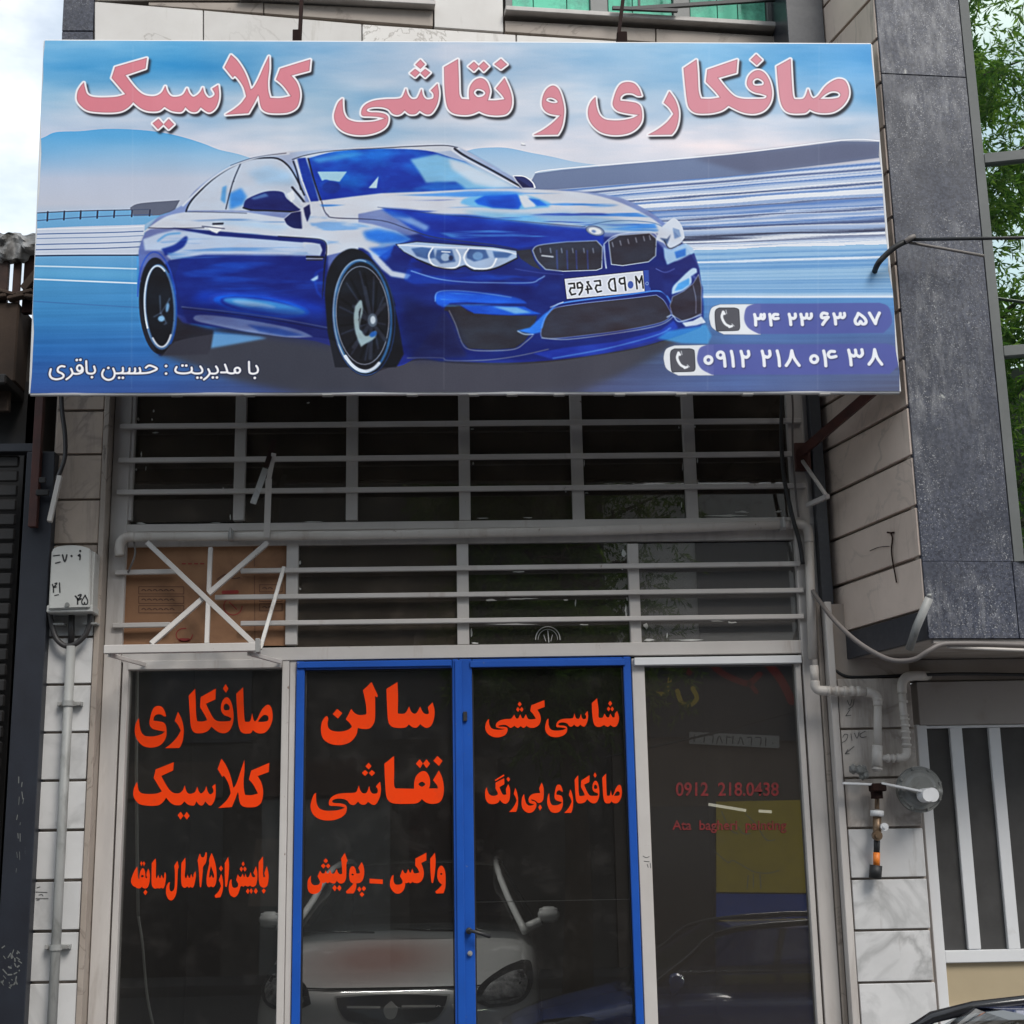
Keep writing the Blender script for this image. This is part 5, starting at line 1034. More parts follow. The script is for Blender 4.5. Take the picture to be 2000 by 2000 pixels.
# side panels beside the doors
rect('frame_post', 549.5, 563.5, 1400, 1286, 2150, PO, 8.02, 'white_paint', sf)
rect('frame_post', 564.5, 576.5, 1400, 1286, 2150, PO + .006, 8.02, 'white_paint', sf)
hbar('frame_rail', 1289, 1306, X_(250, 1300, 7.95), X_(549, 1300, 7.95), 7.945, 8.02, x=400)
rect('frame_post', 239, 250.5, 1315, 1286, 2150, 7.95, 8.02, 'white_board', sf)
pane(248, 551, 1315, 1300, 2150, 'clear_glass')
rect('frame_post', 1237, 1262, 1390, 1286, 2150, PO, 8.02, 'white_paint', sf)
hbar('frame_rail', 1282, 1297, X_(1239, 1290, 7.93), X_(1566, 1290, 7.93), 7.93, 7.99, 'clean_white', x=1400)
rect('frame_post', 1559.5, 1570, 1400, 1290.5, 2150, 7.958, 8.02, 'white_paint', sf)
pane(1260, 1561, 1400, 1290, 2150, 'reflecting_glass')
# blue doors: stiles and rails as one frame, glass, lock and handle
def door(xs, label):
    (a0, a1), (b0, b1), yr = xs
    bm = B(); Y0, Y1 = 7.955, 8.015
    zt = F(880, 1287.5, Y0)[2]; zb = .01; A0, A1, B0, B1 = (X_(v, yr, Y0) for v in (a0, a1, b0, b1))
    box(bm, A0, A1, Y0, Y1, zb, zt, .004); box(bm, B0, B1, Y0, Y1, zb, zt, .004)
    box(bm, A1 + .001, B0 - .001, Y0 + .003, Y1, F(880, 1304, Y0)[2], zt - .001, .004); box(bm, A1 + .001, B0 - .001, Y0 + .003, Y1, zb, .28, .004)
    d = T(obj('door', bm, 'blue_paint', sf, loc=(A0, Y0, 0)), label)
    bm = B(); zt2 = F(880, 1304, Y0)[2]
    for g_ in ((A1 + .001, A1 + .008, .281, zt2 - .001), (B0 - .008, B0 - .001, .281, zt2 - .001), (A1 + .009, B0 - .009, zt2 - .008, zt2 - .001)): box(bm, g_[0], g_[1], Y0 + .022, Y0 + .040, g_[2], g_[3])
    obj('gasket', bm, 'rubber', d)
    bm = B(); box(bm, A1 - .012, B0 + .012, YG, YG + .006, .27, F(880, 1299, Y0)[2]); obj('pane', bm, 'clear_glass', d)
    return d, A0, B1
d1, _, _ = door(((577.5, 593.5), (884, 896.5), 1400), 'left blue door leaf with three lines of red lettering')
d2, dA, _ = door(((897.5, 922.5), (1221, 1236), 1400), 'right blue door leaf with the black handle')
bm = B(); box(bm, X_(889, 1400, 7.95), X_(903, 1400, 7.95), 7.944, 7.9545, .01, F(880, 1290, 7.95)[2], .003); obj('cover_strip', bm, 'blue_paint', d1)
bm = B(); box(bm, X_(580, 1300, 7.94), X_(882, 1300, 7.94), 7.942, 7.954, F(700, 1303, 7.94)[2], F(700, 1291, 7.94)[2], .003); obj('drip_rail', bm, 'blue_paint', d1)
bm = B(); box(bm, X_(918, 1300, 7.94), X_(1222, 1300, 7.94), 7.942, 7.954, F(1050, 1301.5, 7.94)[2], F(1050, 1289, 7.94)[2], .003); obj('drip_rail', bm, 'blue_paint', d2)
p = Vector(F(919, 1818, 7.93)); q = Vector(F(958, 1829, 7.9))
bm = B(); disc(bm, Vector(F(916, 1818, 7.945)), (0, -1, 0), .017, .02); tube(bm, [Vector(F(916, 1818, 7.94)), Vector(F(917, 1818, 7.91)), Vector(F(924, 1819, 7.90)), q], [.009, .009, .009, .011], 10); obj('handle', bm, 'black_metal', d2, smooth=True)
bm = B(); disc(bm, Vector(F(918, 1862, 7.95)), (0, -1, 0), .013, .018); disc(bm, Vector(F(918, 1862, 7.94)), (0, -1, 0), .006, .02); obj('lock', bm, 'aluminium', d2)
bm = B(); box(bm, X_(904.5, 1400, 7.94), X_(912.5, 1400, 7.94), 7.938, 7.953, F(906, 1409, 7.95)[2], F(906, 1390, 7.95)[2], .003); obj('door_stop', bm, 'black_metal', d2)
# red vinyl lettering on the panes (outside face)
PAR = {0: sf, 1: d1, 2: d2}
for pi, lab, words in WINDOW_WORDS:
    bm = B(); yy = 7.9965
    for g, fit in words:
        dots = not g.endswith('*')
        for sh in glyph(g.rstrip('*'), fit, dots): flat(bm, sh, on(yy))
    T(obj('lettering', bm, 'vinyl_red', PAR[pi]), lab)
def latin(txt, x0, x1, y0, y1, label):
    cu = bpy.data.curves.new('t', 'FONT'); cu.body = txt; cu.size = 1; cu.offset = .018; to = bpy.data.objects.new('t', cu); COL.objects.link(to)
    me = bpy.data.meshes.new_from_object(to.evaluated_get(bpy.context.evaluated_depsgraph_get())); bpy.data.objects.remove(to); bpy.data.curves.remove(cu)
    co = np.array([v.co[:2] for v in me.vertices]); a, b3 = co.min(0), co.max(0)
    bm = B(); bm.from_mesh(me); f2 = on(7.9965)
    for v in bm.verts:
        u = (v.co.x - a[0]) / (b3[0] - a[0]); w_ = (v.co.y - a[1]) / (b3[1] - a[1]); v.co = f2(x0 + u * (x1 - x0), y1 + w_ * (y0 - y1))
    T(obj('lettering', bm, 'vinyl_dark_red', sf), label); bpy.data.meshes.remove(me)
latin('0912  218.0438', 1320, 1521, 1528, 1555, 'faded red telephone number on the right fixed pane')
latin('Ata  bagheri  painting', 1313, 1536, 1602, 1627, 'faded red words in Latin letters on the right fixed pane')
# small pencil marks on the right post
bm = B(); f_ = on(PO - .0008)
for l in ('1256,1672 1262,1675 1268,1673', '1258,1682 1268,1683', '1264,1688 1266,1694', '1270,1686 1271,1695'): ribbon(bm, [tuple(map(float, t.split(','))) for t in l.split()], 1.4, f_)
obj('pen_mark', bm, 'ink_grey', sf)
# paint splashes left on the panes' edges
bm = B(); f_ = on(7.9972); rr = random.Random(5)
def splash(x, y, w, h, n=9):
    pts = [(x + w * math.cos(a) * rr.uniform(.4, 1), y + h * math.sin(a) * rr.uniform(.3, 1)) for a in [6.283 * i / n for i in range(n)]]; flat(bm, [pts], f_)
for x, y, w, h in ((270, 818, 3, 5), (297, 820, 2.4, 3), (317, 829, 2, 3), (300, 803, 3, 4), (303, 845, 8, 1.6), (276, 888, 1.6, 8), (285, 915, 1.4, 6), (266, 917, 2, 4), (450, 1010, 2, 7), (436, 954, 2, 2.4), (276, 1022, 12, 2), (420, 1021, 16, 1.2), (602, 787, 5, 2), (612, 1019, 22, 1.2), (945, 1012, 16, 1.2), (1032, 1011, 14, 1.4), (922, 838, 5, 1.4), (924, 905, 1.6, 4), (1105, 960, 1.6, 4), (1146, 963, 5, 2), (1141, 905, 1.2, 12), (1331, 985, 1.6, 9), (1333, 912, 1.4, 14), (1362, 900, 1.6, 9), (1363, 942, 1.2, 8), (1357, 834, 3, 3), (1326, 835, 2, 3), (1420, 1007, 50, 2.2), (1448, 1000, 22, 3), (1521, 999, 8, 2.4), (1360, 1012, 24, 1.2), (586, 1100, 2.4, 6), (586, 1150, 3, 4), (1012, 1117, 14, 2.6), (960, 1172, 16, 2.6), (1010, 1170, 26, 1.6), (1035, 1169, 20, 1.4), (1106, 1172, 7, 2), (1124, 1178, 1.6, 10), (1222, 1190, 2, 12), (1225, 1170, 2, 6), (1000, 1219, 60, 2.0), (921, 1235, 2.4, 12), (930, 1256, 10, 2), (1140, 1220, 14, 1.6), (1262, 1222, 7, 8), (1303, 1240, 2, 9), (1345, 1250, 44, 2.0), (1268, 1250, 12, 3), (1428, 1216, 12, 3), (1400, 1213, 20, 1.2), (1223, 1200, 2, 10)):
    splash(x, y, w, h)
for x, y, w, h in ((1222, 1082, 9, 13), (1217, 1108, 7, 9), (1232, 1110, 6, 14)): splash(x - 4, y, w * .8, h * .8, 7)
T(obj('paint_splash', bm, 'foam_paper', sf), kind='stuff')
# emblem outline stuck low on the third pane
bm = B(); f_ = on(7.996)
for r_, w_ in ((24, 1.6), (19, 1.0)): ribbon(bm, [(1070 + r_ * math.cos(a), 1249 - r_ * 1.05 * math.sin(a)) for a in np.linspace(0, math.pi, 12)], w_, f_)
ribbon(bm, [(1070, 1232), (1072, 1254)], 2, f_); ribbon(bm, [(1062, 1240), (1066, 1252)], 1.2, f_); ribbon(bm, [(1079, 1240), (1076, 1252)], 1.2, f_)
T(obj('sticker', bm, 'meter_grey', sf), 'round emblem sticker cut off by the rail')

# ------------------------------------------------------------------ loose ironwork in front of the left pane
rack = thing('cooler_rack', tuple(F(360, 1270, 7.8)), 'off-white welded bar frame with crossed diagonals over the cardboard', 'rack')
def pbar(name, p, q, w, h, mat, parent, bev=.002):
    bm = B(); bar(bm, Vector(F(*p)), Vector(F(*q)), w, h, (0, -1, 0), bev); return obj(name, bm, mat, parent)
pbar('bar', (288, 1060, 7.90), (505, 1266, 7.72), .028, .028, 'white_paint', rack)
pbar('bar', (523, 1060, 7.90), (407, 1160, 7.835), .028, .028, 'white_paint', rack)
pbar('bar', (401, 1165, 7.83), (295, 1258, 7.72), .028, .028, 'white_paint', rack)
pbar('bar', (411.5, 1070, 7.90), (408, 1156, 7.86), .024, .024, 'white_paint', rack); pbar('bar', (407, 1176, 7.80), (404, 1258, 7.72), .024, .024, 'white_paint', rack)
a_, b4 = Vector(F(204, 1269, 7.62)), Vector(F(500, 1264, 7.62))
bm = B(); bar(bm, a_, b4, .038, .045, (0, 0, 1), .003); obj('shelf_edge', bm, 'white_paint', rack)
pbar('bracket', (214, 1279, 7.64), (283, 1298, 7.93), .022, .022, 'white_paint', rack); pbar('bracket', (486, 1276, 7.64), (548, 1293, 7.93), .022, .022, 'white_paint', rack)
bm = B(); box(bm, b4.x - .002, b4.x + .022, 7.60, 7.66, b4.z - .03, b4.z + .045, .003); obj('bar_end', bm, 'aluminium', rack)
pbar('bar', (508, 1268, 7.66), (555, 1107, 7.84), .022, .012, 'aluminium', rack)
pbar('bent_bar', (521, 1050, 7.88), (525, 935, 7.80), .034, .014, 'white_paint', rack); pbar('bent_bar', (525, 936, 7.80), (535, 885, 7.76), .026, .010, 'white_paint', rack)
stick = thing('aluminium_strip', tuple(F(495, 985, 7.75)), 'loose grey aluminium strip dangling in front of the second upper pane', 'metal strip')
pbar('strip', (494, 984, 7.72), (519, 915, 7.74), .034, .006, 'aluminium', stick); pbar('strip', (520, 912, 7.74), (536, 858, 7.80), .03, .006, 'dark_rust', stick)
bm = B(); tube(bm, [F(262, 1058, 7.92), F(264, 1080, 7.91), F(258, 1100, 7.9), F(250, 1118, 7.92)], .006, 6, True, 5); T(obj('loose_wire', bm, 'grey_cable', None, smooth=True), 'short grey wire hanging beside the left elbow of the white pipe', 'wire')
bm = B(); tube(bm, [F(270, 1790, 8.1), F(278, 1840, 8.08), F(283, 1900, 8.1), F(290, 1960, 8.1), F(306, 2030, 8.12)], .007, 6, True, 6); tube(bm, [F(268, 1300, 8.1), F(266, 1500, 8.1), F(268, 1700, 8.1), F(270, 1790, 8.1)], .009, 6); T(obj('white_hose', bm, 'meter_grey', None, smooth=True), 'thin pale hose hanging behind the first pane', 'hose')

# ------------------------------------------------------------------ signboard
sign = thing('signboard', tuple(F(900, 765, SY)), 'wide printed shop sign with pink Persian headline and a blue coupe', 'sign')
IMGP = paint_sign()
t = MT('sign_print'); uv = t.new('ShaderNodeUVMap'); uv.uv_map = 'UV'; ti = t.new('ShaderNodeTexImage'); ti.image = IMGP; ti.interpolation = 'Cubic'
t.link(uv.outputs[0], ti.inputs['Vector'])
hs = t.new('ShaderNodeHueSaturation'); hs.inputs['Saturation'].default_value = 1.0; hs.inputs['Value'].default_value = 1.0; t.link(ti.outputs['Color'], hs.inputs['Color'])
t.base(hs.outputs[0], .5, .12)
v = t.coord(False, (1, 1, 1)); t.bump(t.noise(v, 2.2, 2, .4), .25, .02)
MATS['sign_print'] = t.m
SC = [(88, 79), (1701, 86), (1757, 764), (59, 768)]
bm = B(); NX, NZ = 40, 18; uvl = bm.loops.layers.uv.new('UV'); gv = []
cs = [Vector(F(*c, SY)) for c in SC]; wob = random.Random(4); wl2 = [wob.uniform(-.007, .007) for _ in range(NZ + 1)]; wr2 = [wob.uniform(-.009, .009) for _ in range(NZ + 1)]
for j in range(NZ + 1):
    row = []
    for i in range(NX + 1):
        u, w_ = i / NX, j / NZ; L_ = cs[0].lerp(cs[3], w_); R_ = cs[1].lerp(cs[2], w_)
        p = L_.lerp(R_, u); p.x += (wl2[j] * (1 - u) ** 8 + wr2[j] * u ** 8) * (1 if 0 < j < NZ else 0)
        p.y += .004 * math.sin(u * 37) * math.sin(w_ * 9)
        row.append(bm.verts.new(p))
    gv.append(row)
for j in range(NZ):
    for i in range(NX):
        f = bm.faces.new((gv[j][i], gv[j + 1][i], gv[j + 1][i + 1], gv[j][i + 1]))
        for lp in f.loops:
            co = lp.vert.co; lp[uvl].uv = ((co.x - PX0) / (PX1 - PX0), (co.z - PZ0) / (PZ1 - PZ0))
obj('printed_sheet', bm, 'sign_print', sign, smooth=True)
bm = B()
for (p, q) in ((0, 1), (1, 2), (2, 3), (3, 0)):
    a, b5 = cs[p].copy(), cs[q].copy(); o_ = Vector((0, .0, 0)); 
    for e in (a, b5): e.y += .012
    d = (b5 - a).normalized(); tube(bm, [a - d * .0, b5], .011, 8)
obj('edge_trim', bm, 'clean_white', sign)
bm = B()
for (p, q) in ((0, 1), (1, 2), (2, 3), (3, 0)):
    a, b5 = cs[p].copy(), cs[q].copy()
    c_ = (cs[0] + cs[2]) / 2
    for e in (a, b5): e.x += (.03 if e.x < c_.x else -.03); e.z += (.03 if e.z < c_.z else -.03); e.y = SY + .045
    bar(bm, a, b5, .05, .05, (0, 1, 0))
for k in range(1, 7):
    x = cs[0].x + (cs[1].x - cs[0].x) * k / 7; bar(bm, Vector((x, SY + .045, cs[3].z + .05)), Vector((x, SY + .045, cs[0].z - .05)), .04, .04, (0, 1, 0))
obj('back_frame', bm, 'dark_rust', sign)
bm = B(); slab(bm, [c_ + Vector((0, .016, 0)) for c_ in cs], (0, .004, 0)); obj('backing_sheet', bm, 'dark_steel', sign)
bm = B(); bt = [Vector(F(60 + i * 169.6, 771 - i * .35, SY + .02)) for i in range(11)]
tube(bm, bt, .010, 8); obj('bottom_rail', bm, 'aluminium', sign)
for x in (168, 345, 487, 640, 805, 925, 1000, 1092, 1210, 1330, 1460, 1610):
    bm = B(); c = Vector(F(x, 770.5 - x * .0015, SY + .018)); box(bm, c.x - .03, c.x + .03, c.y - .014, c.y + .014, c.z - .013, c.z + .013, .004); obj('clip', bm, 'aluminium', sign)
for (p, q) in (((592, -60, 7.35), (585, 84, 7.07)), ((1224, -60, 7.45), (1206, 86, 7.07))):
    bm = B(); bar(bm, Vector(F(*p)), Vector(F(*q)), .02, .024, (0, -1, 0), .002); obj('hanger_rod', bm, 'dark_rust', sign)
bm = B(); c = Vector(F(581, 72, 7.08)); box(bm, c.x - .025, c.x + .02, 7.06, 7.1, c.z - .05, c.z + .035, .003); obj('hanger_plate', bm, 'dark_rust', sign)
bm = B(); c = Vector(F(1212, 74, 7.08)); box(bm, c.x - .02, c.x + .035, 7.06, 7.1, c.z - .05, c.z + .03, .003); obj('hanger_plate', bm, 'dark_rust', sign)
bm = B(); bar(bm, Vector(F(1710, 760, 7.12)), Vector(F(1562, 886, 7.93)), .05, .05, (0, -1, 0), .003); obj('brace', bm, 'rust_paint', sign)
bm = B(); c = Vector(F(1564, 890, 7.93)); box(bm, c.x - .04, c.x + .05, 7.9, 7.95, c.z - .09, c.z + .07, .003); obj('brace_plate', bm, 'rust_paint', sign)

# small bracket of angle iron beside the brace
brk = thing('angle_bracket', tuple(F(1600, 960, 7.8)), 'small bent white angle bracket below the red-brown sign brace', 'bracket')
pbar('arm', (1567, 900, 7.9), (1614, 968, 7.7), .018, .018, 'white_paint', brk); pbar('arm', (1617, 969, 7.7), (1577, 987, 7.9), .026, .026, 'white_paint', brk)

# ------------------------------------------------------------------ white pipe over the shopfront, gas riser and regulator
pipe = thing('white_pipe', tuple(F(900, 1040, 7.9)), 'long off-white pipe running along the shopfront and down its right end', 'pipe')
yp = 7.90
def wp(x, y, Y=yp): return Vector(F(x, y, Y))
bm = B(); tube(bm, [wp(262, 1049), wp(700, 1045), wp(1120, 1038), wp(1546, 1024)], .026, 14); obj('run', bm, 'pipe_white', pipe, smooth=True)
bm = B(); tube(bm, [wp(264, 1048.5), wp(246, 1050), wp(236, 1058), wp(233, 1070), wp(234, 1086)], .027, 14, True, 4); obj('elbow', bm, 'pipe_white', pipe, smooth=True)
bm = B(); tube(bm, [wp(1544, 1024), wp(1562, 1024), wp(1574, 1029), wp(1579, 1042), wp(1580, 1060)], .027, 14, True, 4); obj('elbow', bm, 'pipe_white', pipe, smooth=True)
bm = B(); tube(bm, [wp(1580, 1056), wp(1583, 1150), wp(1588, 1287)], .0255, 14); obj('downpipe', bm, 'pipe_white', pipe, smooth=True)
for x, y in ((1528, 1026), (452, 1047)):
    bm = B(); disc(bm, wp(x, y), (1, 0, 0), .031, .03); box(bm, wp(x, y).x - .006, wp(x, y).x + .006, yp - .045, yp + .06, wp(x, y).z - .02, wp(x, y).z + .04, .002); obj('clamp', bm, 'aluminium', pipe)
gas = thing('gas_riser', tuple(F(1714, 1500, 7.8)), 'white gas pipe with elbows, tee and brass valve on the right tiled column', 'gas pipe')
yq = 7.80
def gp(x, y, Y=yq): return Vector(F(x, y, Y))
def gt(name, pts, r, mat='pipe_white', n=0): 
    bm = B(); tube(bm, [gp(*p) for p in pts], r, 12, True, n); return obj(name, bm, mat, gas, smooth=True)
gt('downpipe', [(1590, 1300), (1592, 1336)], .024); gt('elbow', [(1592, 1330), (1593, 1342), (1600, 1348), (1616, 1349)], .026, n=4); gt('pipe', [(1612, 1349), (1650, 1350), (1698, 1352)], .0215)
for x in (1618, 1634, 1650, 1664, 1676): gt('coupling', [(x - 3.5, 1349.6), (x + 3.5, 1349.8)], .0275)
gt('elbow', [(1692, 1352), (1704, 1354), (1713, 1362), (1714.5, 1378)], .026, n=4); gt('pipe', [(1714.5, 1366), (1714, 1460)], .0225); gt('coupling', [(1714.6, 1364), (1714.6, 1369)], .029); gt('tee', [(1714, 1456), (1713, 1497)], .0285)
gt('pipe', [(1713, 1497), (1712.5, 1507)], .022); gt('coupling', [(1713, 1500), (1713, 1504)], .029)
gt('branch', [(1718, 1481), (1756, 1480)], .018); 
for x in (1734, 1744): gt('coupling', [(x - 2.5, 1481), (x + 2.5, 1481)], .024)
gt('elbow', [(1750, 1480), (1762, 1480), (1770, 1474), (1771, 1462)], .023, n=4); gt('pipe', [(1771, 1464), (1768, 1420), (1763, 1380), (1762, 1350)], .021)
for y in (1455, 1442, 1430, 1417, 1405, 1397, 1370): gt('coupling', [(1764 + (y - 1370) * .08, y - 2.2), (1764 + (y - 1370) * .08, y + 2.2)], .0265)
gt('elbow', [(1762, 1354), (1762, 1335), (1770, 1323), (1786, 1320), (1800, 1320)], .026, n=4); gt('pipe', [(1786, 1320), (1812, 1320, 7.95)], .026)
# regulator, bracket arms and valve
gt('valve_stem', [(1713, 1545), (1713, 1580)], .013, 'brass'); gt('valve_nut', [(1713, 1583), (1713, 1594)], .037, 'clean_white'); gt('valve_body', [(1713, 1595), (1713, 1620), (1713, 1636)], .023, 'brass')
bm = B(); disc(bm, gp(1713, 1632, 7.77), (0, -1, 0), .026, .03); disc(bm, gp(1713, 1632, 7.755), (0, -1, 0), .012, .02); obj('valve_cap', bm, 'brass', gas)
bm = B(); disc(bm, gp(1727, 1615, 7.77), (0, -1, 0), .021, .02); disc(bm, gp(1727, 1615, 7.758), (0, -1, 0), .008, .015); obj('test_port', bm, 'clean_white', gas)
gt('hose', [(1713, 1636), (1712, 1668)], .017, 'rubber'); gt('tape_band', [(1712, 1665), (1712, 1692)], .0185, 'orange_tape'); gt('hose_end', [(1711, 1690), (1709, 1716)], .034, 'rubber')
reg = thing('gas_regulator', tuple(F(1795, 1545, 7.72)), 'round grey gas regulator with a white cap on a white strap', 'gas regulator')
def rp(x, y, Y=7.74): return Vector(F(x, y, Y))
bm = B(); c = rp(1795, 1542, 7.76); disc(bm, c, (0, -1, 0), .122, .035, 40); disc(bm, c - Vector((0, .028, 0)), (0, -1, 0), .105, .022, 40, .07); disc(bm, c - Vector((0, .018, 0)), (0, -1, 0), .118, .02, 40, .104)
for a in range(8):
    p = c + Vector((.112 * math.cos(a * .785 + .3), -.02, .112 * math.sin(a * .785 + .3))); disc(bm, p, (0, -1, 0), .008, .03, 6)
obj('regulator_body', bm, 'regulator_grey', reg)
bm = B(); disc(bm, rp(1812, 1553, 7.66), (.15, -1, 0), .037, .11, 24); disc(bm, rp(1812, 1553, 7.60), (.15, -1, 0), .033, .02, 24); obj('cap', bm, 'clean_white', reg)
bm = B(); tube(bm, [rp(1826, 1546, 7.70), rp(1839, 1546, 7.70)], .022, 12); obj('side_port', bm, 'regulator_grey', reg, smooth=True)
bm = B(); bar(bm, rp(1646, 1530, 7.76), rp(1719, 1533, 7.73), .012, .042, (0, -1, 0), .002); obj('strap', bm, 'clean_white', reg)
bm = B(); bar(bm, rp(1721, 1530, 7.72), rp(1800, 1546, 7.68), .012, .042, (0, -1, 0), .002); obj('strap', bm, 'clean_white', reg)
bm = B(); disc(bm, rp(1712, 1545, 7.76), (0, 0, 1), .032, .08, 16); box(bm, rp(1700, 1540).x, rp(1728, 1540).x, 7.70, 7.78, rp(1712, 1546).z, rp(1712, 1530).z, .006); obj('regulator_neck', bm, 'dark_rust', reg)
bm = B(); gc = rp(1675, 1510, 7.79)
for k in range(7):
    a = k * .9; p = gc + Vector((rr.uniform(-.05, .05), rr.uniform(-.02, .01), rr.uniform(-.02, .03))); r0 = bmesh.ops.create_icosphere(bm, subdivisions=1, radius=rr.uniform(.02, .035)); bmesh.ops.translate(bm, verts=r0['verts'], vec=p)
T(obj('mortar_lump', bm, 'regulator_grey', None), 'rough grey lump of mortar above the white strap on the tiles', 'mortar')

# handwriting on the tiles
bm = B(); f_ = on(YF - .0065)
for l in ('1655,1368 1660,1378 1664,1366', '1668,1366 1666,1378 1657,1385', '1652,1398 1660,1386', '1652,1398 1662,1397', '1646,1440 1650,1434 1656,1436 1652,1446 1645,1450', '1662,1433 1664,1446', '1669,1432 1674,1442 1678,1430', '1690,1428 1680,1434 1682,1440 1692,1439', '1668,1458 1651,1472', '1651,1472 1656,1464', '1651,1472 1659,1472'): ribbon(bm, [tuple(map(float, t.split(','))) for t in l.split()], 1.3, f_)
obj('handwriting', bm, 'ink_grey', shop)
bm = B()
for l in ('72,1734 78,1732', '70,1742 92,1743', '76,1748 82,1747 84,1750', '70,1755 94,1755', '72,1758 77,1757'): ribbon(bm, [tuple(map(float, t.split(','))) for t in l.split()], 1.4, f_)
obj('handwriting', bm, 'ink_grey', shop)

# ------------------------------------------------------------------ meter box and conduit on the left column
mb = thing('meter_box', tuple(F(135, 1185, 7.75)), 'small off-white meter box with painted black numerals on the left column', 'meter box')
bm = B(); y0 = 7.70; q = [F(100.5, 1073, y0), F(176.5, 1070, y0), F(174.5, 1190, y0), F(94, 1192, y0)]
top = [Vector(F(x, y, y0)) for x, y in ((100.5, 1075), (108, 1068), (125, 1065), (145, 1064.5), (163, 1067), (176.5, 1072))]
pts = top + [Vector(F(175, 1187, y0)), Vector(F(94.5, 1190, y0))]
a = [bm.verts.new(p) for p in pts]; b6 = [bm.verts.new(p + Vector((.0, .14, 0))) for p in pts]; bm.faces.new(a); bm.faces.new(b6[::-1])
for i in range(len(a)): bm.faces.new((a[i], b6[i], b6[(i + 1) % len(a)], a[(i + 1) % len(a)]))
bmesh.ops.recalc_face_normals(bm, faces=bm.faces); bmesh.ops.bevel(bm, geom=[e for e in bm.edges], offset=.006, segments=2, affect='EDGES')
obj('lid', bm, 'meter_grey', mb)
bm = B(); e1 = Vector(F(91, 1193, 7.72)); e2 = Vector(F(181, 1191, 7.72)); zt = Vector(F(140, 1068, 7.74)).z
box(bm, e1.x, e2.x, 7.715, 7.855, e1.z - .01, e1.z + .03, .005); box(bm, Vector(F(176.5, 1100, 7.72)).x, Vector(F(182.5, 1100, 7.72)).x, 7.74, 7.855, e1.z, zt - .03, .003); obj('housing', bm, 'meter_grey', mb)
bm = B(); f_ = on(y0 - .0018); k = 120 / 1054.
def mk(*ls, w=2.2):
    for l in ls: ribbon(bm, [(80 + float(a) * k, 1060 + float(b7) * k) for a, b7 in (t.split(',') for t in l.split())], w, f_)
mk('370,210 408,325 445,210', w=3.2); mk('522,225 525,228', w=4.2); mk('672,140 675,143', w=4.2); mk('640,220 665,200 672,225 668,290', w=2.8); mk('645,228 680,228', w=2)
T(obj('numeral', bm, 'ink_black', mb), 'black stencilled Persian number along the top of the box'); bm = B()
mk('212,225 320,212', w=2.2); mk('250,350 330,330', w=2.4); mk('195,715 212,760 215,850', '215,760 250,730 275,690 240,700', '225,768 262,755', w=2.4); mk('318,690 325,850', w=2.6); mk('235,905 300,890', w=1.8)
obj('numeral', bm, 'ink_black', mb); bm = B()
mk('590,915 625,960 630,1050', '625,965 660,950 690,890 640,905', '630,985 690,960', w=3.0); mk('760,900 700,1000 715,1055 745,1050 748,1020 750,1050 790,1050 800,990 755,900', w=2.4)
obj('numeral', bm, 'ink_black', mb)
bm = B(); disc(bm, Vector(F(131.5, 1181, y0 - .002)), (0, -1, 0), .012, .012, 16); obj('lock', bm, 'regulator_grey', mb)
bm = B(); tube(bm, [F(97, 1196, 7.8), F(102, 1225, 7.8), F(112, 1250, 7.8), F(130, 1262, 7.8), F(150, 1256, 7.8), F(168, 1238, 7.8), F(175, 1215, 7.8), F(176, 1196, 7.8)], .015, 10, True, 5); T(obj('cable_loop', bm, 'dark_cable', mb, smooth=True), None)
bm = B(); tube(bm, [F(140, 1196, 7.82), F(139, 1256, 7.82)], .017, 10); obj('cable_drop', bm, 'dark_cable', mb, smooth=True)
for x, y in ((107, 1218), (172, 1217)):
    bm = B(); c = Vector(F(x, y, 7.78)); box(bm, c.x - .03, c.x + .045, 7.79, 7.86, c.z - .006, c.z + .006, .002); obj('cable_clip', bm, 'pipe_grey', mb)
con = thing('conduit_pipe', tuple(F(125, 1600, 7.8)), 'grey steel conduit running down the left tiled column', 'pipe')
bm = B(); cx = Vector(F(137, 1300, 7.80)).x; zt = Vector(F(137, 1262, 7.8)).z; tube(bm, [(cx, 7.80, 0.0), (cx - .0, 7.80, 1.5), (cx, 7.80, zt)], .025, 14); obj('tube', bm, 'pipe_grey', con, smooth=True)
for y in (1374, 1850):
    bm = B(); z = Vector(F(130, y, 7.8)).z; disc(bm, (cx, 7.80, z), (0, 0, 1), .031, .028, 20); box(bm, cx - .065, cx + .065, 7.825, 7.86, z - .012, z + .012, .002); obj('clamp', bm, 'pipe_grey', con)
    bm = B(); disc(bm, (cx - .052, 7.82, z), (0, -1, 0), .01, .02, 6); disc(bm, (cx + .052, 7.82, z), (0, -1, 0), .01, .02, 6); obj('clamp_bolt', bm, 'aluminium', con)
cab = thing('hanging_cable', tuple(F(128, 850, 7.75)), 'black cable with a pale tube end hanging below the left corner of the sign', 'cable')
bm = B(); tube(bm, [F(119, 745, 7.78), F(121, 800, 7.77), F(127, 850, 7.76), F(127, 890, 7.75), F(120, 915, 7.72), F(112, 935, 7.70)], .013, 8, True, 4); obj('wire', bm, 'dark_cable', cab, smooth=True)
bm = B(); bar(bm, Vector(F(117, 930, 7.70)), Vector(F(97, 1019, 7.66)), .026, .026, (0, -1, 0), .002); obj('tube_end', bm, 'pipe_white', cab)

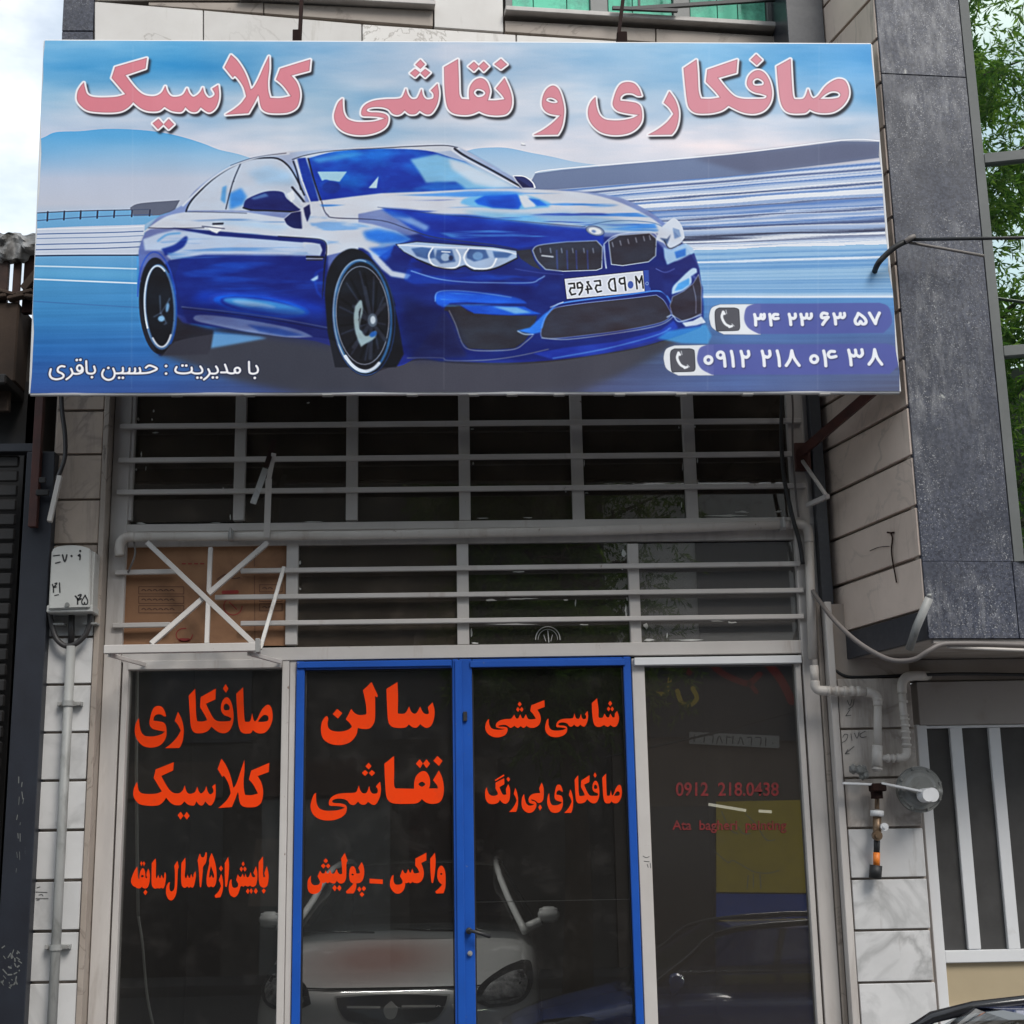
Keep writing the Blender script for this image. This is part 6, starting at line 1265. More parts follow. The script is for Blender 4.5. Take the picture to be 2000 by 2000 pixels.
# ------------------------------------------------------------------ dark premises on the left
lb = thing('left_premises', (-2.75, 8.2, 0), 'dark brown workshop building with a steel shutter left of the shop', 'building')
cxa, cxb = Vector(F(36, 1098, 7.82)).x, Vector(F(103, 1070, 7.82)).x
bm = B(); box(bm, Vector(F(30, 1300, 7.8)).x, Vector(F(87, 1300, 7.8)).x, 7.78, 7.95, 0, F(60, 884, 7.8)[2], .004); obj('column', bm, 'navy_steel', lb)
bm = B(); box(bm, Vector(F(87, 1300, 7.88)).x + .003, lx0 - .014, 7.89, 8.0, 0, 4.4, .003); obj('gap_plate', bm, 'dark_steel', lb)
bm = B(); box(bm, Vector(F(74, 900, 7.84)).x, Vector(F(90, 900, 7.84)).x, 7.725, 7.768, F(80, 1037, 7.84)[2], 4.6, .003)
obj('post', bm, 'rust_paint', lb)
for y, w in ((938, .018), (962, .035)):
    bm = B(); c = Vector(F(83, y, 7.72)); box(bm, c.x - w, c.x + w, 7.712, 7.73, c.z - .016, c.z + .016, .003); obj('bolt_plate', bm, 'dark_steel', lb)
zt_ = F(40, 545, 8.2)[2]
bm = B(); box(bm, -6, -2.62, 8.1, 8.4, F(40, 745, 8.1)[2], F(40, 590, 8.1)[2], .01); obj('wall', bm, 'plaster_brown', lb)
bm = B(); box(bm, -6, -2.60, 8.3, 8.5, 0, F(40, 745, 8.3)[2]); obj('back_wall', bm, 'dark_steel', lb)
bm = B(); box(bm, -6, -2.62, 7.95, 8.3, F(40, 765, 8.1)[2], F(40, 745, 8.1)[2], .01); obj('lintel', bm, 'dark_steel', lb)
for x0, x1, m_ in ((-900, -300, 'rust_sheet'), (-297, -63, 'dark_rust'), (-60, 18, 'rust_sheet'), (20, 41, 'rust_sheet'), (43, 90, 'dark_rust')):
    bm = B(); p = Vector(F(x0, 580, 8.12)); q = Vector(F(x1, 492, 8.12)); box(bm, p.x, q.x, 8.12 + (x0 == 20) * .02, 8.16, p.z - .1, q.z, .004); obj('roof_sheet', bm, m_, lb)
bm = B(); bar(bm, Vector(F(46, 565, 8.1)), Vector(F(75, 530, 8.1)), .04, .04); obj('prop', bm, 'plaster_brown', lb)
for k in range(6):   # tiles/rubble on the wall top
    bm = B(); c = Vector(F(-20 + k * 17, 572 + (k % 2) * 8, 8.08)); box(bm, c.x - .05, c.x + .05, 8.06, 8.12, c.z - .012, c.z + .012, .006); bmesh.ops.rotate(bm, verts=bm.verts, cent=c, matrix=Matrix.Rotation(rr.uniform(-.3, .3), 3, 'Y')); obj('rubble_piece', bm, 'plaster_brown', lb)
# plastic sheeting rolled on its roof edge
bm = B(); tp = [F(-900, 500, 8.15), F(-600, 494, 8.15), F(-300, 498, 8.15), F(-70, 497, 8.15), F(-30, 490, 8.15), F(5, 484, 8.15), F(40, 484, 8.15), F(75, 489, 8.15), F(110, 492, 8.15)]; tube(bm, tp, .085, 24, True, 14)
for v_ in bm.verts:
    n_ = (math.sin(v_.co.x * 31 + v_.co.z * 23) + math.sin(v_.co.x * 57 - v_.co.z * 71) + math.sin(v_.co.y * 63 + v_.co.x * 17)) * .016; n2 = mnoise.noise(v_.co * 9) * .05 + mnoise.noise(v_.co * 24) * .03; v_.co.z += n2; v_.co.y += n_ * .5 + n2
T(obj('plastic_sheeting', bm, 'tarp', None, smooth=False), 'crumpled pale plastic sheeting rolled along the left roof edge', 'plastic sheet')
# shutter slats
xs0, xs1 = -5.0, Vector(F(28, 1000, 7.95)).x
for k in range(34):
    z = F(10, 910, 7.95)[2] - k * .085
    if z < .05: break
    bm = B(); box(bm, xs0, xs1, 7.98, 8.0, z, z + .07, .01); obj('shutter_slat', bm, 'dark_steel', lb)
bm = B(); box(bm, xs0, Vector(F(78, 880, 7.95)).x, 7.93, 8.02, F(10, 884, 7.95)[2], F(10, 868, 7.95)[2], .004); obj('shutter_rail', bm, 'aluminium' if False else 'navy_steel', lb)
bm = B(); c = Vector(F(8, 816, 8.0)); box(bm, Vector(F(-40, 770, 8.05)).x, Vector(F(15, 770, 8.05)).x, 8.08, 8.12, F(0, 800, 8.05)[2], F(0, 743, 8.05)[2], .004); obj('sign_panel', bm, 'plaster_brown', lb)
# old paint smears on the steel column
bm = B(); f_ = on(7.7785)
for k in range(26):
    x, y = rr.uniform(34, 68), rr.uniform(1500, 1760)
    if x < 95 - y * .03: ribbon(bm, [(x - (y - 1500) * .03, y), (x - (y - 1500) * .03 + rr.uniform(-2, 2), y + rr.uniform(4, 16))], rr.uniform(.8, 2), f_)
for k in range(30):
    x, y = rr.uniform(2, 38), rr.uniform(1850, 1935); ribbon(bm, [(x, y), (x + rr.uniform(-6, 8), y + rr.uniform(-5, 9))], rr.uniform(1.4, 3.4), f_)
obj('paint_smear', bm, 'grey_frame', lb)['kind'] = 'stuff'

# ------------------------------------------------------------------ neighbouring building on the right
nb = thing('neighbour_building', (2.6, 8.0, 0), 'neighbouring building with a dark granite bay and green mirror windows', 'building')
YB = 7.08
c0 = Vector(F(1774, 781, YB)); c0.z = 0                      # front corner of the bay (plan)
cb0 = Vector(F(1606, 885, 8.0)); cb0.z = 0                   # back corner
SA = math.atan2(cb0.y - c0.y, cb0.x - c0.x)                  # side face direction
def SDp(px, py): return Vector(FP(px, py, (c0.x, c0.y, 0), SA))
FA = R(5.2)
def FRp(px, py): return Vector(FP(px, py, (c0.x, c0.y, 0), FA))
fd = Vector((math.cos(FA), math.sin(FA), 0)); fn_ = Vector((math.sin(FA), -math.cos(FA), 0))
sd = (cb0 - c0).normalized(); sn = Vector((-sd.y, sd.x, 0)); sn = sn if sn.x < 0 else -sn
SLEN = (cb0 - c0).length
zb_ = Vector(F(1812, 1247, YB)).z                            # underside of the bay
# side face: stone tiles with open joints
za1 = Vector(F(1606, 885, 8.0)).z; za2 = Vector(F(1623, 1149, 8.0)).z; stp = (za1 - za2) / 3
def sq(u0, u1, z1, z0): return [c0 + sd * u0 + Vector((0, 0, z1)), c0 + sd * u1 + Vector((0, 0, z1)), c0 + sd * u1 + Vector((0, 0, z0)), c0 + sd * u0 + Vector((0, 0, z0))]
zstrip = Vector(F(1627, 1241, 8.0)).z
k = -1; zj = []
z = za2
while z < 8.6: zj.append(z); z += stp
zj = [zstrip + .0] + zj
for i in range(len(zj) - 1):
    bm = B(); j = rng.uniform(0, .004)
    slab(bm, [p + sn * j for p in sq(.012, SLEN - .012, zj[i + 1] - .009, zj[i] + .009)], -sn * .03, .003)
    obj('tile', bm, 'travertine', nb, loc=c0 + sd * SLEN / 2 + Vector((0, 0, zj[i])))
bm = B(); slab(bm, sq(.008, SLEN - .005, zstrip - .004, zb_ - .002), -sn * .03, .003); obj('granite_slab', bm, 'granite_back', nb)
bm = B(); slab(bm, [p - sn * .034 for p in sq(.0, SLEN + .3, 8.6, zb_ + .01)], -sn * .1); obj('wall', bm, 'brown_stone', nb)
# front face: granite slabs
wR = (FRp(1911, 400) - c0); wR.z = 0; WF = wR.length
def fq(u0, u1, z1, z0, out=0): return [c0 + fd * u0 + fn_ * out + Vector((0, 0, z1)), c0 + fd * u1 + fn_ * out + Vector((0, 0, z1)), c0 + fd * u1 + fn_ * out + Vector((0, 0, z0)), c0 + fd * u0 + fn_ * out + Vector((0, 0, z0))]
zf = [FRp(1800, y).z for y in (-80, 147, 1096, 1247)]; zf[0] += 1.6
for i in range(2):
    bm = B(); slab(bm, fq(.004, WF, zf[i] - .002, zf[i + 1] + (.002 if i == 0 else .0005)), -fn_ * .03, .002); obj('granite_slab', bm, 'granite', nb, loc=c0 + fd * WF / 2 + Vector((0, 0, zf[i + 1])))
for u0, u1 in ((.004, WF * .98), (WF * .98 + .004, WF + .42), (WF + .424, WF + 1.2)):
    bm = B(); slab(bm, fq(u0, u1, zf[2] - .0005, zb_), -fn_ * .03, .002); obj('granite_slab', bm, 'granite', nb, loc=c0 + fd * (u0 + u1) / 2 + Vector((0, 0, zb_)))
bm = B(); slab(bm, fq(.0, WF + 1.2, 8.6, zb_ + .006, -.034), -fn_ * .05); obj('wall', bm, 'brown_stone', nb)
# mirror windows right of the granite, turned a little towards the street
g0 = c0 + fd * (WF + .004); GA = R(-13); gd = Vector((math.cos(GA), math.sin(GA), 0)); gn = Vector((math.sin(GA), -math.cos(GA), 0))
def gq(u0, u1, z1, z0, out=0): return [g0 + gd * u0 + gn * out + Vector((0, 0, z1)), g0 + gd * u1 + gn * out + Vector((0, 0, z1)), g0 + gd * u1 + gn * out + Vector((0, 0, z0)), g0 + gd * u0 + gn * out + Vector((0, 0, z0))]
win = obj('window', slab(B(), gq(0, .05, 8.6, zf[2], 0), -gn * .08, .002), 'grey_frame', nb)
zw = [FP(1960, y, tuple(g0), GA)[2] for y in (-80, 318, 690, 1091)]; zw[0] += 1.6
for y in (306, 686):
    zc = FP(1950, y, tuple(g0), GA)[2]; bm = B(); slab(bm, gq(.052, 1.1, zc + .028, zc - .028, .0), -gn * .06, .002); obj('frame_rail', bm, 'grey_frame', win)
bm = B(); slab(bm, gq(.052, 1.1, zw[3] + .05, zw[3] - .0, .0), -gn * .06, .002); obj('frame_rail', bm, 'grey_frame', win)
for i in range(3):
    bm = B(); slab(bm, gq(.03, 1.1, zw[i], zw[i + 1], -.03), -gn * .006); obj('pane', bm, 'green_glass', win)
bm = B(); slab(bm, gq(.0, 1.1, 8.6, zf[2], -.3), -gn * .05); obj('blind', bm, 'interior_wall', nb)
# sill board filling the wedge between window and granite below
bm = B(); P4 = [g0, g0 + gd * 1.1, c0 + fd * (WF + 1.2), g0]; z = zf[2] + .002
vs = [bm.verts.new(p + Vector((0, 0, z))) for p in (g0 + fn_ * .0, g0 + gd * 1.1 + gn * .01, c0 + fd * (WF + 1.2) - fn_ * .02)]; bm.faces.new(vs); obj('sill', bm, 'grey_frame', nb)
# dark pier between the upper facade and the bay, above the sign
pp = SDp(1616, 85); pz = pp.z - .9; pq = Vector(FP(1541, 60, (pp.x, pp.y, 0), UA))
bm = B(); box(bm, pq.x, pp.x - .012, pp.y, 8.2, pz, 8.6, .003); obj('granite_slab', bm, 'granite_back', nb)
# soffit and the beam under it
bm = B(); e = c0 + fd * (WF + 1.2); pl_ = [c0 + fd * .02 - fn_ * .002, e, Vector((e.x, 8.02, 0)), Vector((cb0.x + .01, 8.02, 0))]
a = [bm.verts.new(p + Vector((0, 0, zb_ + .002))) for p in pl_]; b8 = [bm.verts.new(p + Vector((0, 0, zb_ + .03))) for p in pl_]; bm.faces.new(a); bm.faces.new(b8[::-1]); obj('soffit', bm, 'soffit_plaster', nb)
bm = B(); bar(bm, c0 + fd * .03 + Vector((0, .03, zb_ - .012)), e + Vector((0, .03, zb_ - .012)), .03, .02); obj('drip_edge', bm, 'beam_paint', nb)
bm = B(); box(bm, X_(1795, 1400, 7.93), 4.5, 7.93, 8.1, F(1900, 1415, 7.93)[2], F(1900, 1330, 7.93)[2], .004); obj('beam', bm, 'beam_paint', nb)
bm = B(); box(bm, X_(1640, 1330, 7.95), 4.5, 7.96, 8.1, F(1900, 1328, 7.95)[2], zb_ - .002, .002); obj('beam', bm, 'soffit_plaster', nb)
bm = B(); box(bm, X_(1634, 1330, 7.90), X_(1790, 1330, 7.90), 7.905, 8.0, F(1700, 1325, 7.9)[2], F(1700, 1312, 7.9)[2] , .002); obj('board', bm, 'beam_paint', nb)
# white slatted gate
gate = thing('slatted_gate', tuple(F(1900, 2000, 7.99)), 'white metal gate with tall dark openings at the right edge', 'gate')
def grect(name, x0, x1, yr, yt, yb, yf, yk, mat, bev=.003): return rect(name, x0, x1, yr, yt, yb, yf, yk, mat, gate, bev)
grect('frame_post', 1791, 1811, 1436, 1415, 2180, 7.94, 8.0, 'clean_white')
bm = B(); box(bm, X_(1810, 1436, 7.94) + .001, 4.4, 7.945, 8.0, F(1900, 1421, 7.94)[2], F(1900, 1416, 7.94)[2] , .002); obj('frame_rail', bm, 'clean_white', gate)
for x0, x1 in ((1856, 1880), (1932, 1954.5), (2008, 2030)): grect('bar', x0, x1, 1436, 1421, 1855, 7.945, 7.99, 'clean_white')
bm = B(); box(bm, X_(1811, 1436, 7.94) + .001, 4.4, 7.945, 8.0, F(1900, 1880, 7.94)[2], F(1900, 1856, 7.94)[2], .003); obj('frame_rail', bm, 'clean_white', gate)
bm = B(); box(bm, X_(1811, 1436, 7.94) + .001, 4.4, 7.945, 8.0, F(1900, 1995, 7.94)[2], F(1900, 1966, 7.94)[2], .003); obj('frame_rail', bm, 'clean_white', gate)
bm = B(); box(bm, X_(1811, 1436, 7.96), 4.4, 7.975, 7.99, F(1900, 1966, 7.96)[2] , F(1900, 1881, 7.96)[2]); obj('panel', bm, 'beige_panel', gate)
bm = B(); box(bm, X_(1811, 1436, 7.98), 4.4, 7.985, 7.995, 0.02, F(1900, 1996, 7.96)[2]); obj('panel', bm, 'beige_panel', gate)
for x0, x1 in ((1812, 1856), (1880, 1932), (1955, 2008), (2030, 2090)): grect('pane', x0 - 1, x1 + 1, 1436, 1420, 1858, 7.972, 7.98, 'slot_glass', 0)
# rusty tube stub, wire and cables round the bay
def free_tube(name, pts, r, mat, label, cat, n=4, seg=10):
    bm = B(); tube(bm, pts, r, seg, True, n); return T(obj(name, bm, mat, None, smooth=True), label, cat, 'cables hanging around the shopfront and the bay' if cat == 'cable' else None)
bm = B(); tube(bm, [F(1815, 1168, 7.0), F(1790, 1225, 7.05), F(1776, 1268, 7.12)], .021, 12); tube(bm, [Vector(F(1815, 1168, 7.0)) + Vector((0, 0, .006)), Vector(F(1815, 1168, 7.0)) + Vector((.0, 0, .02))], .012, 8); T(obj('tube_stub', bm, 'pipe_grey', None, smooth=True), 'short slanting rusty tube at the lower corner of the granite bay', 'tube')
free_tube('cable', [F(1587, 1154, 7.88), F(1602, 1176, 7.8), F(1630, 1212, 7.5), F(1670, 1250, 7.3), F(1710, 1276, 7.2), F(1745, 1290, 7.12), F(1785, 1288, 7.06), F(1812, 1272, 7.03), F(1838, 1259, 7.04), F(1880, 1257, 7.06), F(1950, 1258, 7.1), F(2060, 1262, 7.16)], .0125, 'grey_cable', 'thick grey cable sagging from the white pipe to under the granite bay', 'cable')
free_tube('cable', [F(1850, 1263, 7.06), F(1900, 1266, 7.08), F(2060, 1272, 7.14)], .008, 'pipe_white', 'thin pale cable clipped under the front edge of the bay', 'cable')
free_tube('cable', [F(1622, 1300, 7.9), F(1645, 1318, 7.88), F(1680, 1323, 7.88), F(1800, 1318, 7.88), F(1900, 1316, 7.9), F(2040, 1319, 7.9)], .009, 'rubber', 'black cable along the back of the soffit above the white gate', 'cable')
free_tube('cable', [F(2100, 463, 6.6), F(1900, 466, 6.8), F(1778, 468, 6.95)], .009, 'rubber', 'taut black overhead cable crossing the mirror window', 'cable', 1)
free_tube('cable', [F(1778, 468, 6.95), F(1752, 480, 6.95), F(1728, 500, 6.97), F(1712, 520, 7.0), F(1706, 548, 7.15), F(1708, 600, 7.3)], .015, 'rubber', 'bundle of black cable bending behind the right edge of the sign', 'cable')
free_tube('cable', [F(1776, 474, 6.95), F(1840, 485, 6.98), F(1922, 500, 7.0)], .008, 'grey_cable', 'slack grey cable below the taut one on the granite', 'cable', 2)
free_tube('cable_knot', [F(1768, 472, 6.94), F(1778, 465, 6.93), F(1785, 462, 6.94)], .014, 'grey_cable', 'small knot where the overhead cables meet', 'knot')
bm = B()
pA = [(1737, 1040), (1744, 1041), (1750, 1040)]; pB = [(1744, 1041), (1747, 1052), (1745, 1075), (1748, 1100), (1752, 1120), (1755, 1138)]
for pts, w in ((pA, .005), (pB, .004), ([(1741, 1067), (1720, 1069), (1703, 1076)], .002)): tube(bm, [SDp(*p) + sn * .012 for p in pts], w, 6, True, 3)
T(obj('hook_wire', bm, 'dark_rust', None), 'rusty wire hooked over a nail on the beige side tiles', 'wire')
for pts, r in (([(1511, 745), (1508, 820), (1516, 930), (1540, 1010), (1562, 1062), (1570, 1100)], .011), ([(1546, 772), (1544, 830), (1550, 960), (1560, 1020)], .007), ([(1528, 900), (1552, 1000), (1566, 1080)], .006)):
    pass
free_tube('cable', [F(1529, 745, 7.85), F(1526, 840, 7.85), F(1531, 930, 7.86), F(1548, 1010, 7.86), F(1562, 1060, 7.87), F(1568, 1102, 7.88)], .012, 'rubber', 'thick black cable dropping in front of the right end of the upper panes', 'cable')
free_tube('cable', [F(1546, 760, 7.86), F(1549, 800, 7.86), F(1548, 860, 7.86), F(1554, 960, 7.87), F(1560, 1010, 7.87)], .006, 'grey_cable', 'thin grey cable beside the thick black one', 'cable')

# ------------------------------------------------------------------ cars (front at local x=0, rear at +x)
from mathutils.bvhtree import BVHTree
def car(name, loc, rot, body, label, cat='car'):
    root = thing(name, loc, label, cat); MX = Matrix.Translation(Vector(loc)) @ Matrix.Rotation(rot, 4, 'Z')
    def put(nm, bm, mat, par=None, smooth=True, sub=0, lab=None):
        bmesh.ops.transform(bm, matrix=MX, verts=bm.verts); o = obj(nm, bm, mat, par or root, smooth=smooth)
        if sub: md = o.modifiers.new('s', 'SUBSURF'); md.levels = md.render_levels = sub
        return T(o, lab)
    st_ = [(-.02, .42, .34, .60), (.01, .60, .25, .70), (.06, .72, .20, .77), (.16, .80, .17, .82), (.35, .83, .16, .88), (.7, .845, .16, .96), (1.05, .85, .16, 1.04), (1.4, .855, .17, 1.05), (2.2, .86, .17, 1.05), (3.0, .86, .17, 1.05), (3.5, .85, .17, 1.04), (3.9, .82, .18, 1.0), (4.1, .76, .22, .92), (4.18, .62, .30, .80)]
    def sec(bm, x, hw, zl, zt):
        h = zt - zl; prof = [(0, zt), (.45, zt - .004), (.72, zt - .015), (.89, zt - .04), (.98, zt - .11), (1.0, zt - .26), (1.0, zl + .42 * h), (.985, zl + .15 * h), (.93, zl + .03 * h), (.6, zl), (0, zl)]
        full = prof + [(-a, b9) for a, b9 in prof[-2:0:-1]]
        dx = lambda a: .10 * abs(a) ** 3 if x < .3 else 0
        return [bm.verts.new((x + dx(a), a * hw, b9)) for a, b9 in full]
    bm = B(); R_ = [sec(bm, *s_) for s_ in st_]
    for i in range(len(R_) - 1):
        for j in range(len(R_[0])): bm.faces.new((R_[i][j], R_[i][(j + 1) % len(R_[0])], R_[i + 1][(j + 1) % len(R_[0])], R_[i + 1][j]))
    bm.faces.new(R_[0][::-1]); bm.faces.new(R_[-1]); bmesh.ops.recalc_face_normals(bm, faces=bm.faces)
    tmp = bm.copy(); bmesh.ops.subdivide_edges(tmp, edges=tmp.edges, cuts=1, smooth=.6, use_grid_fill=True); bv = BVHTree.FromBMesh(bm)
    body_o = put('body', bm, body, sub=1)
    def patch(nm, pts, mat, off=.012, par=None, lab=None, mirror=False):
        for s_ in ((1, -1) if mirror else (1,)):
            q = B(); flat(q, [[(y * s_, z) for y, z in pts]], lambda a, b9: Vector((0, a, b9)))
            for _ in range(3): bmesh.ops.subdivide_edges(q, edges=[e for e in q.edges if e.calc_length() > .05], cuts=1)
            for v_ in q.verts:
                h = bv.ray_cast(Vector((-1, v_.co.y, v_.co.z)), Vector((1, 0, 0)))
                v_.co.x = (h[0].x if h[0] else .1) - off
            put(nm, q, mat, par, lab=lab)
    patch('headlight', path('.46,.72! .50,.80 .62,.87 .74,.90! .79,.88 .80,.80 .77,.73 .70,.69 .55,.68!'), 'lamp_dark', .010, mirror=True)
    patch('headlight_lens', path('.50,.735! .55,.80 .66,.85 .74,.86! .77,.80 .74,.73 .66,.705 .55,.70!'), 'lamp_pattern', .014, mirror=True)
    patch('grille', path('-.33,.76! 0,.775 .33,.76! .31,.69 .25,.625 .12,.605 -.12,.605 -.25,.625 -.31,.69'), 'aluminium', .010)
    patch('grille_mesh', path('-.315,.752! 0,.766 .315,.752! .295,.69 .24,.632 .12,.614 -.12,.614 -.24,.632 -.295,.69'), 'lamp_dark', .014)
    for a0, a1 in ((-.25, -.06), (.06, .25)): patch('grille_bar', [(a0, .697), (a1, .70), (a1, .712), (a0, .709)], 'aluminium', .022)
    patch('emblem', path('0,.735! .04,.70 .03,.655 0,.64 -.03,.655 -.04,.70!'), 'aluminium', .026)
    patch('air_intake', path('-.46,.56! 0,.57 .46,.56! .42,.46 .3,.42 -.3,.42 -.42,.46'), 'lamp_dark', .010)
    patch('bonnet_gap', [(-.74, .80), (-.4, .79), (0, .792), (.4, .79), (.74, .80), (.74, .806), (.4, .797), (0, .799), (-.4, .797), (-.74, .806)], 'lamp_dark', .006)
    # greenhouse
    A = dict(wb=(1.02, .70, 1.035), wt=(1.70, .565, 1.435), rt=(2.95, .56, 1.44), rb=(3.65, .68, 1.03))
    def pt(k_, s_, dz=0, f_=1): x, y, z = A[k_]; return Vector((x, y * s_ * f_, z + dz))
    def grid(nm, a, b9, c, d, mat, bulge=(0, 0, 0), n=8, par=None):
        q = B(); g = []
        for i in range(n + 1):
            r0 = []
            for j in range(n + 1):
                u, v_ = j / n, i / n; p = a.lerp(b9, u).lerp(d.lerp(c, u), v_); w_ = 4 * u * (1 - u); p += Vector(bulge) * w_; r0.append(q.verts.new(p))
            g.append(r0)
        for i in range(n):
            for j in range(n): q.faces.new((g[i][j], g[i][j + 1], g[i + 1][j + 1], g[i + 1][j]))
        return put(nm, q, mat, par)
    grid('windscreen', pt('wb', 1), pt('wb', -1), pt('wt', -1), pt('wt', 1), 'car_glass', (-.10, 0, .03))
    grid('rear_window', pt('rb', 1), pt('rb', -1), pt('rt', -1), pt('rt', 1), 'car_glass', (.08, 0, .02))
    roof = grid('roof', pt('wt', 1), pt('wt', -1), pt('rt', -1), pt('rt', 1), body, (0, 0, .03))
    for s_ in (1, -1):
        grid('side_window', pt('wb', s_, 0, 1.12), pt('rb', s_, 0, 1.12), pt('rt', s_), pt('wt', s_), 'car_glass', (0, .03 * s_, 0))
        q = B(); tube(q, [pt('wb', s_, 0, 1.08), pt('wb', s_, 0, 1.03).lerp(pt('wt', s_), .5) + Vector((-.02, 0, .01)), pt('wt', s_), pt('rt', s_), pt('rb', s_, 0, 1.05)], [.024, .022, .022, .024, .045], 8, True, 4); put('pillar', q, body if 'primer' in body else 'lamp_dark')
        q = B(); tube(q, [pt('wt', s_).lerp(pt('rt', s_), .48) + Vector((0, .012 * s_, 0)), Vector((2.25, .80 * s_, 1.04))], .028, 8); put('pillar', q, 'lamp_dark')
        q = B(); box(q, 1.17, 1.27, (.84 if s_ > 0 else -.98), (.98 if s_ > 0 else -.84), 1.08, 1.18, .025); bmesh.ops.bevel(q, geom=list(q.edges), offset=.012, segments=2, affect='EDGES'); tube(q, [(1.22, .74 * s_, 1.04), (1.22, .86 * s_, 1.09)], .03, 8); put('mirror', q, body)
        for x in (.78, 3.32):
            q = B(); disc(q, (x, .76 * s_, .30), (0, 1, 0), .30, .19, 32); ty = put('wheel', q, 'tyre', smooth=False); q = B(); disc(q, (x, .858 * s_, .30), (0, 1, 0), .20, .01, 24); put('rim', q, 'aluminium', ty, smooth=False)
    q = B(); box(q, 1.2, 3.4, -.62, .62, .4, 1.02 if 'primer' in body else .72); put('interior', q, 'lamp_dark', smooth=False)
    for y in (-.35, .25):
        q = B(); tube(q, [(.98, y - .05, 1.05), (.93, y + .2, 1.06), (.98, y + .42, 1.07)], .007, 6); put('wiper', q, 'lamp_dark')
    return root
wc = Vector(F(764, 1957, 8.5))
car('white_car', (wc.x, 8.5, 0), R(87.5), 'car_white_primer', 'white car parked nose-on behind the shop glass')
car('blue_car', (.18, 5.0, STREET), 0, 'car_blue', 'dark car parked outside, only its roof in the lower right corner')
# added unseen area light brightening the white car; then the shop's lit tubes
ld = bpy.data.lights.new('car_fill_light', 'AREA'); ld.shape = 'RECTANGLE'; ld.size = 1.3; ld.size_y = .05; ld.energy = 13; ld.color = (1, .98, .97)
lo = bpy.data.objects.new('car_fill_light', ld); COL.objects.link(lo); lo.location = (-.5, 9.2, F(764, 1275, 9.2)[2])
def emis(name, c, s_):
    t = MT(name); t.b.inputs['Emission Color'].default_value = (*c, 1); t.b.inputs['Emission Strength'].default_value = s_; MATS[name] = t.m
emis('lamp_tube', (1, .97, .85), .6)
for (p, q, lab) in (((1384, 1571), (1457, 1583), 'longer lit fluorescent tube seen through the right pane'), ((1482, 1584), (1507, 1585.5), 'shorter lit fluorescent tube seen through the right pane')):
    bm = B(); tube(bm, [F(*p, 10.2), F(*q, 10.2)], .010, 8); T(obj('fluorescent_tube', bm, 'lamp_tube', None, smooth=True), lab, 'lamp', 'lit tubes inside the shop')
# things standing in the dark room: shelf with certificates, round bottle
bm = B(); q = [Vector(F(x, y, 12)) for x, y in ((500, 1638), (548, 1638), (545, 1770), (484, 1770))]; slab(bm, q, (0, .04, 0)); T(obj('wall_board', bm, 'opposite_wall', None), 'narrow brown notice board on the back wall behind the first pane', 'board')
bm = B(); c = Vector(F(841, 1236, 8.5)); tube(bm, [(c.x, 8.5, c.z - .12), (c.x, 8.5, c.z - .02), (c.x, 8.5, c.z + .04), (c.x, 8.5, c.z + .06), (c.x, 8.5, c.z + .13)], [.10, .10, .06, .02, .02], 16); T(obj('flask', bm, 'regulator_grey', None, smooth=True), 'pale round-bellied bottle standing behind the second lower pane', 'bottle')
bm = B(); box(bm, c.x - .5, c.x + .3, 8.35, 8.7, c.z - .16, c.z - .125); T(obj('ledge', bm, 'interior_wall', shop), None)

# ------------------------------------------------------------------ across the street (seen only as reflections)
YO = -7.0
def O(px, py, d=0): p = F(px, py, 16 - YO); return Vector((p[0], YO + .0 + d, p[2]))
ob = thing('opposite_building', (2, YO - 3, STREET), 'brown shop building on the far side of the street', 'building')
bm = B(); a = O(1180, 1000); box(bm, a.x, 14, YO - 5, YO - .02, STREET, 4.3); obj('wall', bm, 'opposite_wall', ob)
bm = B(); box(bm, -16, a.x - .02, YO - 5, YO - .06, STREET, 8.4); obj('wall', bm, 'opposite_dark', ob)
bm = B(); box(bm, a.x, 14, YO - 5, YO - 1.2, 4.3, 7.5); obj('upper_wall', bm, 'facade_stone', ob)
for x in (4, 7.5, 11):
    bm = B(); box(bm, x, x + 1.6, YO - 1.22, YO - 1.17, 5, 6.6); obj('window', bm, 'dark_frame', ob)
for x, w2, m_ in ((-13, 3.2, 'lamp_dark'), (-9.3, 2.6, 'meter_grey'), (-6.2, 2.4, 'lamp_dark'), (-3.2, 2.0, 'grey_frame'), (-.9, 1.4, 'lamp_dark')):
    bm = B(); box(bm, x, x + w2, YO - .08, YO - .04, STREET, 2.3); obj('shop_opening', bm, m_, ob)
    bm = B(); box(bm, x, x + w2, YO - .04, YO + .1, 2.35, 2.9); obj('fascia', bm, 'opposite_wall' if m_ == 'lamp_dark' else 'rust_sheet', ob)
for x in (-12, -8.5, -5, -1.5):
    bm = B(); box(bm, x, x + 1.6, YO - .08, YO - .03, 3.2, 5.0); w_ = obj('window', bm, 'dark_frame', ob)
def osl(name, q, mat, d=.0, par=ob):
    bm = B(); P_ = [O(x, y, d + .02) for x, y in q]; slab(bm, P_, (0, -.02, 0)); return obj(name, bm, mat, par)
osl('shop_opening', [(1262, 1575), (1395, 1575), (1395, 1990), (1262, 1990)], 'lamp_dark', .004)
ban = osl('banner', [(1398, 1566), (1700, 1560), (1700, 1745), (1398, 1742)], 'banner_yellow', .03, None); T(ban, 'plain yellow banner across the street with thin pale line drawing', 'banner')
bm = B(); f_ = lambda x, y: O(x, y, .055)
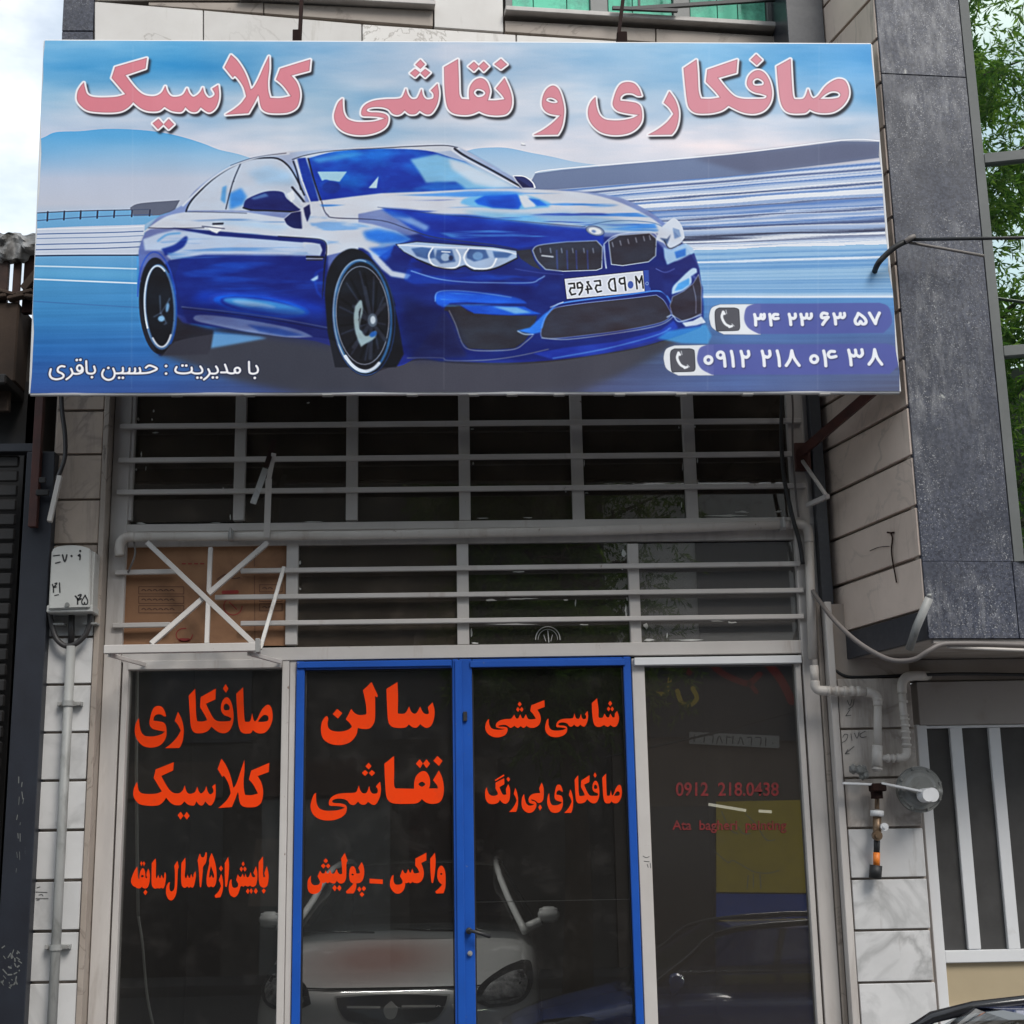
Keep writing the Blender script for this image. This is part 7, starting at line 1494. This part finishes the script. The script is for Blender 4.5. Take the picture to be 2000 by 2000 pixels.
for l in ('1394,1662 1420,1684 1432,1681 1470,1702 1500,1705 1520,1700', '1408,1585 1425,1620 1440,1628', '1455,1590 1475,1610 1495,1640 1512,1640', '1440,1615 1450,1628 1465,1628', '1460,1710 1458,1735', '1470,1708 1470,1733', '1483,1708 1485,1735'): ribbon(bm, [tuple(map(float, t.split(','))) for t in l.split()], 1.6, f_)
obj('print', bm, 'banner_white', ban)
bb = osl('banner', [(1398, 1745), (1700, 1748), (1700, 1960), (1398, 1960)], 'banner_blue', .03, None); T(bb, 'deep blue panel below the yellow banner across the street', 'panel')
tb = osl('banner', [(1225, 1290), (1700, 1290), (1700, 1452), (1300, 1440), (1225, 1445)], 'navy_steel', .03, None); T(tb, 'dark slate banner with red brush shapes and a white strip across the street', 'banner')
bm = B(); f_ = lambda x, y: O(x, y, .055)
for l, w in (('1388,1298 1410,1316 1440,1330 1462,1335 1482,1318', 12), ('1462,1335 1476,1352', 9), ('1340,1298 1345,1314', 12), ('1500,1298 1525,1330 1545,1370', 16)): ribbon(bm, [tuple(map(float, t.split(','))) for t in l.split()], w, f_)
obj('print', bm, 'print_red', tb)
bm = B()
for l, w in (('1265,1352 1300,1354 1308,1320', 8), ('1322,1350 1330,1372 1345,1378 1360,1365 1352,1345', 9)): ribbon(bm, [tuple(map(float, t.split(','))) for t in l.split()], w, f_)
obj('print', bm, 'banner_yellow', tb)
stp_ = osl('white_strip', [(1345, 1430), (1520, 1438), (1520, 1462), (1345, 1453)], 'banner_white', .06, tb)
bm = B(); f_ = lambda x, y: O(x, y, .085)
for l in ('1355,1436 1354,1449', '1366,1436 1374,1438 1373,1450', '1384,1437 1391,1438 1390,1451', '1398,1452 1403,1438 1409,1452', '1418,1438 1417,1453', '1418,1440 1426,1441', '1430,1439 1429,1453', '1440,1454 1445,1440 1450,1455', '1458,1441 1466,1442 1465,1456', '1474,1441 1484,1442 1483,1456', '1494,1442 1493,1457', '1507,1452 1508,1453'): ribbon(bm, [tuple(map(float, t.split(','))) for t in l.split()], 1.8, f_)
obj('print', bm, 'ink_black', stp_)
# tree across the pavement: trunk, limbs and leafy crown (mirrored in the green panes)
tr = thing('street_tree', (1.5, -4.6, STREET), 'tall leafy street tree across the road, mirrored in the green panes', 'tree')
rt_ = random.Random(12)
bm = B(); base = Vector((1.5, -4.6, STREET)); tube(bm, [base, base + Vector((.05, 0, 2.2)), base + Vector((-.1, .1, 4.6)), base + Vector((-.1, .3, 12.0))], [.22, .17, .13, .04], 12, True, 4); tips = []
for k in range(44):
    h = rt_.uniform(3.6, 12.6); s0 = base + Vector((-.01 * h, .02 * h, min(h, 11.8))); an = rt_.uniform(0, 6.28); L_ = rt_.uniform(1.2, 2.4)
    e_ = s0 + Vector((math.cos(an) * L_, math.sin(an) * L_ * .8, rt_.uniform(.3, 1.4))); tube(bm, [s0, s0.lerp(e_, .5) + Vector((0, 0, .15)), e_], [.05, .03, .012], 6, True, 2); tips.append((s0, e_))
for k in range(14):   # bare twigs reaching low
    s0 = Vector((rt_.uniform(1.2, 2.3), -4.0, rt_.uniform(5.0, 6.2))); pts = [s0]
    for _ in range(4): pts.append(pts[-1] + Vector((rt_.uniform(-.3, .3), rt_.uniform(-.1, .1), rt_.uniform(-.22, .15))))
    tube(bm, pts, .022, 5, True, 2)
obj('trunk', bm, 'bark', tr, smooth=True)
vs, fs = [], []
def leaf(p, d, n, L, w):
    i = len(vs); s_ = d.cross(n).normalized() * w; vs.extend([p, p + d * L * .5 + s_, p + d * L, p + d * L * .5 - s_]); fs.append((i, i + 1, i + 2, i + 3))
for k in range(3400):
    s0, e_ = rt_.choice(tips); c = s0.lerp(e_, rt_.uniform(.0, 1.1)) + Vector((rt_.gauss(0, .25), rt_.gauss(0, .25), rt_.gauss(0, .3)))
    dr = Vector((rt_.uniform(-1, 1), rt_.uniform(-1, 1), rt_.uniform(-1.2, .2))).normalized()
    for j in range(34):
        p = c + dr * j * .016 + Vector((rt_.gauss(0, .02), rt_.gauss(0, .02), rt_.gauss(0, .02))); d = (dr + Vector((rt_.gauss(0, .6), rt_.gauss(0, .6), rt_.gauss(0, .6) - .2))).normalized()
        leaf(p, d, Vector((rt_.gauss(0, 1), rt_.gauss(0, 1), rt_.gauss(0, 1))).normalized(), rt_.uniform(.06, .19), rt_.uniform(.008, .024))
me = bpy.data.meshes.new('crown'); me.from_pydata([tuple(v - tr.location) for v in vs], [], fs); me.materials.append(MATS['leaf']); o = bpy.data.objects.new('crown', me); COL.objects.link(o); o.parent = tr; o['kind'] = 'stuff'

bm = B(); tube(bm, [F(930, 1762, 8.06), F(1240, 1756, 8.06)], .0016, 5); T(obj('cord', bm, 'meter_grey', None), 'hair-thin pale cord stretched level behind the right door glass', 'cord')
bm = B(); tube(bm, [F(1180, 1480, 14) * np.array([1, 0, 1]) + np.array([0, 2, 0]), F(1420, 1426, 14) * np.array([1, 0, 1]) + np.array([0, 2, 0]), F(1575, 1384, 14) * np.array([1, 0, 1]) + np.array([0, 2, 0]), F(2400, 1180, 14) * np.array([1, 0, 1]) + np.array([0, 2, 0])], .012, 6, True, 3); T(obj('street_cable', bm, 'rubber', None), 'black cable over the pavement, mirrored slantwise in the right pane', 'cable', 'cables hanging around the shopfront and the bay')

for o in list(COL.objects):
    if o.type == 'MESH' and o.parent is not None and o.name.split('.')[0] in ('print', 'numeral', 'handwriting', 'pen_mark'): o['kind'] = 'stuff'
